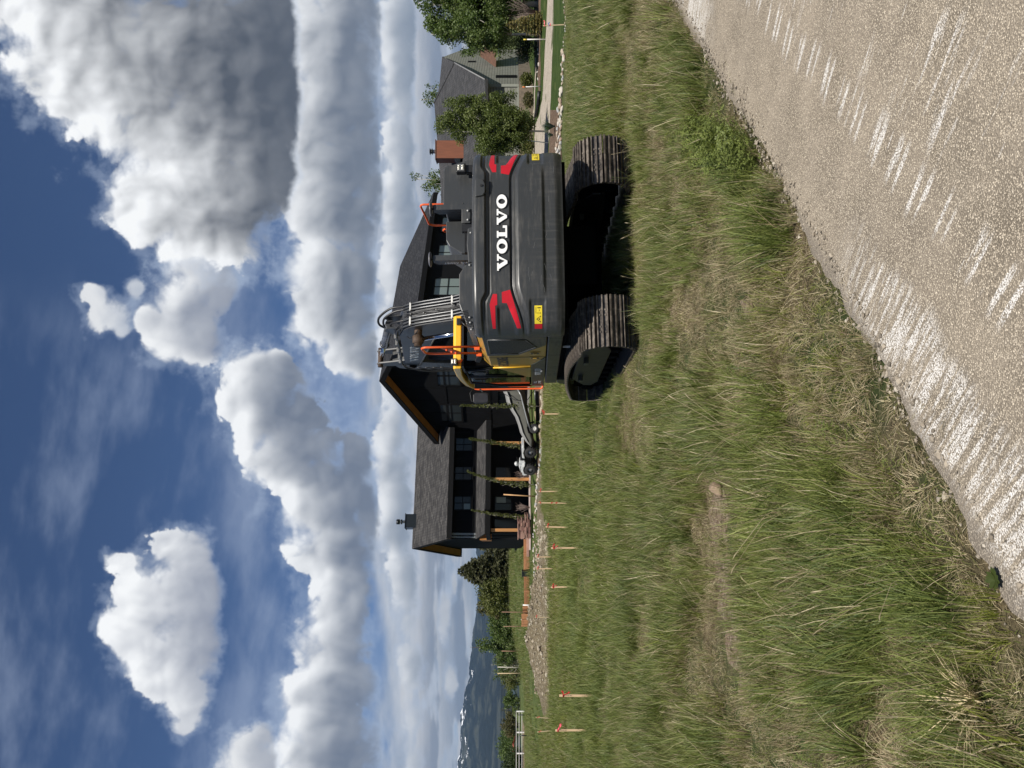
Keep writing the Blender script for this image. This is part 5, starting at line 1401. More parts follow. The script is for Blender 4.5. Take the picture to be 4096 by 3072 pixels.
LF_GOLD = mat_leaf('golden_spruce_needle', [(.07, .055, .018), (.14, .115, .035), (.21, .175, .06), (.28, .24, .10)], .15)
LF_BLUE = mat_leaf('blue_green_blade', [(.04, .07, .055), (.08, .12, .095), (.12, .17, .14), (.16, .22, .18)])
BARK = M('aspen_bark', (.36, .34, .29), .8, var=.3, scale=9)
BARKD = M('grey_brown_bark', (.075, .058, .045), .9, var=.35, scale=9, bump=.4)
TWIG = M('bare_twig', (.20, .15, .13), .8, var=.3, scale=9)
def tree(name, loc, crown, nl, size, leaf, bark, label, cat='tree', group=None, trunk=.10, seed=1, clump=.34, nc=90, shell=.55, lean=(0, 0), limbs=18, hbase=0.):
    """crown: ellipsoids (dx, dy, z, rx, ry, rz) over the ground point"""
    rs = np.random.RandomState(seed)
    root = empty(name, loc, label, cat, group)
    vol = np.array([c[3]*c[4]*c[5] for c in crown])**.8; pr = vol/vol.sum()
    k = rs.choice(len(crown), nc, p=pr); E = np.array(crown)[k]
    d = rs.normal(size=(nc, 3)); d /= np.linalg.norm(d, axis=1)[:, None]
    r = rs.uniform(0, 1, nc)**shell
    Cn = E[:, :3]+d*E[:, 3:6]*r[:, None]
    Cn[:, 2] = np.maximum(Cn[:, 2], hbase+.15)
    cl = rs.uniform(.55, 1.25, nc)*clump
    w = cl**2; kk = rs.choice(nc, nl, p=w/w.sum())
    q = rs.normal(size=(nl, 3)); q /= np.linalg.norm(q, axis=1)[:, None]
    q *= (rs.uniform(0, 1, nl)**.45)[:, None]
    P = Cn[kk]+q*cl[kk][:, None]*np.array([1, 1, 1.15])
    ct = rs.uniform(0, 1, nc)
    leaves_mesh('crown', P, size, leaf, root, rs, tint=np.clip(ct[kk]*.55+rs.uniform(0, .55, nl), 0, 1), up=.3)
    zt = max(c[2]+c[5]*.75 for c in crown)
    mb = MB(); n = 7
    path = [(lean[0]*(i/n)**1.5+.03*sin(i*2+seed), lean[1]*(i/n)**1.5+.03*cos(i*1.7+seed), zt*i/n-.05) for i in range(n+1)]
    mb.tube(path, [trunk*(1-.85*i/n) for i in range(n+1)], 8)
    order = np.argsort(Cn[:, 2])[::max(1, nc//limbs)]
    for j in order:
        c = Cn[j]; zb = max(.25*zt, c[2]*.62-.1); f = zb/zt
        s = Vector(path[min(n, int(f*n))]); s.z = zb; e = Vector(c); mid = (s+e)/2+Vector((0, 0, -.08*(e-s).length))
        mb.tube([s, mid, e], [trunk*(1-.85*f)*.55, trunk*.25, trunk*.08], 5)
    mb.build('trunk', bark, root)
    return root
def spruce(name, loc, H, R, nl, size, leaf, label, seed=1, tiers=16, skirt=.1, per=11, cat='tree', group=None):
    rs = np.random.RandomState(seed); root = empty(name, loc, label, cat, group)
    Pp = []; Dd = []; Tt = []
    mb = MB(); mb.tube([(0, 0, -.1), (0, 0, H*.97)], [R*.06, R*.008], 8)
    for t in range(tiers):
        f = t/(tiers-1); z = H*(skirt+(1-skirt)*f**.92); rr = R*(1-f)**.82*rs.uniform(.9, 1.08)+.03*R
        nb = max(4, int(per*(1-f*.6)))
        for k in range(nb):
            th = 2*pi*(k+rs.uniform(-.4, .4))/nb+t*1.3; L_ = rr*rs.uniform(.75, 1.12)
            dr = Vector((cos(th), sin(th), 0)); m_ = max(6, int(nl*L_*1.0/(tiers*per*R*.55)))
            u = rs.uniform(.08, 1, m_)**.75; side = rs.normal(size=m_)*.30*L_*(1.1-u); 
            px = dr.x*u*L_-dr.y*side; py = dr.y*u*L_+dr.x*side
            pz = z-.35*L_*u**1.4+.22*L_*np.clip(u-.7, 0, 1)*2+rs.normal(size=m_)*.035*H/4-np.abs(side)*.25
            Pp.append(np.stack([px, py, pz], 1)); dd = np.stack([dr.x*np.ones(m_)-dr.y*np.sign(side)*.7, dr.y*np.ones(m_)+dr.x*np.sign(side)*.7, rs.normal(size=m_)*.35+.05], 1)+rs.normal(size=(m_, 3))*.25
            Dd.append(dd); Tt.append(np.clip(u*.6+rs.uniform(-.1, .4, m_)+rs.uniform(-.15, .15), 0, 1))
            if t % 2 == 0 and k % 2 == 0: mb.tube([(0, 0, z), (dr.x*L_*.8, dr.y*L_*.8, z-.25*L_)], [R*.018, R*.006], 4)
    leaves_mesh('crown', np.concatenate(Pp), size, leaf, root, rs, aspect=.32, tint=np.concatenate(Tt), droop=np.concatenate(Dd))
    mb.build('trunk', BARKD, root); return root
def shrub(name, loc, r, h, nl, size, leaf, label, seed=1, group=None, cat='shrub', stems=8):
    rs = np.random.RandomState(seed); root = empty(name, loc, label, cat, group)
    q = rs.normal(size=(nl, 3)); q /= np.linalg.norm(q, axis=1)[:, None]; q *= (rs.uniform(0, 1, nl)**.5)[:, None]
    P = np.stack([q[:, 0]*r, q[:, 1]*r, h*.52+q[:, 2]*h*.5], 1); P += rs.normal(size=P.shape)*.06*r
    leaves_mesh('foliage', P, size, leaf, root, rs, up=.4)
    mb = MB()
    for k in range(stems):
        a = rs.uniform(0, 6.28); mb.tube([(0, 0, -.03), (cos(a)*r*.3, sin(a)*r*.3, h*.4), (cos(a)*r*.75, sin(a)*r*.75, h*.85)], [.02, .012, .004], 4)
    mb.build('stems', BARKD, root); return root

def plant_trees():
    G = lambda x, y: Vector((x, y, ground(x, y)))
    # -- right-hand side
    tree('aspen_tree', G(23.0, 43), [(-.3, 0, 3.3, 2.3, 2.2, 2.4), (-1.0, -.3, 4.8, 1.5, 1.5, 1.7), (1.6, 0, 4.8, 2.0, 2.0, 2.3), (-1.6, .2, 2.9, 1.2, 1.3, 1.5), (-1.25, .1, 6.2, .55, .6, 1.1), (.6, 0, 6.2, 1.0, 1.0, 1.5), (2.6, 0, 3.2, 1.7, 2, 2.2), (-.4, -.3, 2.0, 1.7, 1.6, 1.0), (1.6, -.3, 2.1, 1.8, 1.6, 1.1), (3.6, .3, 4.2, 2.2, 2.0, 2.6), (4.6, 0, 2.6, 1.8, 1.8, 1.8)], 95000, .125, LF_ASPEN, BARK,
         'large leafy aspen with two pointed tops beside the sage grey house', trunk=.16, seed=11, nc=420, clump=.50, limbs=26)
    tree('aspen_tree', G(20.4, 41.5), [(0, 0, 3.2, 1.2, 1.2, 1.6), (-.3, 0, 4.6, .8, .8, 1.3), (.1, 0, 5.7, .45, .45, .95)], 11000, .12, LF_ASPEN, BARK, 'slimmer aspen standing at the left edge of the large leafy aspen', trunk=.08, seed=12, nc=80, clump=.36)
    p = G(12.0, 33.8)
    tree('aspen_tree', p, [(.15, 0, 2.2, 1.0, 1.0, 1.35), (.25, 0, 3.6, .92, .9, 1.35), (.45, 0, 4.5, .5, .6, .8), (1.1, 0, 2.6, .85, .7, 1.2), (-.6, 0, 2.4, .8, .7, 1.2), (1.2, 0, 3.9, .6, .5, .9), (.3, 0, 1.5, .8, .7, .7)], 56000, .075, LF_MID, BARK, 'bushy young aspen in front of the grey shingle roof, behind the excavator', trunk=.05, seed=13, nc=300, clump=.27, limbs=20, hbase=.6)
    tree('aspen_tree', G(28.0, 70), [(0, 0, 7.2, 1.3, 1.3, 2.6), (.5, 0, 9.2, .8, .8, 1.4), (-.8, 0, 6.4, .9, .9, 1.8)], 2400, .16, LF_ASPEN, BARK, 'thin aspen top showing over the ridge of the sage grey house', trunk=.12, seed=14, nc=46, clump=.42, limbs=20)
    tree('aspen_tree', G(17.9, 64), [(0, 0, 6.4, 1.9, 1.6, 1.6), (.4, 0, 7.9, 1.2, 1.2, 1.3), (.9, 0, 9.2, .6, .6, 1.2), (-.9, 0, 7.4, .7, .8, 1.1)], 4600, .15, LF_ASPEN, BARK, 'sparse aspen rising behind the rust brown boxed chimney', trunk=.13, seed=15, nc=74, clump=.42, limbs=22, lean=(.6, 0))
    spruce('golden_spruce', G(19.9, 39.4), 1.95, .66, 12000, .10, LF_GOLD, 'small golden spruce on the mulch strip beside the driveway', seed=3, tiers=13, skirt=.05, per=12)
    for k, (x, y, r, h, l, lab) in enumerate([(21.5, 45.5, .9, 1.3, LF_DARK, 'dark shrub in the shade under the large aspen'), (24.0, 45, 1.2, 1.7, LF_DARK, 'broad dark shrub at the right under the large aspen'), (17.6, 47.6, .8, 1.1, LF_ASPEN, 'green shrub against the tan stone base of the grey house'), (13.6, 46.8, 1.0, 1.4, LF_DARK, 'dark shrub below the dark window of the grey house'), (15.8, 47.4, .7, .9, LF_YG, 'small yellow green shrub by the stone base of the grey house'), (19.4, 48.6, .55, .7, LF_OLIVE, 'low olive shrub below the corner board of the grey house'), (14.6, 48.4, .9, 1.0, LF_DARK, 'rounded dark shrub touching the clapboard wall'), (20.9, 48.9, .5, .9, LF_YG, 'upright pale shrub under the tall window of the grey house'), (22.9, 47.2, 1.3, 2.4, LF_DARK, 'tall dark bush added to fill the shade right of the sage wall'), (25.4, 46.6, 1.5, 2.6, LF_DARK, 'broad dark bush added for the shade behind the leafless twiggy shrub'), (27.6, 46.2, 1.5, 2.5, LF_DARK, 'dark bush added for the shade at the right edge under the large aspen')]):
        shrub('garden_shrub', G(x, y), r, h, 1500, .10, l, lab, seed=40+k)  # the last three bushes are added to make the dark shade there
    # bare twiggy shrub under the aspen
    rs = random.Random(8); mb = MB()
    for k in range(34):
        a = rs.uniform(0, 6.28); l = rs.uniform(.9, 2.0); sp_ = rs.uniform(.15, .6)
        p0 = Vector((0, 0, 0)); p1 = Vector((cos(a)*sp_*l*.4, sin(a)*sp_*l*.4, l*.5)); p2 = Vector((cos(a)*sp_*l, sin(a)*sp_*l, l*.95))
        mb.tube([p0, p1, p2], [.02, .012, .004], 4)
        for j in range(3):
            q = p1.lerp(p2, rs.random()); mb.tube([q, q+Vector((rs.uniform(-.3, .3), rs.uniform(-.3, .3), rs.uniform(.1, .4)))], [.007, .003], 3)
    o = mb.build('bare_shrub', TWIG, None); o.location = G(21.6, 41.4); tag(o, 'leafless twiggy shrub under the large aspen', 'shrub')
    # agave-like grass clumps by the drive
    rs = np.random.RandomState(2)
    for k, (px, py, n, hh, lab) in enumerate([(2222, 505, 170, .62, 'blue green spiky grass clump on the mulch beside the boulders'), (2216, 540, 70, .34, 'small dark spiky clump next to the blue green grass clump')]):
        g_ = gp(px, py); mb = MB()
        for i in range(n):
            a = rs.uniform(0, 6.28); l = hh*rs.uniform(.7, 1.1); s = rs.uniform(.1, .7); w = .011
            P0 = Vector((0, 0, 0)); P1 = Vector((cos(a)*s*l*.45, sin(a)*s*l*.45, l*.55)); P2 = Vector((cos(a)*s*l*1.1, sin(a)*s*l*1.1, l*(1-.3*s))); t = Vector((-sin(a), cos(a), 0))*w
            mb.add([P0-t, P0+t, P1+t, P2, P1-t], [(0, 1, 2, 4), (4, 2, 3)])
        o = mb.build('grass_clump', LF_BLUE, None); o.location = g_; tag(o, lab, 'plant')
        at_ = o.data.attributes.new('tint', 'FLOAT', 'POINT'); at_.data.foreach_set('value', rs.uniform(0, 1, len(o.data.vertices)).astype(np.float32))
    # -- slim young aspens before the dark house
    def slim(base, topd, H, label, seed, r0=.26, leaf=LF_ASPEN, curve=0., nl=1000):
        rs = np.random.RandomState(seed); root = empty('columnar_sapling', base, label, 'tree', 'slim columnar saplings before the dark house')
        def ax(f): return np.stack([topd[0]*f**1.3+curve*np.sin(f*3.1)*.6, topd[1]*f, H*f], -1)
        f = rs.uniform(.10, 1, nl)**1.15; c = ax(f)
        rad = r0*(1.05-f)**.7*(.55+.45*np.sin(f*23+seed)**2)
        q = rs.normal(size=(nl, 3)); q /= np.linalg.norm(q, axis=1)[:, None]
        leaves_mesh('crown', c+q*rad[:, None]*(rs.uniform(0, 1, nl)**.6)[:, None], .075, LF_YG if leaf is LF_ASPEN else leaf, root, rs, up=.8, tint=np.clip(1-f+rs.uniform(-.3, .3, nl), 0, 1) if leaf is LF_OLIVE else None)
        mb = MB(); n = 10; mb.tube([tuple(ax(np.array(i/n))) for i in range(n+1)], [.022*(1-.8*i/n) for i in range(n+1)], 6)
        for k in range(26):
            ff = rs.uniform(.12, .85); p = Vector(ax(np.array(ff))); a = rs.uniform(0, 6.28); l = r0*1.5*(1.1-ff)
            mb.tube([p, p+Vector((cos(a)*l*.6, sin(a)*l*.6, l*1.2))], [.007, .003], 4)
        mb.build('trunk', BARK, root); return root
    slim(gp(2161, 1625), (.05, 0), 4.25, 'slim sapling in front of the tarp covered boat', 61, .26)
    slim(gp(2150, 1789), (.48, 0), 3.75, 'dense slim sapling between the boat and the quad bike', 62, .24, nl=1500)
    slim(gp(2145, 1938), (.75, 0), 3.85, 'slim sapling with a hooked tip before the lone cedar porch post', 63, .26, curve=-.25, nl=1200)
    slim(gp(2125, 2072), (.48, 0), 3.60, 'slim sapling just right of the red stone pile', 64, .22, nl=1000)
    # leafless young shrubs by the patio
    for k, (px, py, lab) in enumerate([(2120, 1905, 'bare twiggy shrub left of the quad bike'), (2122, 2030, 'bare twiggy shrub between the two left saplings')]):
        rs2 = random.Random(70+k); mb = MB()
        for j in range(22):
            a = rs2.uniform(0, 6.28); l = rs2.uniform(.5, .95); s = rs2.uniform(.1, .6); p1 = Vector((cos(a)*s*l*.5, sin(a)*s*l*.5, l*.5)); p2 = Vector((cos(a)*s*l, sin(a)*s*l, l))
            mb.tube([(0, 0, 0), p1, p2], [.012, .009, .004], 4)
            for _ in range(2):
                q = p1.lerp(p2, rs2.random()); mb.tube([q, q+Vector((rs2.uniform(-.15, .15), rs2.uniform(-.15, .15), .15))], [.006, .003], 3)
        o = mb.build('bare_shrub', TWIG, None); o.location = gp(px, py); tag(o, lab, 'shrub')
    # -- left background
    spruce('spruce_tree', Vector((-17.9, 68, ground(-17.9, 68)-.2)), 5.3, 2.9, 80000, .27, LF_SPRUCE, 'big brownish green spruce beside the left end of the black house', seed=5, tiers=19, skirt=.02, per=15)
    spruce('spruce_tree', Vector((-16.0, 72, ground(-16, 72)-.2)), 4.3, 2.0, 30000, .25, LF_SPRUCE, 'smaller spruce half hidden behind the end of the black house', seed=6, tiers=15, skirt=.02, per=13)
    def bg(px_top, py, d, w, name, leaf, label, n=3200, seed=1, size=.17, base=None, bark=BARKD, zb=.0, shape='round'):
        if d < 100: w = w*1.45; n = int(n*2.1); px_top -= 12
        x = (1536-py)/F*d; z0 = ground(x, d)-.1 if base is None else base
        top = CAM_H+(2048-px_top)/F*d; H = top-z0; R = w/F*d/2
        if shape == 'round': cr = [(0, 0, H*.5, R, R, H*.42), (-.4*R, 0, H*.62, R*.6, R*.6, H*.3), (.45*R, 0, H*.45, R*.6, R*.6, H*.38), (0, 0, H*.8, R*.45, R*.5, H*.18)]
        else: cr = [(0, 0, H*.35, R, R, H*.3), (0, 0, H*.62, R*.6, R*.6, H*.28), (0, 0, H*.86, R*.22, R*.22, H*.15)]
        tree(name, Vector((x, d, z0)), cr, n, size, leaf, bark, label, seed=seed, nc=max(30, int(n/70)), clump=R*.26, trunk=max(.05, H*.018), limbs=14)
    bg(1912, 2380, 64, 90, 'willow_tree', LF_YG, 'yellow green willow in front of the right hand flank of the spruce', 3000, 21, .15)
    bg(1925, 2402, 66, 70, 'birch_tree', LF_YG, 'pale green birch just left of the big spruce', 2600, 22, .15, bark=BARK)
    bg(1915, 2425, 70, 60, 'birch_tree', LF_OLIVE, 'olive birch behind the two white marker posts', 2200, 23, .15, bark=BARK)
    bg(1960, 2490, 72, 105, 'maple_tree', LF_ASPEN, 'round green maple behind the left white marker post', 4200, 24, .16)
    bg(1885, 2590, 74, 74, 'poplar_tree', LF_ASPEN, 'pointed poplar, the tallest tree left of the spruce', 3000, 25, .16, shape='cone')
    bg(1985, 2545, 76, 90, 'apple_tree', LF_OLIVE, 'low olive tree between the maple and the poplar', 2600, 26, .15)
    bg(1962, 2660, 70, 80, 'aspen_tree', LF_ASPEN, 'thin leafed aspen left of the poplar', 1300, 27, .14, bark=BARK)
    bg(1998, 2630, 74, 110, 'lilac_shrub', LF_OLIVE, 'brown olive thicket at the foot of the poplar', 3000, 28, .14)
    bg(2003, 2705, 84, 70, 'hawthorn_tree', LF_YG, 'small yellow green hawthorn on the slope left of the thin aspen', 1800, 29, .15)
    bg(2013, 2795, 120, 90, 'ash_tree', LF_ASPEN, 'dark green ash beside the white barn roof', 2400, 30, .24)
    bg(2000, 2895, 118, 90, 'willow_tree', LF_OLIVE, 'round tan willow above the white rail fence', 3400, 31, .22)
    spruce('spruce_tree', Vector(((1536-2838)/F*122, 122, ground(-56, 122))), 3.3, .9, 2600, .2, LF_SPRUCE, 'little dark spruce between the barn and the tan willow', seed=7, tiers=12, per=9)
    bg(1995, 2985, 126, 150, 'ash_tree', LF_ASPEN, 'broad green ash above the left end of the white rail fence', 4200, 32, .25)
    bg(2025, 3060, 96, 90, 'spruce_tree', LF_DARK, 'dark bushy tree at the far left beside the red roof', 2400, 33, .2)
    bg(2010, 2950, 150, 120, 'ash_tree', LF_DARK, 'distant dark ash behind the tan willow', 2400, 34, .3)
    # thicket in front of the mountain, far across the field behind the houses
    for k, (py, d, pt, w) in enumerate([(3200, 120, 1990, 150), (3400, 130, 1980, 170), (-120, 60, 1700, 260), (-420, 64, 1760, 260)]):
        bg(pt, py, d, w, 'ash_tree', LF_ASPEN, ['ash beyond the left end of the rail fence', 'farthest ash to the left of the rail fence', 'ash to the right of the large aspen', 'farthest ash to the right of the large aspen'][k], 3000, 80+k, .24)
plant_trees()

# ------------------------------------------------------------------ stakes, poles, boulders and garden things
STK = M('new_pine_lath', (.56, .40, .24), .8, var=.18, scale=5, stretch=(4, 4, .5))
STKG = M('weathered_lath', (.42, .33, .20), .85, var=.2, scale=5)
FLAG = M('red_survey_ribbon', (.42, .02, .02), .5, var=.25, scale=8)
FLAGP = M('pink_survey_ribbon', (.75, .10, .14), .45, var=.1, scale=8)
FLAGB = M('blue_survey_ribbon', (.03, .12, .35), .45, var=.1, scale=8)
WPOST = M('white_marker_paint', (.72, .71, .68), .5, var=.05)
BPOST = M('brown_pole_wood', (.24, .14, .09), .8, var=.2, scale=4)
def ribbon(mb, p0, pts, w=.014):
    P = [Vector(p0)]+[Vector(p0)+Vector(q)*.72 for q in pts]; vs = []
    for i, p in enumerate(P):
        n = Vector((0, .6, 1)) if i % 2 else Vector((.4, -.3, 1)); n.normalize(); ww = w*(1+.25*i); vs += [p-n*ww, p+n*ww]
    mb.add(vs, [(2*i, 2*i+1, 2*i+3, 2*i+2) for i in range(len(P)-1)])
def stake(bot, top, label, w=.038, mat=STK, flag=None, text_=None, name='survey_stake', cat='stake', group=None, lean=0., rd=None, seed=0, d=None):
    g_ = gp(*bot) if d is None else at(bot[0], bot[1], d); dd = g_.y
    if d is not None: g_.z = ground(g_.x, g_.y)
    T = at(top[0], top[1], dd); H = T.z-g_.z; lx = T.x-g_.x
    root = empty(name, g_, label, cat, group)
    rr = random.Random(seed); w *= .85
    mb = MB()
    if rd: mb.tube([(0, 0, -.1), (lx, 0, H)], rd, 8); body = mb.build('post', mat, root)
    else:
        t = .012; mb.add([(-w/2, -t/2, -.1), (w/2, -t/2, -.1), (w/2, t/2, -.1), (-w/2, t/2, -.1), (lx-w/2, -t/2, H), (lx+w/2, -t/2, H), (lx+w/2, t/2, H), (lx-w/2, t/2, H)],
             [(0, 1, 5, 4), (1, 2, 6, 5), (2, 3, 7, 6), (3, 0, 4, 7), (4, 5, 6, 7), (0, 3, 2, 1)]); body = mb.build('lath', mat, root)
    if flag:
        for (zf, pts, m_) in flag:
            mb = MB(); z = H-zf; x = lx*z/H
            mb.span(x-w/2-.006, x+w/2+.006, -.014, .014, z-.012, z+.012); ribbon(mb, (x+w/2*.5, -.016, z), pts); mb.build('ribbon', m_, root)
    if text_:
        cu = bpy.data.curves.new('writing', 'FONT'); cu.body = text_; cu.size = .042; cu.extrude = .0003; ob = bpy.data.objects.new('tmp', cu); C.objects.link(ob)
        me = bpy.data.meshes.new_from_object(ob.evaluated_get(bpy.context.evaluated_depsgraph_get())); bpy.data.objects.remove(ob)
        me.materials.clear(); me.materials.append(INK); o = bpy.data.objects.new('writing', me); C.objects.link(o); o.parent = root
        o.matrix_local = Matrix.Translation((lx-.013, -.0068, H-.10)) @ Matrix(((0, 1, 0, 0), (0, 0, -1, 0), (-1, 0, 0, 0), (0, 0, 0, 1)))
    return root
def stakes():
    f1 = lambda s: [(.07, [(.06, -.05, .03), (.12, -.06, -.02), (.17, -.08, -.01)], FLAG), (.09, [(.05, -.03, -.08), (.09, -.05, -.14)], FLAG)]
    big = [(.09, [(.04, -.05, -.02), (.09, -.06, .02), (.15, -.08, .03), (.19, -.09, .03)], FLAG), (.095, [(.04, -.04, -.06), (.08, -.06, -.12), (.13, -.08, -.18), (.15, -.08, -.19)], FLAG)]
    big2 = [(.06, [(.06, -.04, -.03), (.12, -.05, -.06), (.18, -.07, -.09), (.26, -.08, -.11)], FLAGP), (.07, [(.03, -.03, -.03)], FLAG)]
    gr = 'survey stakes in the meadow'
    stake((2380, 2783), (2237, 2782), 'marked survey stake with two drooping red ribbons, the second nearest from the left', .066, flag=big, text_='HOUSE RC', group=gr, seed=1)
    stake((2351, 2920), (2221, 2921), 'marked survey stake at the far left with one long pink red ribbon', .066, flag=big2, text_='HOUSE RC', group=gr, seed=2)
    stake((2209, 2874), (2142, 2869), 'thin leaning stake with a dark top behind the two big marked stakes', .038, STKG, f1(3)[1:], group=gr, seed=3)
    stake((2209, 2921), (2148, 2928), 'thin leaning stake behind the leftmost marked stake', .045, STKG, f1(4)[1:], group=gr, seed=4)
    stake((2295, 2346), (2203, 2349), 'pale stake with a small red ribbon, alone left of the close pair', .055, flag=f1(5), group=gr, seed=5)
    stake((2327, 2191), (2204, 2192), 'taller marked stake with a long red ribbon left of the stone pile', .052, flag=f1(6), text_='HOUSE RC', group=gr, seed=6)
    stake((2221, 2274), (2145, 2275), 'left stake of the close pair beyond the bare strip', .045, flag=f1(7)[:1], group=gr, seed=7)
    stake((2219, 2227), (2145, 2228), 'right stake of the close pair beyond the bare strip', .045, flag=f1(8)[:1], group=gr, seed=8)
    stake((2283, 2110), (2183, 2107), 'stake with a small ribbon in front of the red stone pile', .05, flag=f1(9)[:1], group=gr, seed=9)
    stake((2295, 2013), (2152, 2011), 'tall thin stake banded with red ribbon before the patio', .036, flag=[(.08, [(.07, -.03, .05)], FLAG), (.42, [(.04, -.03, -.05)], FLAG), (.56, [(.04, -.03, -.05)], FLAG)], group=gr, seed=10)
    stake((2240, 1965), (2155, 1966), 'stake with a short red ribbon right of the tall banded stake', .048, flag=f1(11)[:1], group=gr, seed=11)
    stake((2256, 1655), (2172, 1656), 'stake with a bunch of red ribbon below the covered boat', .050, flag=[(.02, [(.12, -.03, .05), (.22, -.03, .08)], FLAG), (.03, [(.10, -.03, -.02), (.2, -.03, .03)], FLAG)], group=gr, seed=12)
    stake((2207, 2469), (2140, 2469), 'grey stake with a red ribbon near the left end of the orange planks', .04, STKG, f1(13)[:1], group=gr, seed=13)
    stake((2258, 98), (2172, 103), 'stake hung with pink and blue ribbons on the lawn at the right', .050, STKG, [(.06, [(.06, -.05, .02), (.13, -.06, .0), (.20, -.08, .05)], FLAGP), (.22, [(.05, -.04, .04), (.10, -.05, -.03)], FLAGB), (.26, [(.05, -.04, -.02)], FLAGP)], group=gr, seed=14)
    # poles
    def pole(bot, top, label, mat, r, d=None, tip=None, group='thin marker poles'):
        root = stake(bot, top, label, mat=mat, rd=r, name='marker_pole', cat='pole', group=group, d=d)
        if tip:
            g_ = root.location; T = at(top[0], top[1], g_.y)-g_; mb = MB(); mb.cyl((T.x, 0, T.z-.16), (T.x, 0, T.z+.01), r*1.15, seg=8); mb.build('tip', tip, root)
        return root
    OT = M('orange_tip_paint', (.75, .20, .03), .5); YT = M('yellow_tip_paint', (.75, .60, .08), .5)
    pole((2184, 157), (2095, 158), 'white driveway pole with a yellow tip beside the golden spruce', WPOST, .028, tip=YT, group='driveway poles')
    pole((2167, 345), (2091, 348), 'white driveway pole with an orange tip in front of the sage grey wall', WPOST, .024, tip=OT, group='driveway poles')
    pole((2193, 573), (2083, 558), 'leaning white driveway pole with an orange tip beside the bushy young aspen', WPOST, .024, tip=OT, group='driveway poles')
    pole((2145, 1986), (2014, 1978), 'tall brown tree pole left of the hooked sapling', M('cedar_pole_wood', (.45, .26, .12), .7, var=.2), .035)
    pole((2128, 2449), (2007, 2448), 'thin brown pole rising over the orange planks between two white posts', BPOST, .022)
    pole((2113, 2504), (2014, 2506), 'thin brown pole at the left end of the orange planks', BPOST, .022)
    pole((2133, 2421), (2091, 2420), 'short white post near the middle of the orange planks', WPOST, .035, tip=None, group='short white posts')
    pole((2119, 2478), (2084, 2478), 'short white post near the left end of the orange planks', WPOST, .035, group='short white posts')
    pole((2084, 2605), (2006, 2604), 'thin brown pole in the high grass behind the dirt mound', BPOST, .03, d=55)
    pole((2066, 2671), (1990, 2668), 'thin pale trunk like pole on the slope, the right one of two', BARK, .045, d=62)
    pole((2061, 2692), (1990, 2694), 'thin tan pole on the slope, the left one of two', STKG, .045, d=62)
    pole((2055, 2179), (2015, 2179), 'pale pole in front of the big spruce', STKG, .035, d=58)
    pole((2055, 2160), (2000, 2163), 'white pole right of the big spruce, beside the house end', WPOST, .03, d=60)
    pole((2107, 2860), (2072, 2860), 'black and white post at the right end of the rail fence', METB, .05)
    pole((2117, 2943), (2076, 2941), 'dark post wound with red tape by the far path', METB, .05)
stakes()

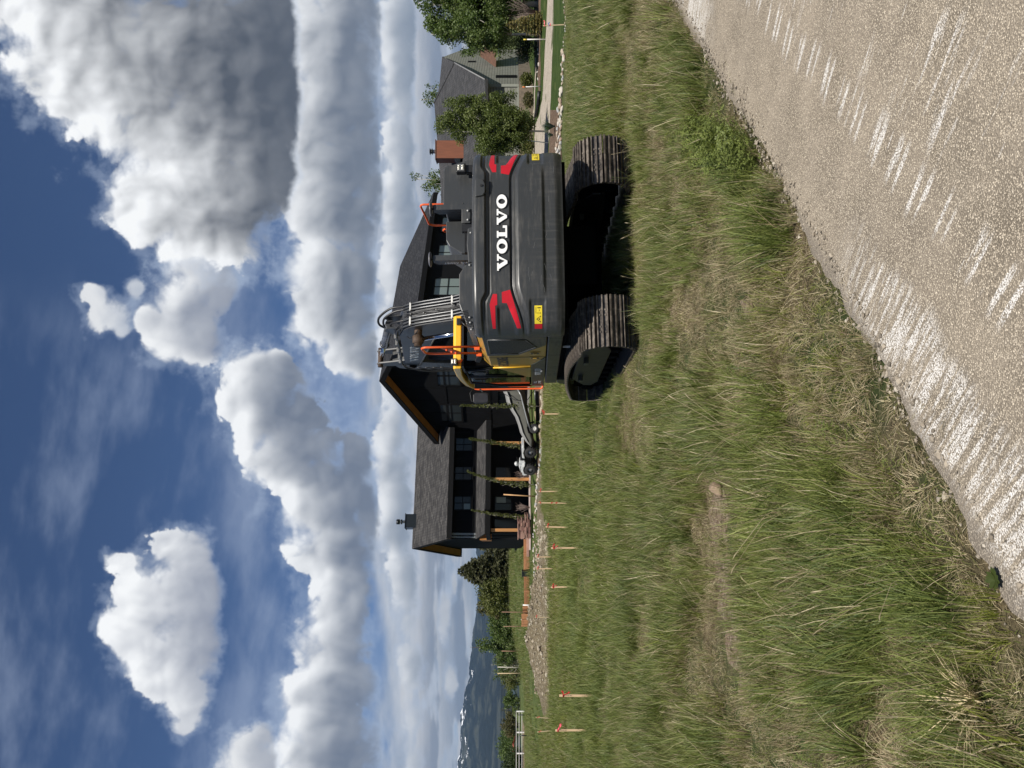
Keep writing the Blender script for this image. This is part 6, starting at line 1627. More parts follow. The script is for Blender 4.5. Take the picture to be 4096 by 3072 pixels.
def boulders():
    rs = random.Random(12)
    pal = [M('tan_boulder', (.36, .30, .23), .85, var=.25, scale=3, bump=.5, bscale=9), M('pale_boulder', (.46, .42, .36), .85, var=.2, scale=3, bump=.5, bscale=9), M('grey_boulder', (.33, .33, .32), .85, var=.25, scale=3, bump=.5, bscale=9), M('rust_boulder', (.30, .22, .165), .85, var=.3, scale=3, bump=.5, bscale=9)]
    meshes = []
    for k in range(7):
        bm = bmesh.new(); bmesh.ops.create_icosphere(bm, subdivisions=3, radius=1.0); r2 = random.Random(k)
        ph = [r2.uniform(0, 6) for _ in range(6)]
        cuts = [(Vector((r2.gauss(0, 1), r2.gauss(0, 1), r2.gauss(0, 1))).normalized(), r2.uniform(.58, .88)) for _ in range(15)]
        for v in bm.verts:
            n = v.co.normalized(); r = 1+.10*sin(3*n.x+ph[0])+.08*sin(4*n.y+ph[1])+.07*sin(5*n.z+ph[2])
            for c, d in cuts:
                t = n.dot(c)*r
                if t > d: r *= (d/t)**.97
            v.co = n*r
        me = bpy.data.meshes.new('boulder'); bm.to_mesh(me); bm.free()
        for p in me.polygons: p.use_smooth = True
        meshes.append(me)
    cnt = [0]
    ORD = ['rightmost', 'second', 'third', 'fourth', 'fifth', 'sixth', 'seventh', 'eighth', 'ninth', 'tenth', 'eleventh', 'twelfth', 'thirteenth', 'fourteenth', 'fifteenth', 'sixteenth', 'seventeenth', 'eighteenth', 'nineteenth', 'twentieth', 'twenty-first', 'twenty-second']
    CN = ['tan', 'pale', 'grey', 'rusty']
    def rock(p, s, grp, lab, mi=None, name='boulder', sq=.7, k=None, n=0):
        me = meshes[rs.randrange(7)].copy() if False else meshes[cnt[0] % 7]; cnt[0] += 1
        o = bpy.data.objects.new(name, me); C.objects.link(o)
        ci = rs.choice([0, 0, 1, 1, 2, 3]) if mi is None else mi; me2 = pal[ci]
        if k is not None:
            o_ = 'leftmost' if k == n-1 else ORD[k]; w_ = CN[ci]
            lab = f"{w_} {lab.format('', o_+(' from the right' if 0 < k < n-1 else ''))}" 
        if not me.materials: me.materials.append(me2)
        o.material_slots[0].link = 'OBJECT'; o.material_slots[0].material = me2
        s = s*((.56 if p.x > 3 else .9) if k is not None else 1.); o.location = (p.x, p.y, p.z+s*sq*.45); o.scale = (s*rs.uniform(.85, 1.35), s*rs.uniform(.8, 1.1), s*sq*rs.uniform(.8, 1.15)); o.rotation_euler = (rs.uniform(-.2, .2), rs.uniform(-.2, .2), rs.uniform(0, 6.3))
        tag(o, lab, 'boulder', grp); return o
    def row(pts, n, smin, smax, grp, lab, jit=6, mi=None, sizes=None):
        L_ = [0]
        for a, b in zip(pts, pts[1:]): L_.append(L_[-1]+math.hypot(a[0]-b[0], a[1]-b[1]))
        for k in range(n):
            t = (k+rs.uniform(-.3, .3))/n*L_[-1]; t = min(max(t, 0), L_[-1]-.01)
            i = max(j for j in range(len(L_)-1) if L_[j] <= t); f = (t-L_[i])/(L_[i+1]-L_[i])
            px = pts[i][0]+(pts[i+1][0]-pts[i][0])*f+rs.uniform(-jit, jit); py = pts[i][1]+(pts[i+1][1]-pts[i][1])*f
            rock(gp(px, py), rs.uniform(smin, smax), grp, lab, mi, k=k, n=n)
    row([(2257, 0), (2262, 60), (2264, 110), (2257, 180), (2250, 205)], 16, .05, .10, 'small rocks along the lawn edge', 'small rock, {1} of the sparse row along the lawn edge', 3)
    row([(2250, 205), (2262, 225), (2268, 240)], 6, .16, .24, 'rocks heaped in the middle of the lawn edge', 'rock, {1} in the little heap at the lawn edge', 6)
    row([(2250, 250), (2252, 300), (2250, 345)], 10, .08, .15, 'rocks between the heap and the boulder bank', 'rock, {1} between the rock heap and the boulder bank', 3)
    row([(2249, 362), (2247, 385)], 2, .24, .30, 'two big white boulders', 'big boulder, {1} of two beginning the boulder bank', 3, 1)
    row([(2248, 400), (2250, 450), (2246, 520), (2242, 600), (2238, 650)], 22, .15, .25, 'boulder bank along the mulch bed', 'boulder, {1} in the front row of the mulch bed bank', 4)
    row([(2238, 400), (2240, 450), (2235, 500), (2232, 560), (2228, 640)], 17, .13, .22, 'boulder bank behind along the mulch bed', 'boulder, {1} in the back row of the mulch bed bank', 4)
    row([(2174, 1530), (2176, 1590), (2176, 1640)], 14, .14, .26, 'pale rocks below the covered boat', 'rock, {1} in the border below the covered boat', 5, None)
    row([(2170, 1650), (2168, 1740), (2172, 1800), (2166, 1850)], 22, .10, .19, 'pale rocks below the quad bike', 'rock, {1} in the border past the quad bike', 4)
    row([(2160, 1860), (2152, 1930), (2150, 2000), (2146, 2060)], 22, .08, .16, 'pale rocks before the patio', 'small rock, {1} in the border before the patio', 4)
    row([(2140, 2070), (2138, 2150), (2140, 2230), (2138, 2340)], 20, .08, .15, 'pale rocks left of the stone pile', 'small rock, {1} in the border left of the stone pile', 3)
    row([(2137, 2440), (2143, 2500)], 8, .10, .16, 'rocks at the planks', 'rock, {1} at the foot of the orange planks', 4)
    row([(2152, 160), (2154, 250), (2158, 340)], 6, .14, .24, 'rocks on the mulch strip', 'rock, {1} on the mulch strip beyond the driveway', 4, 1)
    g_ = gp(2884, 1955); o = rock(Vector((g_.x, g_.y, g_.z)), .105, None, 'lone tan rock at the head of the bare dirt track', 0, 'rock', .8); o.scale = (.105, .08, .085); o.material_slots[0].material = M('brown_rock', (.25, .18, .125), .9, var=.3, scale=3, bump=.6, bscale=12)
boulders()
def strip_stones():
    rs = np.random.RandomState(31); bm = bmesh.new(); bmesh.ops.create_icosphere(bm, subdivisions=1, radius=1.0); base = np.array([v.co for v in bm.verts]); bf = np.array([[v.index for v in f.verts] for f in bm.faces]); bm.free()
    V = []; Fc = []; i = 0
    while i < 1500:
        px, py = rs.uniform(2120, 2202), rs.uniform(2080, 2780); p = gp(px, py)
        if not (30 < p.y < 40): continue
        h = mound_h(p.x, p.y); z = p.z+max(0, h-.10); s = min(.13, rs.gamma(2, .018)+.012)
        a = rs.uniform(0, 6.28); R = np.array([[cos(a), -sin(a), 0], [sin(a), cos(a), 0], [0, 0, 1]])
        V.append((base*(1+rs.uniform(-.25, .25, (len(base), 1)))*s*np.array([1.2, 1, .7])) @ R.T+np.array([p.x, p.y, z+s*.25])); Fc.append(bf+i*len(base)); i += 1
    o = mesh_np('loose_stones', np.concatenate(V), np.concatenate(Fc), mat_rubble('stony_spoil', [(.19, .15, .10), (.36, .31, .235), (.27, .22, .155), (.44, .40, .32), (.22, .165, .115)], 3, .3, .01), None, False); o['kind'] = 'stuff'
strip_stones()

def garden_things():
    # covered drift boat on its trailer
    d = 37.6; L_ = lambda px, py, dy=0.: at(px, py, d+dy)
    base = gp(2150, 1690); base = Vector((at(2150, 1690, d).x, d, ground(at(2150, 1690, d).x, d)))
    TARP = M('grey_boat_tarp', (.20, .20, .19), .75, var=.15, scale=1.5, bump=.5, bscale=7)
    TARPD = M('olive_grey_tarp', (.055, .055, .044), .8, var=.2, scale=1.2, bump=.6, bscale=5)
    ALU = M('galvanised_tube', (.22, .23, .23), .4, .6, var=.1)
    root = empty('boat_trailer', base, 'boat on a trailer under a sagging grey tarp, parked before the black house', 'boat trailer')
    W = lambda px, py, dy=0.: at(px, py, d+dy)-base
    # hull outline (along x), from bow (right, high) to stern (left, low)
    top = [(2016, 1566), (2024, 1580), (2030, 1610), (2046, 1640), (2064, 1668), (2076, 1700), (2084, 1730), (2104, 1765), (2122, 1786)]
    mid = [(2078, 1560), (2082, 1580), (2092, 1610), (2098, 1640), (2106, 1668), (2110, 1700), (2118, 1730), (2128, 1760), (2128, 1784)]
    low = [(2098, 1560), (2100, 1580), (2108, 1610), (2112, 1640), (2120, 1668), (2124, 1700), (2130, 1730), (2136, 1755), (2132, 1780)]
    hull = MB(); rows = []
    for (t, m_, l) in zip(top, mid, low):
        a = W(*t, .9); rows.append([W(l[0], l[1], 1.8), W(m_[0], m_[1], 2.0), W(t[0]+4, t[1], 1.6), a, W(t[0]+6, t[1], .25), W(m_[0]-6, m_[1], .0), W(m_[0], m_[1], -.02), W(l[0], l[1], .25)])
    n = 8
    for r in rows: hull.v += [tuple(p) for p in r]
    for i in range(len(rows)-1):
        for k in range(n): hull.f.append((i*n+k, i*n+(k+1) % n, (i+1)*n+(k+1) % n, (i+1)*n+k)); hull.sm.append(True)
    hull.f.append(tuple(range(n))); hull.sm.append(False); hull.f.append(tuple(range((len(rows)-1)*n, len(rows)*n))); hull.sm.append(False)
    hl = hull.build('tarp', TARPD, root)
    # the lighter grey top fold of the tarp
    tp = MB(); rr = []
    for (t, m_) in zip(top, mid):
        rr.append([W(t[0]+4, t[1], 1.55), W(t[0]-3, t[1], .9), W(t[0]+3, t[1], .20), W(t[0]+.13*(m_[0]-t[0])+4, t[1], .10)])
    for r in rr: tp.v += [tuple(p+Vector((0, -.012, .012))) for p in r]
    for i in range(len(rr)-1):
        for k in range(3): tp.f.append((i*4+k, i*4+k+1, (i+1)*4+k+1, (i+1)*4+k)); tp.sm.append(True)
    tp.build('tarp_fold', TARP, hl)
    MB().tube([W(2018, 1576, 0), W(2060, 1600, -.05), W(2084, 1602, -.04)], .018, 6).build('tie_strap', BLK, hl)
    MB().tube([W(2070, 1556, -.05), W(2084, 1580, -.06), W(2095, 1625, -.06), W(2112, 1690, -.06), W(2120, 1712, -.06)], .045, 8).build('side_rail', ALU, root)
    MB().tube([W(2125, 1552, .4), W(2128, 1640, .4), W(2130, 1720, .4)], .035, 6).build('trailer_beam', BLKM, root)
    MB().tube([W(2140, 1552, .2), W(2140, 1600, .2)], .03, 6).build('drawbar', ALU, root)
    MB().tube([W(2140, 1645, .2), W(2142, 1680, .2)], .03, 6).build('timber_block', STKG, root)
    tyre = M('tyre_rubber', (.018, .018, .018), .8, var=.2, scale=20, bump=.3)
    wc = W(2136, 1714, .05)
    wh = MB().lathe([(.13, -.09), (.22, -.10), (.265, -.06), (.265, .06), (.22, .10), (.13, .09)], wc, 'y', 28).build('wheel', tyre, root)
    MB().lathe([(0, -.03), (.04, -.05), (.10, -.03), (.135, -.07), (.14, 0), (0, 0)], wc, 'y', 20).build('rim', M('pale_rim', (.55, .54, .50), .5, .3), wh)
    MB().tube([wc+Vector((.36, -.05, -.02)), wc+Vector((.28, -.05, .24)), wc+Vector((.05, -.05, .34)), wc+Vector((-.2, -.05, .27)), wc+Vector((-.33, -.05, .05))], .05, 8).build('mudguard', BLKM, root)
    MB().tube([W(2140, 1556, -.1), W(2110, 1600, -.1)], .02, 6).build('winch_post', BLKM, root)
    # quad bike
    d = 38.6; qb = Vector((at(2130, 1830, d).x, d, ground(at(2130, 1830, d).x, d)+.16))
    q = empty('quad_bike', qb, 'white and black quad bike with chunky tyres parked by the patio', 'quad bike'); q.rotation_euler = (0, 0, radians(-28))
    WHP = M('white_fairing', (.50, .51, .50), .35, var=.05, coat=.3); 
    for (x, y) in ((-.52, -.38), (-.52, .38), (.60, -.38), (.60, .38)):
        w_ = MB().lathe([(.15, -.11), (.26, -.12), (.32, -.08), (.32, .08), (.26, .12), (.15, .11)], (x, y, .30), 'y', 26)
        for k in range(18):
            a = 2*pi*k/18; w_.box((x+.325*cos(a), y, .30+.325*sin(a)), (.035, .20, .035), 0, 0, -a)
        wo = w_.build('wheel', tyre, q)
        MB().lathe([(0, -.06), (.05, -.07), (.09, -.03), (.155, -.05), (.155, .05), (.09, .03), (0, .05)], (x, y, .30), 'y', 18).build('rim', M('grey_rim', (.30, .30, .30), .4, .6), wo)
    MB().prism([(-.85, .62), (-.80, .72), (-.30, .76), (-.22, .60), (-.35, .66), (-.52, .68), (-.72, .62), (-.80, .45)], 'y', -.50, -.18).build('front_fender', WHP, q, bevel=.01)
    MB().prism([(-.85, .62), (-.80, .72), (-.30, .76), (-.22, .60), (-.35, .66), (-.52, .68), (-.72, .62), (-.80, .45)], 'y', .18, .50).build('front_fender', WHP, q, bevel=.01)
    MB().prism([(-.90, .58), (-.86, .80), (-.45, .92), (-.10, .88), (-.10, .60), (-.5, .45)], 'y', -.19, .19).build('front_cowl', WHP, q, bevel=.03)
    MB().prism([(.25, .60), (.30, .74), (.95, .78), (1.02, .66), (.85, .62), (.60, .68), (.38, .62)], 'y', -.50, .50).build('rear_fender', WHP, q, bevel=.02)
    MB().prism([(-.12, .70), (-.08, .86), (.20, .78), (.80, .86), (.86, .76), (.2, .66)], 'y', -.16, .16).build('seat', BLK, q, bevel=.03)
    MB().prism([(-.7, .25), (-.5, .55), (.6, .55), (.8, .3), (.4, .22), (-.4, .22)], 'y', -.16, .16).build('chassis', BLKM, q, bevel=.02)
    MB().tube([(-.22, -.34, 1.02), (-.28, -.12, .98), (-.28, .12, .98), (-.22, .34, 1.02)], .018, 8).build('handlebar', BLK, q)
    MB().lathe([(0, -.12), (.09, -.10), (.12, 0), (.09, .10), (0, .12)], (-.40, 0, 1.04), 'y', 16).build('headlamp_pod', WHP, q)
    rk = MB()
    for y in (-.3, 0, .3): rk.tube([(-.90, y, .80), (-.45, y, .83)], .012, 6)
    for x in (-.88, -.66, -.46): rk.tube([(x, -.32, .80+(x+.9)*.06), (x, .32, .80+(x+.9)*.06)], .012, 6)
    rk.build('front_rack', BLKM, q)
    rk = MB()
    for y in (-.3, 0, .3): rk.tube([(.45, y, .86), (1.05, y, .86)], .012, 6)
    for x in (.5, .78, 1.04): rk.tube([(x, -.32, .86), (x, .32, .86)], .012, 6)
    rk.build('rear_rack', BLKM, q)
    MB().tube([(-.92, -.25, .35), (-1.02, -.22, .55), (-1.02, .22, .55), (-.92, .25, .35)], .02, 8).build('bull_bar', BLKM, q)
    # flat red stones stacked
    rs = random.Random(3); p = at(2124, 2115, 41.5); p.z = ground(p.x, p.y)+.1
    root = empty('stone_pile', p, 'neat pile of flat red brown flagstones at the corner of the porch', 'stone pile')
    RS = M('red_flagstone', (.20, .105, .085), .85, var=.3, scale=4, bump=.5, bscale=20); RS2 = M('pale_red_flagstone', (.30, .18, .14), .85, var=.3, scale=4, bump=.5)
    z = 0.
    while z < .74:
        h_ = rs.uniform(.035, .06); x = -.52+rs.uniform(-.05, .05)
        while x < .45:
            w_ = rs.uniform(.22, .5); MB().box((x+w_/2, rs.uniform(-.04, .04), z+h_/2), (w_-.012, .7, h_-.006), rs.uniform(-.05, .05)).build('flagstone', rs.choice([RS, RS, RS2]), root, bevel=.008); x += w_
        z += h_
    # loose slabs on the ground beside it
    p = gp(2118, 2185); o = MB().box((0, 0, .10), (1.3, 1.0, .16), .2).build('paving_slab', RS2, None, bevel=.02); o.location = p; tag(o, 'low pinkish slab lying left of the stacked flagstones', 'slab')
    # planks edging the raised garden
    PLK = M('orange_brown_plank', (.33, .155, .07), .7, var=.25, scale=1.5, stretch=(.4, 3, 6), bump=.2)
    def plank_run(p0, p1, top0, top1, low, d0, d1, label, n=2):
        a = at(low, p0, d0); b_ = at(low, p1, d1); za = at(top0, p0, d0).z; zb = at(top1, p1, d1).z; g0 = min(ground(a.x, a.y), ground(b_.x, b_.y))-.05
        root = empty('plank_edging', Vector((a.x, a.y, g0)), label, 'planks')
        for k in range(n):
            u0 = k/n; u1 = (k+1)/n-.02
            A0 = Vector((0, 0, (za-g0)*u0)); A1 = Vector((0, 0, (za-g0)*u1)); B0 = Vector((b_.x-a.x, b_.y-a.y, (zb-g0)*u0)); B1 = Vector((b_.x-a.x, b_.y-a.y, (zb-g0)*u1)); t = Vector((0, .05, 0))
            MB().add([A0, B0, B1, A1, A0+t, B0+t, B1+t, A1+t], [(0, 1, 2, 3), (7, 6, 5, 4), (0, 4, 5, 1), (1, 5, 6, 2), (2, 6, 7, 3), (3, 7, 4, 0)]).build('plank', PLK, root)
        for f in (.02, .5, .98):
            q_ = Vector(((b_.x-a.x)*f, (b_.y-a.y)*f-.03, ((za-g0)*(1-f)+(zb-g0)*f)/2)); MB().box(q_, (.09, .05, q_.z*2)).build('post', PLK, root)
        return root
    plank_run(2145, 2283, 2094, 2094, 2108, 46, 45, 'low orange brown plank wall right of the black box')
    plank_run(2303, 2426, 2095, 2096, 2109, 45, 43.5, 'orange brown plank wall left of the black box')
    plank_run(2427, 2456, 2090, 2090, 2110, 43, 42.6, 'short taller plank step near the white posts')
    plank_run(2457, 2503, 2085, 2085, 2108, 42.4, 42, 'tallest plank step at the left end of the edging')
    p = at(2109, 2293, 44.6); p.z = ground(p.x, p.y); o = MB().span(-.18, .18, -.15, .15, 0, .46).span(-.20, .20, -.17, .17, .44, .50).build('garden_box', METB, None, bevel=.01); o.location = p; tag(o, 'small black box standing in the gap of the orange plank wall', 'box')
    # black drain pipe by the drive
    mb = MB(); P = [gp(2165, 365), gp(2163, 400), gp(2156, 440), gp(2150, 465)]
    o = mb.tube([p+Vector((0, 0, .12)) for p in P], .10, 10).build('drain_pipe', BLK, None); tag(o, 'long black drain pipe lying beside the driveway', 'pipe')
    # weathered antler-like branch against the stone base
    p = gp(2118, 405); mb = MB(); mb.tube([(0, 0, .0), (-.2, 0, .2), (-.15, 0, .45)], [.03, .025, .01], 6); mb.tube([(0, 0, .05), (.3, 0, .12), (.35, 0, .3)], [.03, .02, .01], 6)
    o = mb.build('driftwood', M('bleached_wood', (.62, .57, .48), .8), None); o.location = p; tag(o, 'bleached driftwood branch lying before the grey house', 'driftwood')
    # truck half hidden behind the spruce
    x = at(2040, 2155, 78); g_ = Vector((x.x, 78, 1.25)); tr = empty('white_truck', g_, 'white pickup half hidden behind the trees at the end of the black house', 'truck')
    MB().prism([(-1.2, .35), (-1.2, 1.0), (-.6, 1.05), (-.3, 1.6), (.9, 1.6), (1.1, 1.05), (2.2, 1.0), (2.2, .35)], 'y', -.8, .8).build('body', WHP, tr, bevel=.05)
    MB().prism([(-.5, 1.08), (-.25, 1.5), (.8, 1.5), (.95, 1.08)], 'y', -.82, -.80).build('window', PANE_D, tr)
    for x_ in (-.7, 1.6): MB().lathe([(.1, -.1), (.36, -.1), (.36, .1), (.1, .1)], (x_, -.72, .36), 'y', 20).build('wheel', tyre, tr)
    # far barn, red roof and rail fence on the left
    def barn(px0, py0, py1, d, zr, ze, rmat, wmat, label, dy=6):
        a = at(px0, py0, d); b_ = at(px0, py1, d); g0 = ground(a.x, d)-.2; x0, x1 = sorted((a.x, b_.x)); zr_ = at(zr, py0, d).z; ze_ = at(ze, py0, d).z
        root = empty('barn', Vector(((x0+x1)/2, d, g0)), label, 'building'); w = (x1-x0)/2; H = ze_-g0; R_ = zr_-g0
        MB().add([(-w, 0, 0), (w, 0, 0), (w, 0, H), (-w, 0, H), (-w, dy, 0), (w, dy, 0), (w, dy, H), (-w, dy, H), (-w, dy/2, R_-.1), (w, dy/2, R_-.1)], [(0, 1, 2, 3), (7, 6, 5, 4), (0, 3, 8, 7, 4), (1, 5, 6, 9, 2)]).build('wall', wmat, root)
        for s in (0, 1):
            y_ = -.5 if s == 0 else dy+.5; MB().add([(-w-.4, y_, H-.1), (w+.4, y_, H-.1), (w+.4, dy/2, R_), (-w-.4, dy/2, R_), (-w-.4, y_, H-.25), (w+.4, y_, H-.25), (w+.4, dy/2, R_-.15), (-w-.4, dy/2, R_-.15)], [(0, 1, 2, 3), (7, 6, 5, 4), (0, 4, 5, 1), (1, 5, 6, 2), (3, 7, 4, 0), (2, 6, 7, 3)]).build('roof', rmat, root)
        MB().span(-w*.5, -w*.15, -.06, 0, .0, H*.7).build('door', BTRIM, root); MB().span(w*.2, w*.6, -.06, 0, H*.4, H*.75).build('window', PANE_D, root)
        return root
    WW = M('white_barn_wall', (.62, .61, .58), .7, var=.08); DR = M('dark_barn_roof', (.03, .05, .055), .5); RR = M('red_barn_roof', (.42, .09, .06), .6, var=.1)
    barn(2075, 2785, 2835, 130, 2050, 2062, DR, WW, 'white walled barn with a dark green roof on the far left horizon')
    barn(2075, 3020, 3066, 112, 2051, 2061, RR, WW, 'small white barn with a bright red roof at the far left')
    barn(2070, 2955, 2992, 180, 2058, 2064, DR, WW, 'distant low white building behind the rail fence')
    fd = 88; x0 = at(2080, 2845, fd).x; x1 = at(2080, 3300, fd).x; zf = at(2086, 2845, fd).z
    root = empty('rail_fence', Vector((x0, fd, ground(x0, fd))), 'white rail fence running along the far left field edge', 'fence'); hh = 1.0; k = 0; x = x0
    while x > x1:
        z = ground(x, fd)-ground(x0, fd); MB().span(x-x0-.07, x-x0+.07, -.07, .07, z-.1, z+hh).build('post', WPOST, root)
        if x-2.6 > x1:
            z2 = ground(x-2.6, fd)-ground(x0, fd)
            for h_ in (.3, .65, 1.0): MB().tube([(x-x0, -.08, z+h_), (x-2.6-x0, -.08, z2+h_)], .03, 6).build('rail', WPOST, root)
        x -= 2.6
garden_things()

# ------------------------------------------------------------------ grass
from mathutils import noise as mnoise
def mat_blade():
    m, nt, b = new_mat('grass_blade'); N = nt.nodes.new; L = nt.links.new
    t = N('ShaderNodeAttribute'); t.attribute_name = 'tint'
    d = N('ShaderNodeAttribute'); d.attribute_type = 'INSTANCER'; d.attribute_name = 'dry'
    h = N('ShaderNodeAttribute'); h.attribute_type = 'INSTANCER'; h.attribute_name = 'hue'
    tt = t.outputs['Fac']
    green = ramp(N, L, tt, [(0, (.078, .106, .022)), (.5, (.158, .194, .046)), (1, (.28, .305, .096))])
    blue = ramp(N, L, tt, [(0, (.056, .090, .026)), (.6, (.116, .160, .048)), (1, (.21, .250, .094))])
    yel = ramp(N, L, tt, [(0, (.11, .135, .018)), (.6, (.20, .225, .035)), (1, (.30, .32, .09))])
    straw = ramp(N, L, tt, [(0, (.12, .085, .05)), (.45, (.28, .22, .13)), (.8, (.46, .385, .245)), (1, (.60, .52, .35))])
    hv = h.outputs['Fac']
    c = mixc(N, L, sm_(N, L, hv, .15, .45), blue, green)
    c = mixc(N, L, sm_(N, L, hv, .62, .95), c, yel)
    # the blade turns dry when its own number falls under the tuft's dryness
    r = N('ShaderNodeAttribute'); r.attribute_name = 'own'
    dm = sm_(N, L, mth(N, L, 'SUBTRACT', d.outputs['Fac'], r.outputs['Fac']), -.06, .06)
    c = mixc(N, L, dm, c, straw)
    L(c, b.inputs['Base Color']); setin(b, rough=.5, spec=.35)
    tr = N('ShaderNodeBsdfTranslucent'); L(mixc(N, L, 1.0, c, (1.0, 1.1, .5), 'MULTIPLY'), tr.inputs['Color'])
    mx = N('ShaderNodeMixShader'); mx.inputs[0].default_value = .30
    L(b.outputs[0], mx.inputs[1]); L(tr.outputs[0], mx.inputs[2]); L(mx.outputs[0], nt.nodes['Material Output'].inputs['Surface'])
    return m
BLADE = mat_blade()
def tuft(name, n, h, w, spread, lean, seed, flat=0., curl=.5, segs=3, hvar=.35, wind=(-.12, .05)):
    rs = np.random.RandomState(seed); V = []; Fc = []; T = []; O = []
    for k in range(n):
        a = rs.uniform(0, 2*pi); r0 = spread*sqrt(rs.uniform()); b = Vector((cos(a)*r0, sin(a)*r0, -.015))
        a2 = a+rs.normal()*.8; ln = max(0, rs.normal(lean, .25)); l = h*(1+rs.uniform(-hvar, hvar*.6))
        dr = Vector((cos(a2), sin(a2), 0)); sd = Vector((-sin(a2), cos(a2), 0)); tw = rs.uniform(-.7, .7); sd = (sd*cos(tw)+dr*sin(tw))
        p = b.copy(); el = (pi/2-ln*.6) if not flat else rs.uniform(.02, .5); th = el; k0 = len(V); ww = w*rs.uniform(.6, 1.3)
        pts = []
        for s in range(segs+1):
            f = s/segs; wd = ww*(1-f**1.6)*.5+.0002
            if s < segs: V += [p-sd*wd, p+sd*wd]
            else: V += [p.copy()]
            p = p+(dr*cos(th)+Vector((0, 0, 1))*sin(th)+Vector((wind[0], wind[1], 0))*f)*(l/segs); th -= curl*rs.uniform(.3, 1.4)*(.6+ln)/segs*1.6
            if flat: p.z = max(p.z, .006+.02*rs.uniform())
        for s in range(segs-1): Fc.append((k0+2*s, k0+2*s+1, k0+2*s+3, k0+2*s+2))
        Fc.append((k0+2*segs-2, k0+2*segs-1, k0+2*segs))
        t = rs.uniform(); T += [t]*(2*segs+1); O += [rs.uniform()]*(2*segs+1)
    me = bpy.data.meshes.new(name); me.from_pydata([tuple(v) for v in V], [], Fc); me.materials.append(BLADE)
    for nm, arr in (('tint', T), ('own', O)):
        at_ = me.attributes.new(nm, 'FLOAT', 'POINT'); at_.data.foreach_set('value', np.array(arr, np.float32))
    return bpy.data.objects.new(name, me)
def stalks(name, n, h, seed):
    rs = np.random.RandomState(seed); mb = MB(); O = []
    for k in range(n):
        a = rs.uniform(0, 6.28); l = h*rs.uniform(.7, 1.15); s = rs.uniform(.15, .8); p0 = Vector((rs.normal()*.04, rs.normal()*.04, 0))
        p1 = p0+Vector((cos(a)*s*l*.3, sin(a)*s*l*.3, l*.5)); p2 = p0+Vector((cos(a)*s*l*.9, sin(a)*s*l*.9, l*(1-.25*s)))
        mb.tube([p0, p1, p2], [.0016, .0013, .0008], 3, cap=False); 
        mb.tube([p2, p2+(p2-p1).normalized()*.03, p2+(p2-p1).normalized()*.06+Vector((0, 0, -.008))], [.0012, .0030, .0006], 3, cap=False)
    me = bpy.data.meshes.new(name); me.from_pydata(mb.v, [], mb.f); me.materials.append(BLADE)
    for nm in ('tint', 'own'):
        at_ = me.attributes.new(nm, 'FLOAT', 'POINT'); at_.data.foreach_set('value', rs.uniform(.45, 1, len(me.vertices)).astype(np.float32) if nm == 'tint' else np.zeros(len(me.vertices), np.float32))
    return bpy.data.objects.new(name, me)
def clover(name, seed):
    """a small stem of broad leaflets in threes"""
    rs = np.random.RandomState(seed); V = []; Fc = []
    for k in range(30):
        a = rs.uniform(0, 6.28); r = .10*sqrt(rs.uniform()); z = rs.uniform(.05, .26); c = Vector((cos(a)*r, sin(a)*r, z))
        for j in range(3):
            b = a+j*2.1+rs.uniform(-.3, .3); d = Vector((cos(b), sin(b), rs.uniform(-.1, .5))).normalized(); s = Vector((-sin(b), cos(b), 0)); l = rs.uniform(.016, .028); k0 = len(V)
            V += [c, c+d*l*.55+s*l*.32, c+d*l, c+d*l*.55-s*l*.32]; Fc.append((k0, k0+1, k0+2, k0+3))
        k0 = len(V); V += [c, c+Vector((.002, 0, 0)), Vector((0, 0, 0))]; Fc.append((k0, k0+1, k0+2))
    me = bpy.data.meshes.new(name); me.from_pydata([tuple(v) for v in V], [], Fc); me.materials.append(BLADE)
    at_ = me.attributes.new('tint', 'FLOAT', 'POINT'); at_.data.foreach_set('value', rs.uniform(0, .8, len(V)).astype(np.float32))
    at_ = me.attributes.new('own', 'FLOAT', 'POINT'); at_.data.foreach_set('value', np.ones(len(V), np.float32))
    return bpy.data.objects.new(name, me)

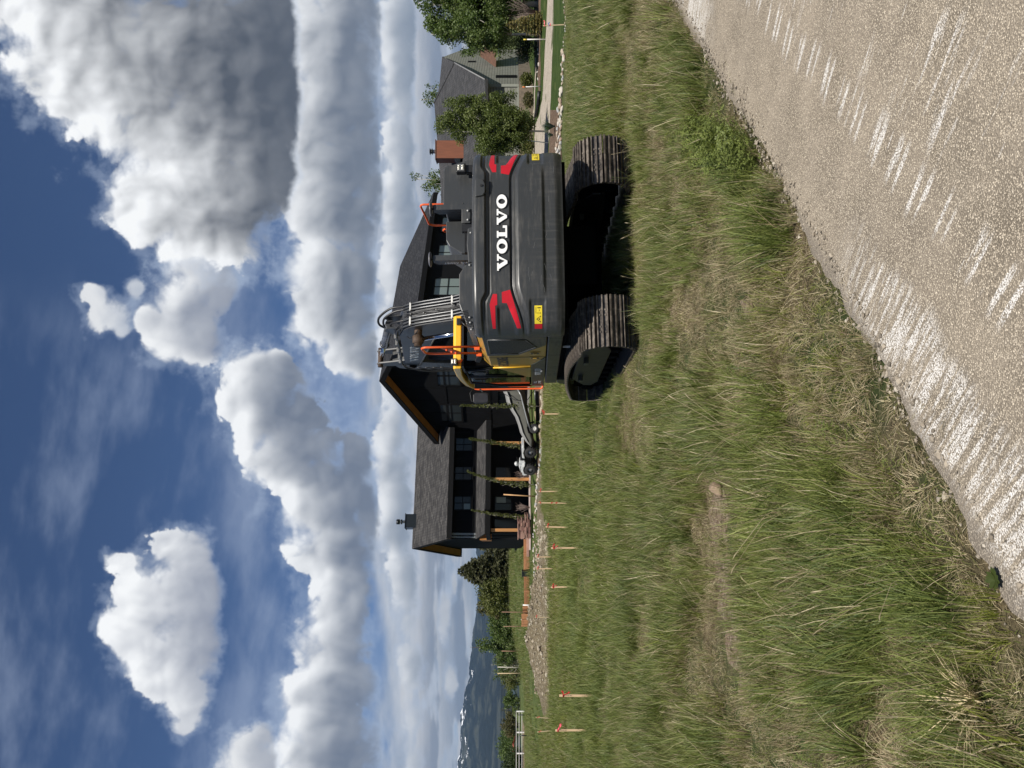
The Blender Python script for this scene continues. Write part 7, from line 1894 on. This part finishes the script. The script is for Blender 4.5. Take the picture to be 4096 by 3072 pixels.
def scatter(name, protos, P, typ, rot, scl, dry, hue, zs=None):
    col = bpy.data.collections.new(name+'_kinds')
    for o in protos: col.objects.link(o)
    me = bpy.data.meshes.new(name); n = len(P); me.vertices.add(n); me.vertices.foreach_set('co', P.astype(np.float32).ravel())
    R = np.zeros((n, 3), np.float32); R[:, 0] = rot[:, 0]; R[:, 1] = rot[:, 1]; R[:, 2] = rot[:, 2]
    at_ = me.attributes.new('rot', 'FLOAT_VECTOR', 'POINT'); at_.data.foreach_set('vector', R.ravel())
    S3 = np.stack([scl, scl, scl if zs is None else zs], 1).astype(np.float32)
    at_ = me.attributes.new('scl', 'FLOAT_VECTOR', 'POINT'); at_.data.foreach_set('vector', S3.ravel())
    for nm, arr in (('dry', dry), ('hue', hue)):
        at_ = me.attributes.new(nm, 'FLOAT', 'POINT'); at_.data.foreach_set('value', arr.astype(np.float32))
    at_ = me.attributes.new('typ', 'INT', 'POINT'); at_.data.foreach_set('value', typ.astype(np.int32))
    o = bpy.data.objects.new(name, me); C.objects.link(o)
    ng = bpy.data.node_groups.new(name+'_nodes', 'GeometryNodeTree')
    ng.interface.new_socket('Geometry', in_out='INPUT', socket_type='NodeSocketGeometry'); ng.interface.new_socket('Geometry', in_out='OUTPUT', socket_type='NodeSocketGeometry')
    N = ng.nodes.new; L = ng.links.new
    gi = N('NodeGroupInput'); go = N('NodeGroupOutput'); ip = N('GeometryNodeInstanceOnPoints'); ci = N('GeometryNodeCollectionInfo')
    ci.inputs['Collection'].default_value = col; ci.inputs['Separate Children'].default_value = True; ci.inputs['Reset Children'].default_value = True
    def na(nm, ty):
        a = N('GeometryNodeInputNamedAttribute'); a.data_type = ty; a.inputs['Name'].default_value = nm; return a.outputs['Attribute']
    L(gi.outputs[0], ip.inputs['Points']); L(ci.outputs[0], ip.inputs['Instance']); ip.inputs['Pick Instance'].default_value = True
    L(na('typ', 'INT'), ip.inputs['Instance Index']); L(na('rot', 'FLOAT_VECTOR'), ip.inputs['Rotation']); L(na('scl', 'FLOAT_VECTOR'), ip.inputs['Scale'])
    L(ip.outputs[0], go.inputs[0])
    md = o.modifiers.new('scatter', 'NODES'); md.node_group = ng
    o['kind'] = 'stuff'; return o

def grow_grass():
    def zp(pts, h=0., amax=1700):
        out = []
        for a, b in pts:
            p = gp(a*1.8517, b*1.8517)
            if h and a < amax:          # outline read off the grass tops: step back to where the blades stand
                f = 1-h/(CAM_H-p.z); p = Vector((p.x*f, p.y*f, 0))
            out.append((p.x, p.y))
        return out
    # patches read off the photograph as ground areas: (outline, dryness, hue, height, kind weights)
    zones = [
     (zp([(1222, -250), (1222, 330), (1290, 350), (1345, 200), (1345, -250)]), .22, .30, 1.15, 'tall'),
     (zp([(1345, -250), (1345, 200), (1400, 330), (1500, 330), (1545, 150), (1470, -10), (1400, -250)]), .70, .55, .75, 'dry'),
     (zp([(1430, 20), (1450, 130), (1500, 160), (1490, 60), (1450, 0)]), .2, .5, 1.0, 'tall'),
     (zp([(1500, 130), (1520, 200), (1600, 250), (1640, 290), (1660, 330), (1700, 420), (1660, 420), (1600, 330), (1520, 270)]), .15, .55, 1.1, 'tall'),
     (zp([(1352, 330), (1352, 640), (1420, 640), (1420, 330)], .26), .15, .36, 1.0, 'tall'),
     (zp([(1410, 330), (1410, 760), (1620, 700), (1640, 560), (1560, 420), (1500, 330)]), .66, .6, .7, 'dry'),
     (zp([(1640, 430), (1700, 600), (1740, 640), (1770, 610), (1700, 430)]), .35, .75, .9, 'mix'),
     (zp([(1600, 620), (1700, 780), (1830, 800), (1860, 760), (1780, 640), (1700, 600)]), .55, .8, .75, 'dry'),
     (zp([(1700, 780), (1760, 900), (1920, 900), (1900, 820), (1860, 780)]), .45, .82, .9, 'mix'),
     (zp([(1610, 900), (1590, 1150), (1600, 1400), (1640, 1660), (1880, 1660), (1900, 1400), (1860, 1150), (1800, 950)], .27), .12, .38, 1.2, 'tall'),
     (zp([(1860, 1330), (1840, 1450), (1850, 1800), (2020, 1800), (2010, 1500), (1990, 1350), (1930, 1250)]), .92, .5, .42, 'dry'),
     (zp([(1980, 1130), (1990, 1400), (2040, 1800), (2212, 1800), (2212, 1390), (2130, 1210), (2050, 1110)], .24, 2080), .34, .98, .68, 'tall'),
     (zp([(1240, 900), (1240, 1800), (1500, 1800), (1540, 1200), (1480, 900)]), .30, .40, 1.0, 'mix'),
    ]
    dirt = [zp([(1555, 1055), (1600, 1300), (1612, 1480), (1575, 1480), (1550, 1250), (1540, 1070)]), zp([(1598, 648), (1612, 680), (1630, 678), (1626, 645)])]
    exc = Matrix.Rotation(radians(-11), 2); RK = gp(2884, 1955)
    pts = []
    rs = np.random.RandomState(21)
    def sample(y0, y1, dens, wide=.66):
        a = wide*(y1**2-y0**2); n = int(a*dens)
        y = np.sqrt(rs.uniform(y0**2, y1**2, n)); x = rs.uniform(-1, 1, n)*wide*y
        return x, y
    protos = [tuft('tuft_a', 26, .30, .0052, .05, .30, 1), tuft('tuft_b', 26, .26, .0045, .06, .45, 2), tuft('tuft_c', 30, .15, .0040, .06, .55, 3), tuft('tuft_d', 34, .20, .0030, .09, .9, 4, flat=1., curl=1.2), tuft('tuft_e', 22, .24, .0026, .05, .7, 5, curl=1.4), stalks('tuft_f', 5, .50, 6), tuft('tuft_g', 12, .36, .0085, .04, .35, 7), clover('tuft_h', 8), tuft('tuft_i', 26, .30, .0052, .05, .30, 11), tuft('tuft_j', 40, .13, .0030, .08, .8, 12, flat=1., curl=1.6)]
    tall = np.array([.34, .22, .14, .05, .03, .008, .06, .0, .17, .02]); dryw = np.array([.03, .08, .25, .23, .15, .008, .0, .02, .04, .21]); mix = np.array([.15, .20, .27, .13, .08, .012, .02, .015, .08, .05])
    W = {'tall': tall/tall.sum(), 'dry': dryw/dryw.sum(), 'mix': mix/mix.sum()}
    P = []; TY = []; SC = []; ZS = []; DR = []; HU = []
    for (y0, y1, dens, sc) in ((1.6, 4.2, 400, .85), (4.2, 7.5, 260, .92), (7.5, 13, 150, 1.02), (13, 26.5, 70, 1.3)):
        X, Y = sample(y0, y1, dens, .72)
        for x, y in zip(X, Y):
            s = s_of(x, y)
            edge = -.03+.07*abs(hn(x*2.1, y*2.3))
            if s < edge: continue
            if x < -22: continue
            # clear of the tracks
            m = exc @ Vector((x-1.69, y-13.35))
            if abs(x-RK[0]) < .2 and -.75 < y-RK[1] < .12: continue
            if -2.55 < m.y < 2.4 and (.93 < abs(m.x-.05) < 1.72): continue
            ind = any(inpoly(x, y, dp) for dp in dirt)
            if ind and mnoise.noise(Vector((x*3.3, y*2.6, 1.))) < .22 and rs.uniform() > .08: continue
            if any(inpoly(x*(1+.4/y), y+.4, dp) for dp in dirt): hcap = .35
            else: hcap = 1.
            n1 = .5+.5*hn(x*.55+3, y*.55)/1.8; n2 = .5+.5*hn(x*1.9, y*1.9+4, 1)/1.8
            dry, hue, hh, kd = .44+.45*(n1-.5), .56, .85, 'mix'
            jr = rs.normal(size=2)
            for (poly, d_, h_, z_, k_) in zones:
                jx, jy = x+.22*(n2-.5)*min(2, y*.2)+jr[0]*.035*y, y+.45*(n1-.5)*min(3, y*.25)+.25*sin(x*2.2+y)*min(2, y*.15)+jr[1]*.045*y
                if inpoly(jx, jy, poly): dry, hue, hh, kd = d_, h_, z_, k_; break
            cl = mnoise.noise(Vector((x*1.15+7, y*.95, 3.3)))+.5*mnoise.noise(Vector((x*2.9, y*2.6, 8.1)))+rs.normal()*.05
            if kd == 'mix':
                if cl > .16: dry, hue, hh, kd = .14, .32, 1.15, 'tall'
                elif cl < -.12: dry, hh, kd = .80, .5, 'dry'
            elif kd == 'dry':
                if cl > (.26 if y > 4.2 else .50): dry, hue, hh, kd = .18, .42, 1.0, 'tall'
                elif cl < -.2: dry, hh = .92, hh*.7
            elif kd == 'tall':
                if cl < -.28: dry, hh, kd = .6, hh*.7, 'mix'
                elif cl > .25: hue -= .12; hh *= 1.1
            if s < .30 and kd != 'tall': dry = max(dry, .75); hh *= .7; kd = 'dry'
            if s < .10: hh *= .45; dry = max(dry, .7)
            dry += .38*(n2-.5)+rs.normal()*.09; hue += .10+.42*(n1-.5)+rs.normal()*.13
            dry *= 1-.55*sst(8, 13, y)*(1-.35*sst(3, 6, x)); hue += .06*sst(18, 25, y)
            if y > 13: hue += .0; dry -= .08*sst(13, 18, y)*(1 if x < 3 else .2)
            if -1.3 < m.x < 1.4 and -2 < m.y < 2.4: hh *= .8
            hh *= hcap*(.82+.36*(.5+.5*hn(x*3.1, y*2.7, 5)/1.8))
            if abs(m.x-.05) < 2.3 and -3.6 < m.y < -2.4: hh *= .80
            if m.x < -1.3 and m.x > -2.6 and -3 < m.y < 2.6: hh *= .55
            if x > 3.5 and y > 15: hh *= 1-.5*sst(15, 24, y)
            if x > 4 and 2048+(CAM_H-ground(x, y))*F/y < 2268: continue
            if rs.uniform() < .18*(1 if kd == 'dry' else .25) and y < 8: continue
            ty = rs.choice(10, p=W[kd]); s_ = sc*hh*rs.uniform(.75, 1.2)*(1 if y > 4 else .92)
            if ty in (3, 9): s_ = sc*rs.uniform(.8, 1.2)
            P.append((x, y, ground(x, y)-.005)); TY.append(ty); SC.append(s_); ZS.append(s_*rs.uniform(.85, 1.15)/(1 if y < 13 else 1.25)); DR.append(dry); HU.append(hue)
    n = len(P); R = np.stack([rs.normal(size=n)*.12, rs.normal(size=n)*.12, rs.uniform(0, 6.28, n)], 1)
    scatter('field_grass', protos, np.array(P), np.array(TY), R, np.array(SC), np.array(DR), np.array(HU), np.array(ZS))
    print('field tufts', n)
    # clover / alfalfa mass at the road's edge and a second one further in
    P = []
    for poly, n in ((zp([(1500, 265), (1545, 262), (1610, 290), (1640, 320), (1655, 375), (1640, 380), (1600, 330), (1560, 345), (1520, 320)]), 150), (zp([(1545, 365), (1590, 370), (1600, 330), (1560, 325)]), 60)):
        xs = [p[0] for p in poly]; ys = [p[1] for p in poly]; k = 0
        while k < n:
            x = rs.uniform(min(xs), max(xs)); y = rs.uniform(min(ys), max(ys))
            if inpoly(x, y, poly) and s_of(x, y) > .0: P.append((x, y, ground(x, y))); k += 1
    n = len(P); R = np.stack([rs.normal(size=n)*.3, rs.normal(size=n)*.3, rs.uniform(0, 6.28, n)], 1)
    scatter('alfalfa', [clover('leafy_a', 30), clover('leafy_b', 31)], np.array(P), rs.randint(0, 2, n), R, rs.uniform(.45, 1.05, n), np.zeros(n), rs.uniform(.35, .6, n))
    # rougher weeds between the field and the dark house, and the long grass of the rise behind it
    pr = [tuft('meadow_a', 34, .26, .011, .16, .5, 41), tuft('meadow_b', 34, .20, .010, .18, .7, 42), tuft('meadow_c', 24, .34, .010, .14, .4, 43)]
    P = []; DR = []; HU = []; SC = []
    X, Y = sample(24.5, 36, 26, .62)
    for x, y in zip(X, Y):
        px = 2048+(CAM_H-ground(x, y))*F/y; py = 1536-x/y*F
        if x > 4.0 and py < 760: continue
        if px < 2176 and py < 2050: continue
        if px < 2200 and py > 2050 and py < 2620 and rs.uniform() > .10: continue
        if ((x+12.6)/4.4)**2+((y-34.8)/3.6)**2 < 1 and rs.uniform() > .06: continue
        n1 = .5+.5*hn(x*.3+3, y*.4)/1.8
        P.append((x, y, ground(x, y))); DR.append(.16+.30*(n1-.5)+rs.normal()*.08); HU.append(.74+.4*(n1-.5)+rs.normal()*.08); SC.append(rs.uniform(.7, 1.2))
    X, Y = sample(36, 80, 5.0, .62)
    for x, y in zip(X, Y):
        if x > -10.5 or x/y > -.235: continue
        if y < 46 and x > -20: 
            if rs.uniform() > .3: continue
        P.append((x, y, ground(x, y))); DR.append(.12+rs.normal()*.06); HU.append(.45+rs.normal()*.12); SC.append(rs.uniform(.9, 1.6))
    n = len(P); R = np.stack([rs.normal(size=n)*.12, rs.normal(size=n)*.12, rs.uniform(0, 6.28, n)], 1)
    scatter('meadow_grass', pr, np.array(P), rs.randint(0, 3, n), R, np.array(SC), np.array(DR), np.array(HU))
    print('meadow tufts', n)
grow_grass()

def lawn():
    m, nt, b = new_mat('mown_lawn'); N = nt.nodes.new; L = nt.links.new
    g = N('ShaderNodeNewGeometry').outputs['Position']
    c = ramp(N, L, noise(N, L, g, 1.6, 7, .7), [(.35, (.030, .058, .012)), (.65, (.062, .095, .025))])
    c = mixc(N, L, .6, c, ramp(N, L, noise(N, L, g, 26, 4, .7), [(.3, (.45, .45, .45)), (.7, (1, 1, 1))]), 'MULTIPLY')
    L(c, b.inputs['Base Color']); setin(b, rough=.95, spec=.15); bump_(N, L, b, noise(N, L, g, 60, 4, .8), 1.0, .03)
    pts = [(2213, -500), (2213, 0), (2211, 100), (2206, 200), (2203, 330), (2203, 440), (2228, 440), (2245, 380), (2248, 300), (2250, 205), (2260, 120), (2258, 0), (2258, -500)]
    P = [gp(a, c_) for a, c_ in pts]; sheet('lawn', [(p.x, p.y) for p in P], .010, m, 1.0)
    pts = [(2100, -500), (2108, 0), (2112, 200), (2116, 400), (2122, 640), (2133, 640), (2134, 520), (2163, 430), (2172, 300), (2178, 200), (2184, 100), (2187, 0), (2188, -500)]
    P = [gp(a, c_) for a, c_ in pts]; sheet('far_lawn', [(p.x, p.y) for p in P], .006, m, 1.0)
    # strip of lawn inside the planks
    pts = [(2110, 2300), (2110, 2420), (2122, 2430), (2130, 2330), (2122, 2260)]
    P = [gp(a, c_) for a, c_ in pts]; sheet('garden_lawn', [(p.x, p.y) for p in P], .012, m, 1.0)
lawn()
def verge_gravel():
    # crumbs of asphalt and loose chippings along the broken edge
    rs = np.random.RandomState(77); V0 = []; 
    bm = bmesh.new(); bmesh.ops.create_icosphere(bm, subdivisions=1, radius=1.0); base = np.array([v.co for v in bm.verts]); bf = np.array([[v.index for v in f.verts] for f in bm.faces]); bm.free()
    n = 5200; t = rs.uniform(-1.2, 13, n)**1.0; s = rs.normal(.0, .055, n); far = rs.uniform(size=n) < .22; s[far] = -np.abs(rs.normal(0, .55, far.sum()))
    sz = rs.gamma(2.2, .0022, n)+.0018; sz = np.minimum(sz, .022); sz[far] = np.minimum(sz[far], .006)
    V = []; Fc = []
    for i in range(n):
        x = E0[0]+ED[0]*t[i]+EN[0]*s[i]; y = E0[1]+ED[1]*t[i]+EN[1]*s[i]; z = .004 if s[i] < -.04 else -.012 if s[i] < .03 else ground(x, y)+.004
        p = base*(1+rs.uniform(-.28, .28, (len(base), 1)))*sz[i]*np.array([rs.uniform(.8, 1.4), rs.uniform(.8, 1.3), rs.uniform(.5, .8)])
        a = rs.uniform(0, 6.28); R = np.array([[cos(a), -sin(a), 0], [sin(a), cos(a), 0], [0, 0, 1]]); V.append(p @ R.T+np.array([x, y, z+sz[i]*.3])); Fc.append(bf+i*len(base))
    o = mesh_np('loose_gravel', np.concatenate(V), np.concatenate(Fc), mat_rubble('loose_chippings', [(.10, .09, .075), (.26, .22, .17), (.38, .33, .26), (.18, .155, .125), (.50, .45, .37)], 40, .2, .002), None, False); o['kind'] = 'stuff'
verge_gravel()
def edge_weeds():
    # single plants one can pick out at the road's edge
    rs = np.random.RandomState(5)
    g_ = gp(4050, 2300); g_ = Vector((g_.x+EN[0]*.035, g_.y+EN[1]*.035, .004)); mb = MB()
    for k in range(14):
        a = 2*pi*k/9+rs.uniform(-.2, .2); l = rs.uniform(.03, .05); d = Vector((cos(a), sin(a), rs.uniform(.1, .5))).normalized(); s = Vector((-sin(a), cos(a), 0)); z = Vector((0, 0, .01))
        mb.add([z, z+d*l*.4+s*l*.24, z+d*l*.75+s*l*.2, z+d*l, z+d*l*.75-s*l*.2, z+d*l*.4-s*l*.24], [(0, 1, 5), (1, 2, 4, 5), (2, 3, 4)])
    o = mb.build('broadleaf_weed', LF_MID, None); o.location = g_; tag(o, 'small broad leaved weed rosette touching the road edge at the bottom left', 'weed')
    g_ = gp(3930, 2800); mb = MB()
    for k in range(60):
        a = rs.uniform(0, 6.28); l = rs.uniform(.12, .26); s = rs.uniform(.4, 1.2); P0 = Vector((0, 0, 0)); P1 = Vector((cos(a)*s*l*.5, sin(a)*s*l*.5, l*.45)); P2 = Vector((cos(a)*s*l, sin(a)*s*l, l*.65)); t = Vector((-sin(a), cos(a), 0))*.0022
        mb.add([P0-t, P0+t, P1+t, P2, P1-t], [(0, 1, 2, 4), (4, 2, 3)])
    o = mb.build('straw_tussock', M('bleached_straw', (.55, .45, .27), .7, var=.2, scale=20), None); o.location = (g_.x, g_.y, ground(g_.x, g_.y)); tag(o, 'bleached straw tussock fanning out of the grass near the road', 'tussock')
edge_weeds()

# ------------------------------------------------------------------ air between here and the mountains
def make_haze():
    m = bpy.data.materials.new('haze_air'); m.use_nodes = True; nt = m.node_tree; nt.nodes.clear()
    out = nt.nodes.new('ShaderNodeOutputMaterial'); v = nt.nodes.new('ShaderNodeVolumePrincipled')
    v.inputs['Color'].default_value = (.40, .64, 1.0, 1); v.inputs['Density'].default_value = 4.2e-5; v.inputs['Anisotropy'].default_value = .2
    nt.links.new(v.outputs[0], out.inputs['Volume'])
    m.cycles.homogeneous_volume = True if hasattr(m.cycles, 'homogeneous_volume') else None
    o = MB().span(-9000, 9000, -600, 9000, -25, 900).build('haze', m); o['kind'] = 'stuff'
make_haze()
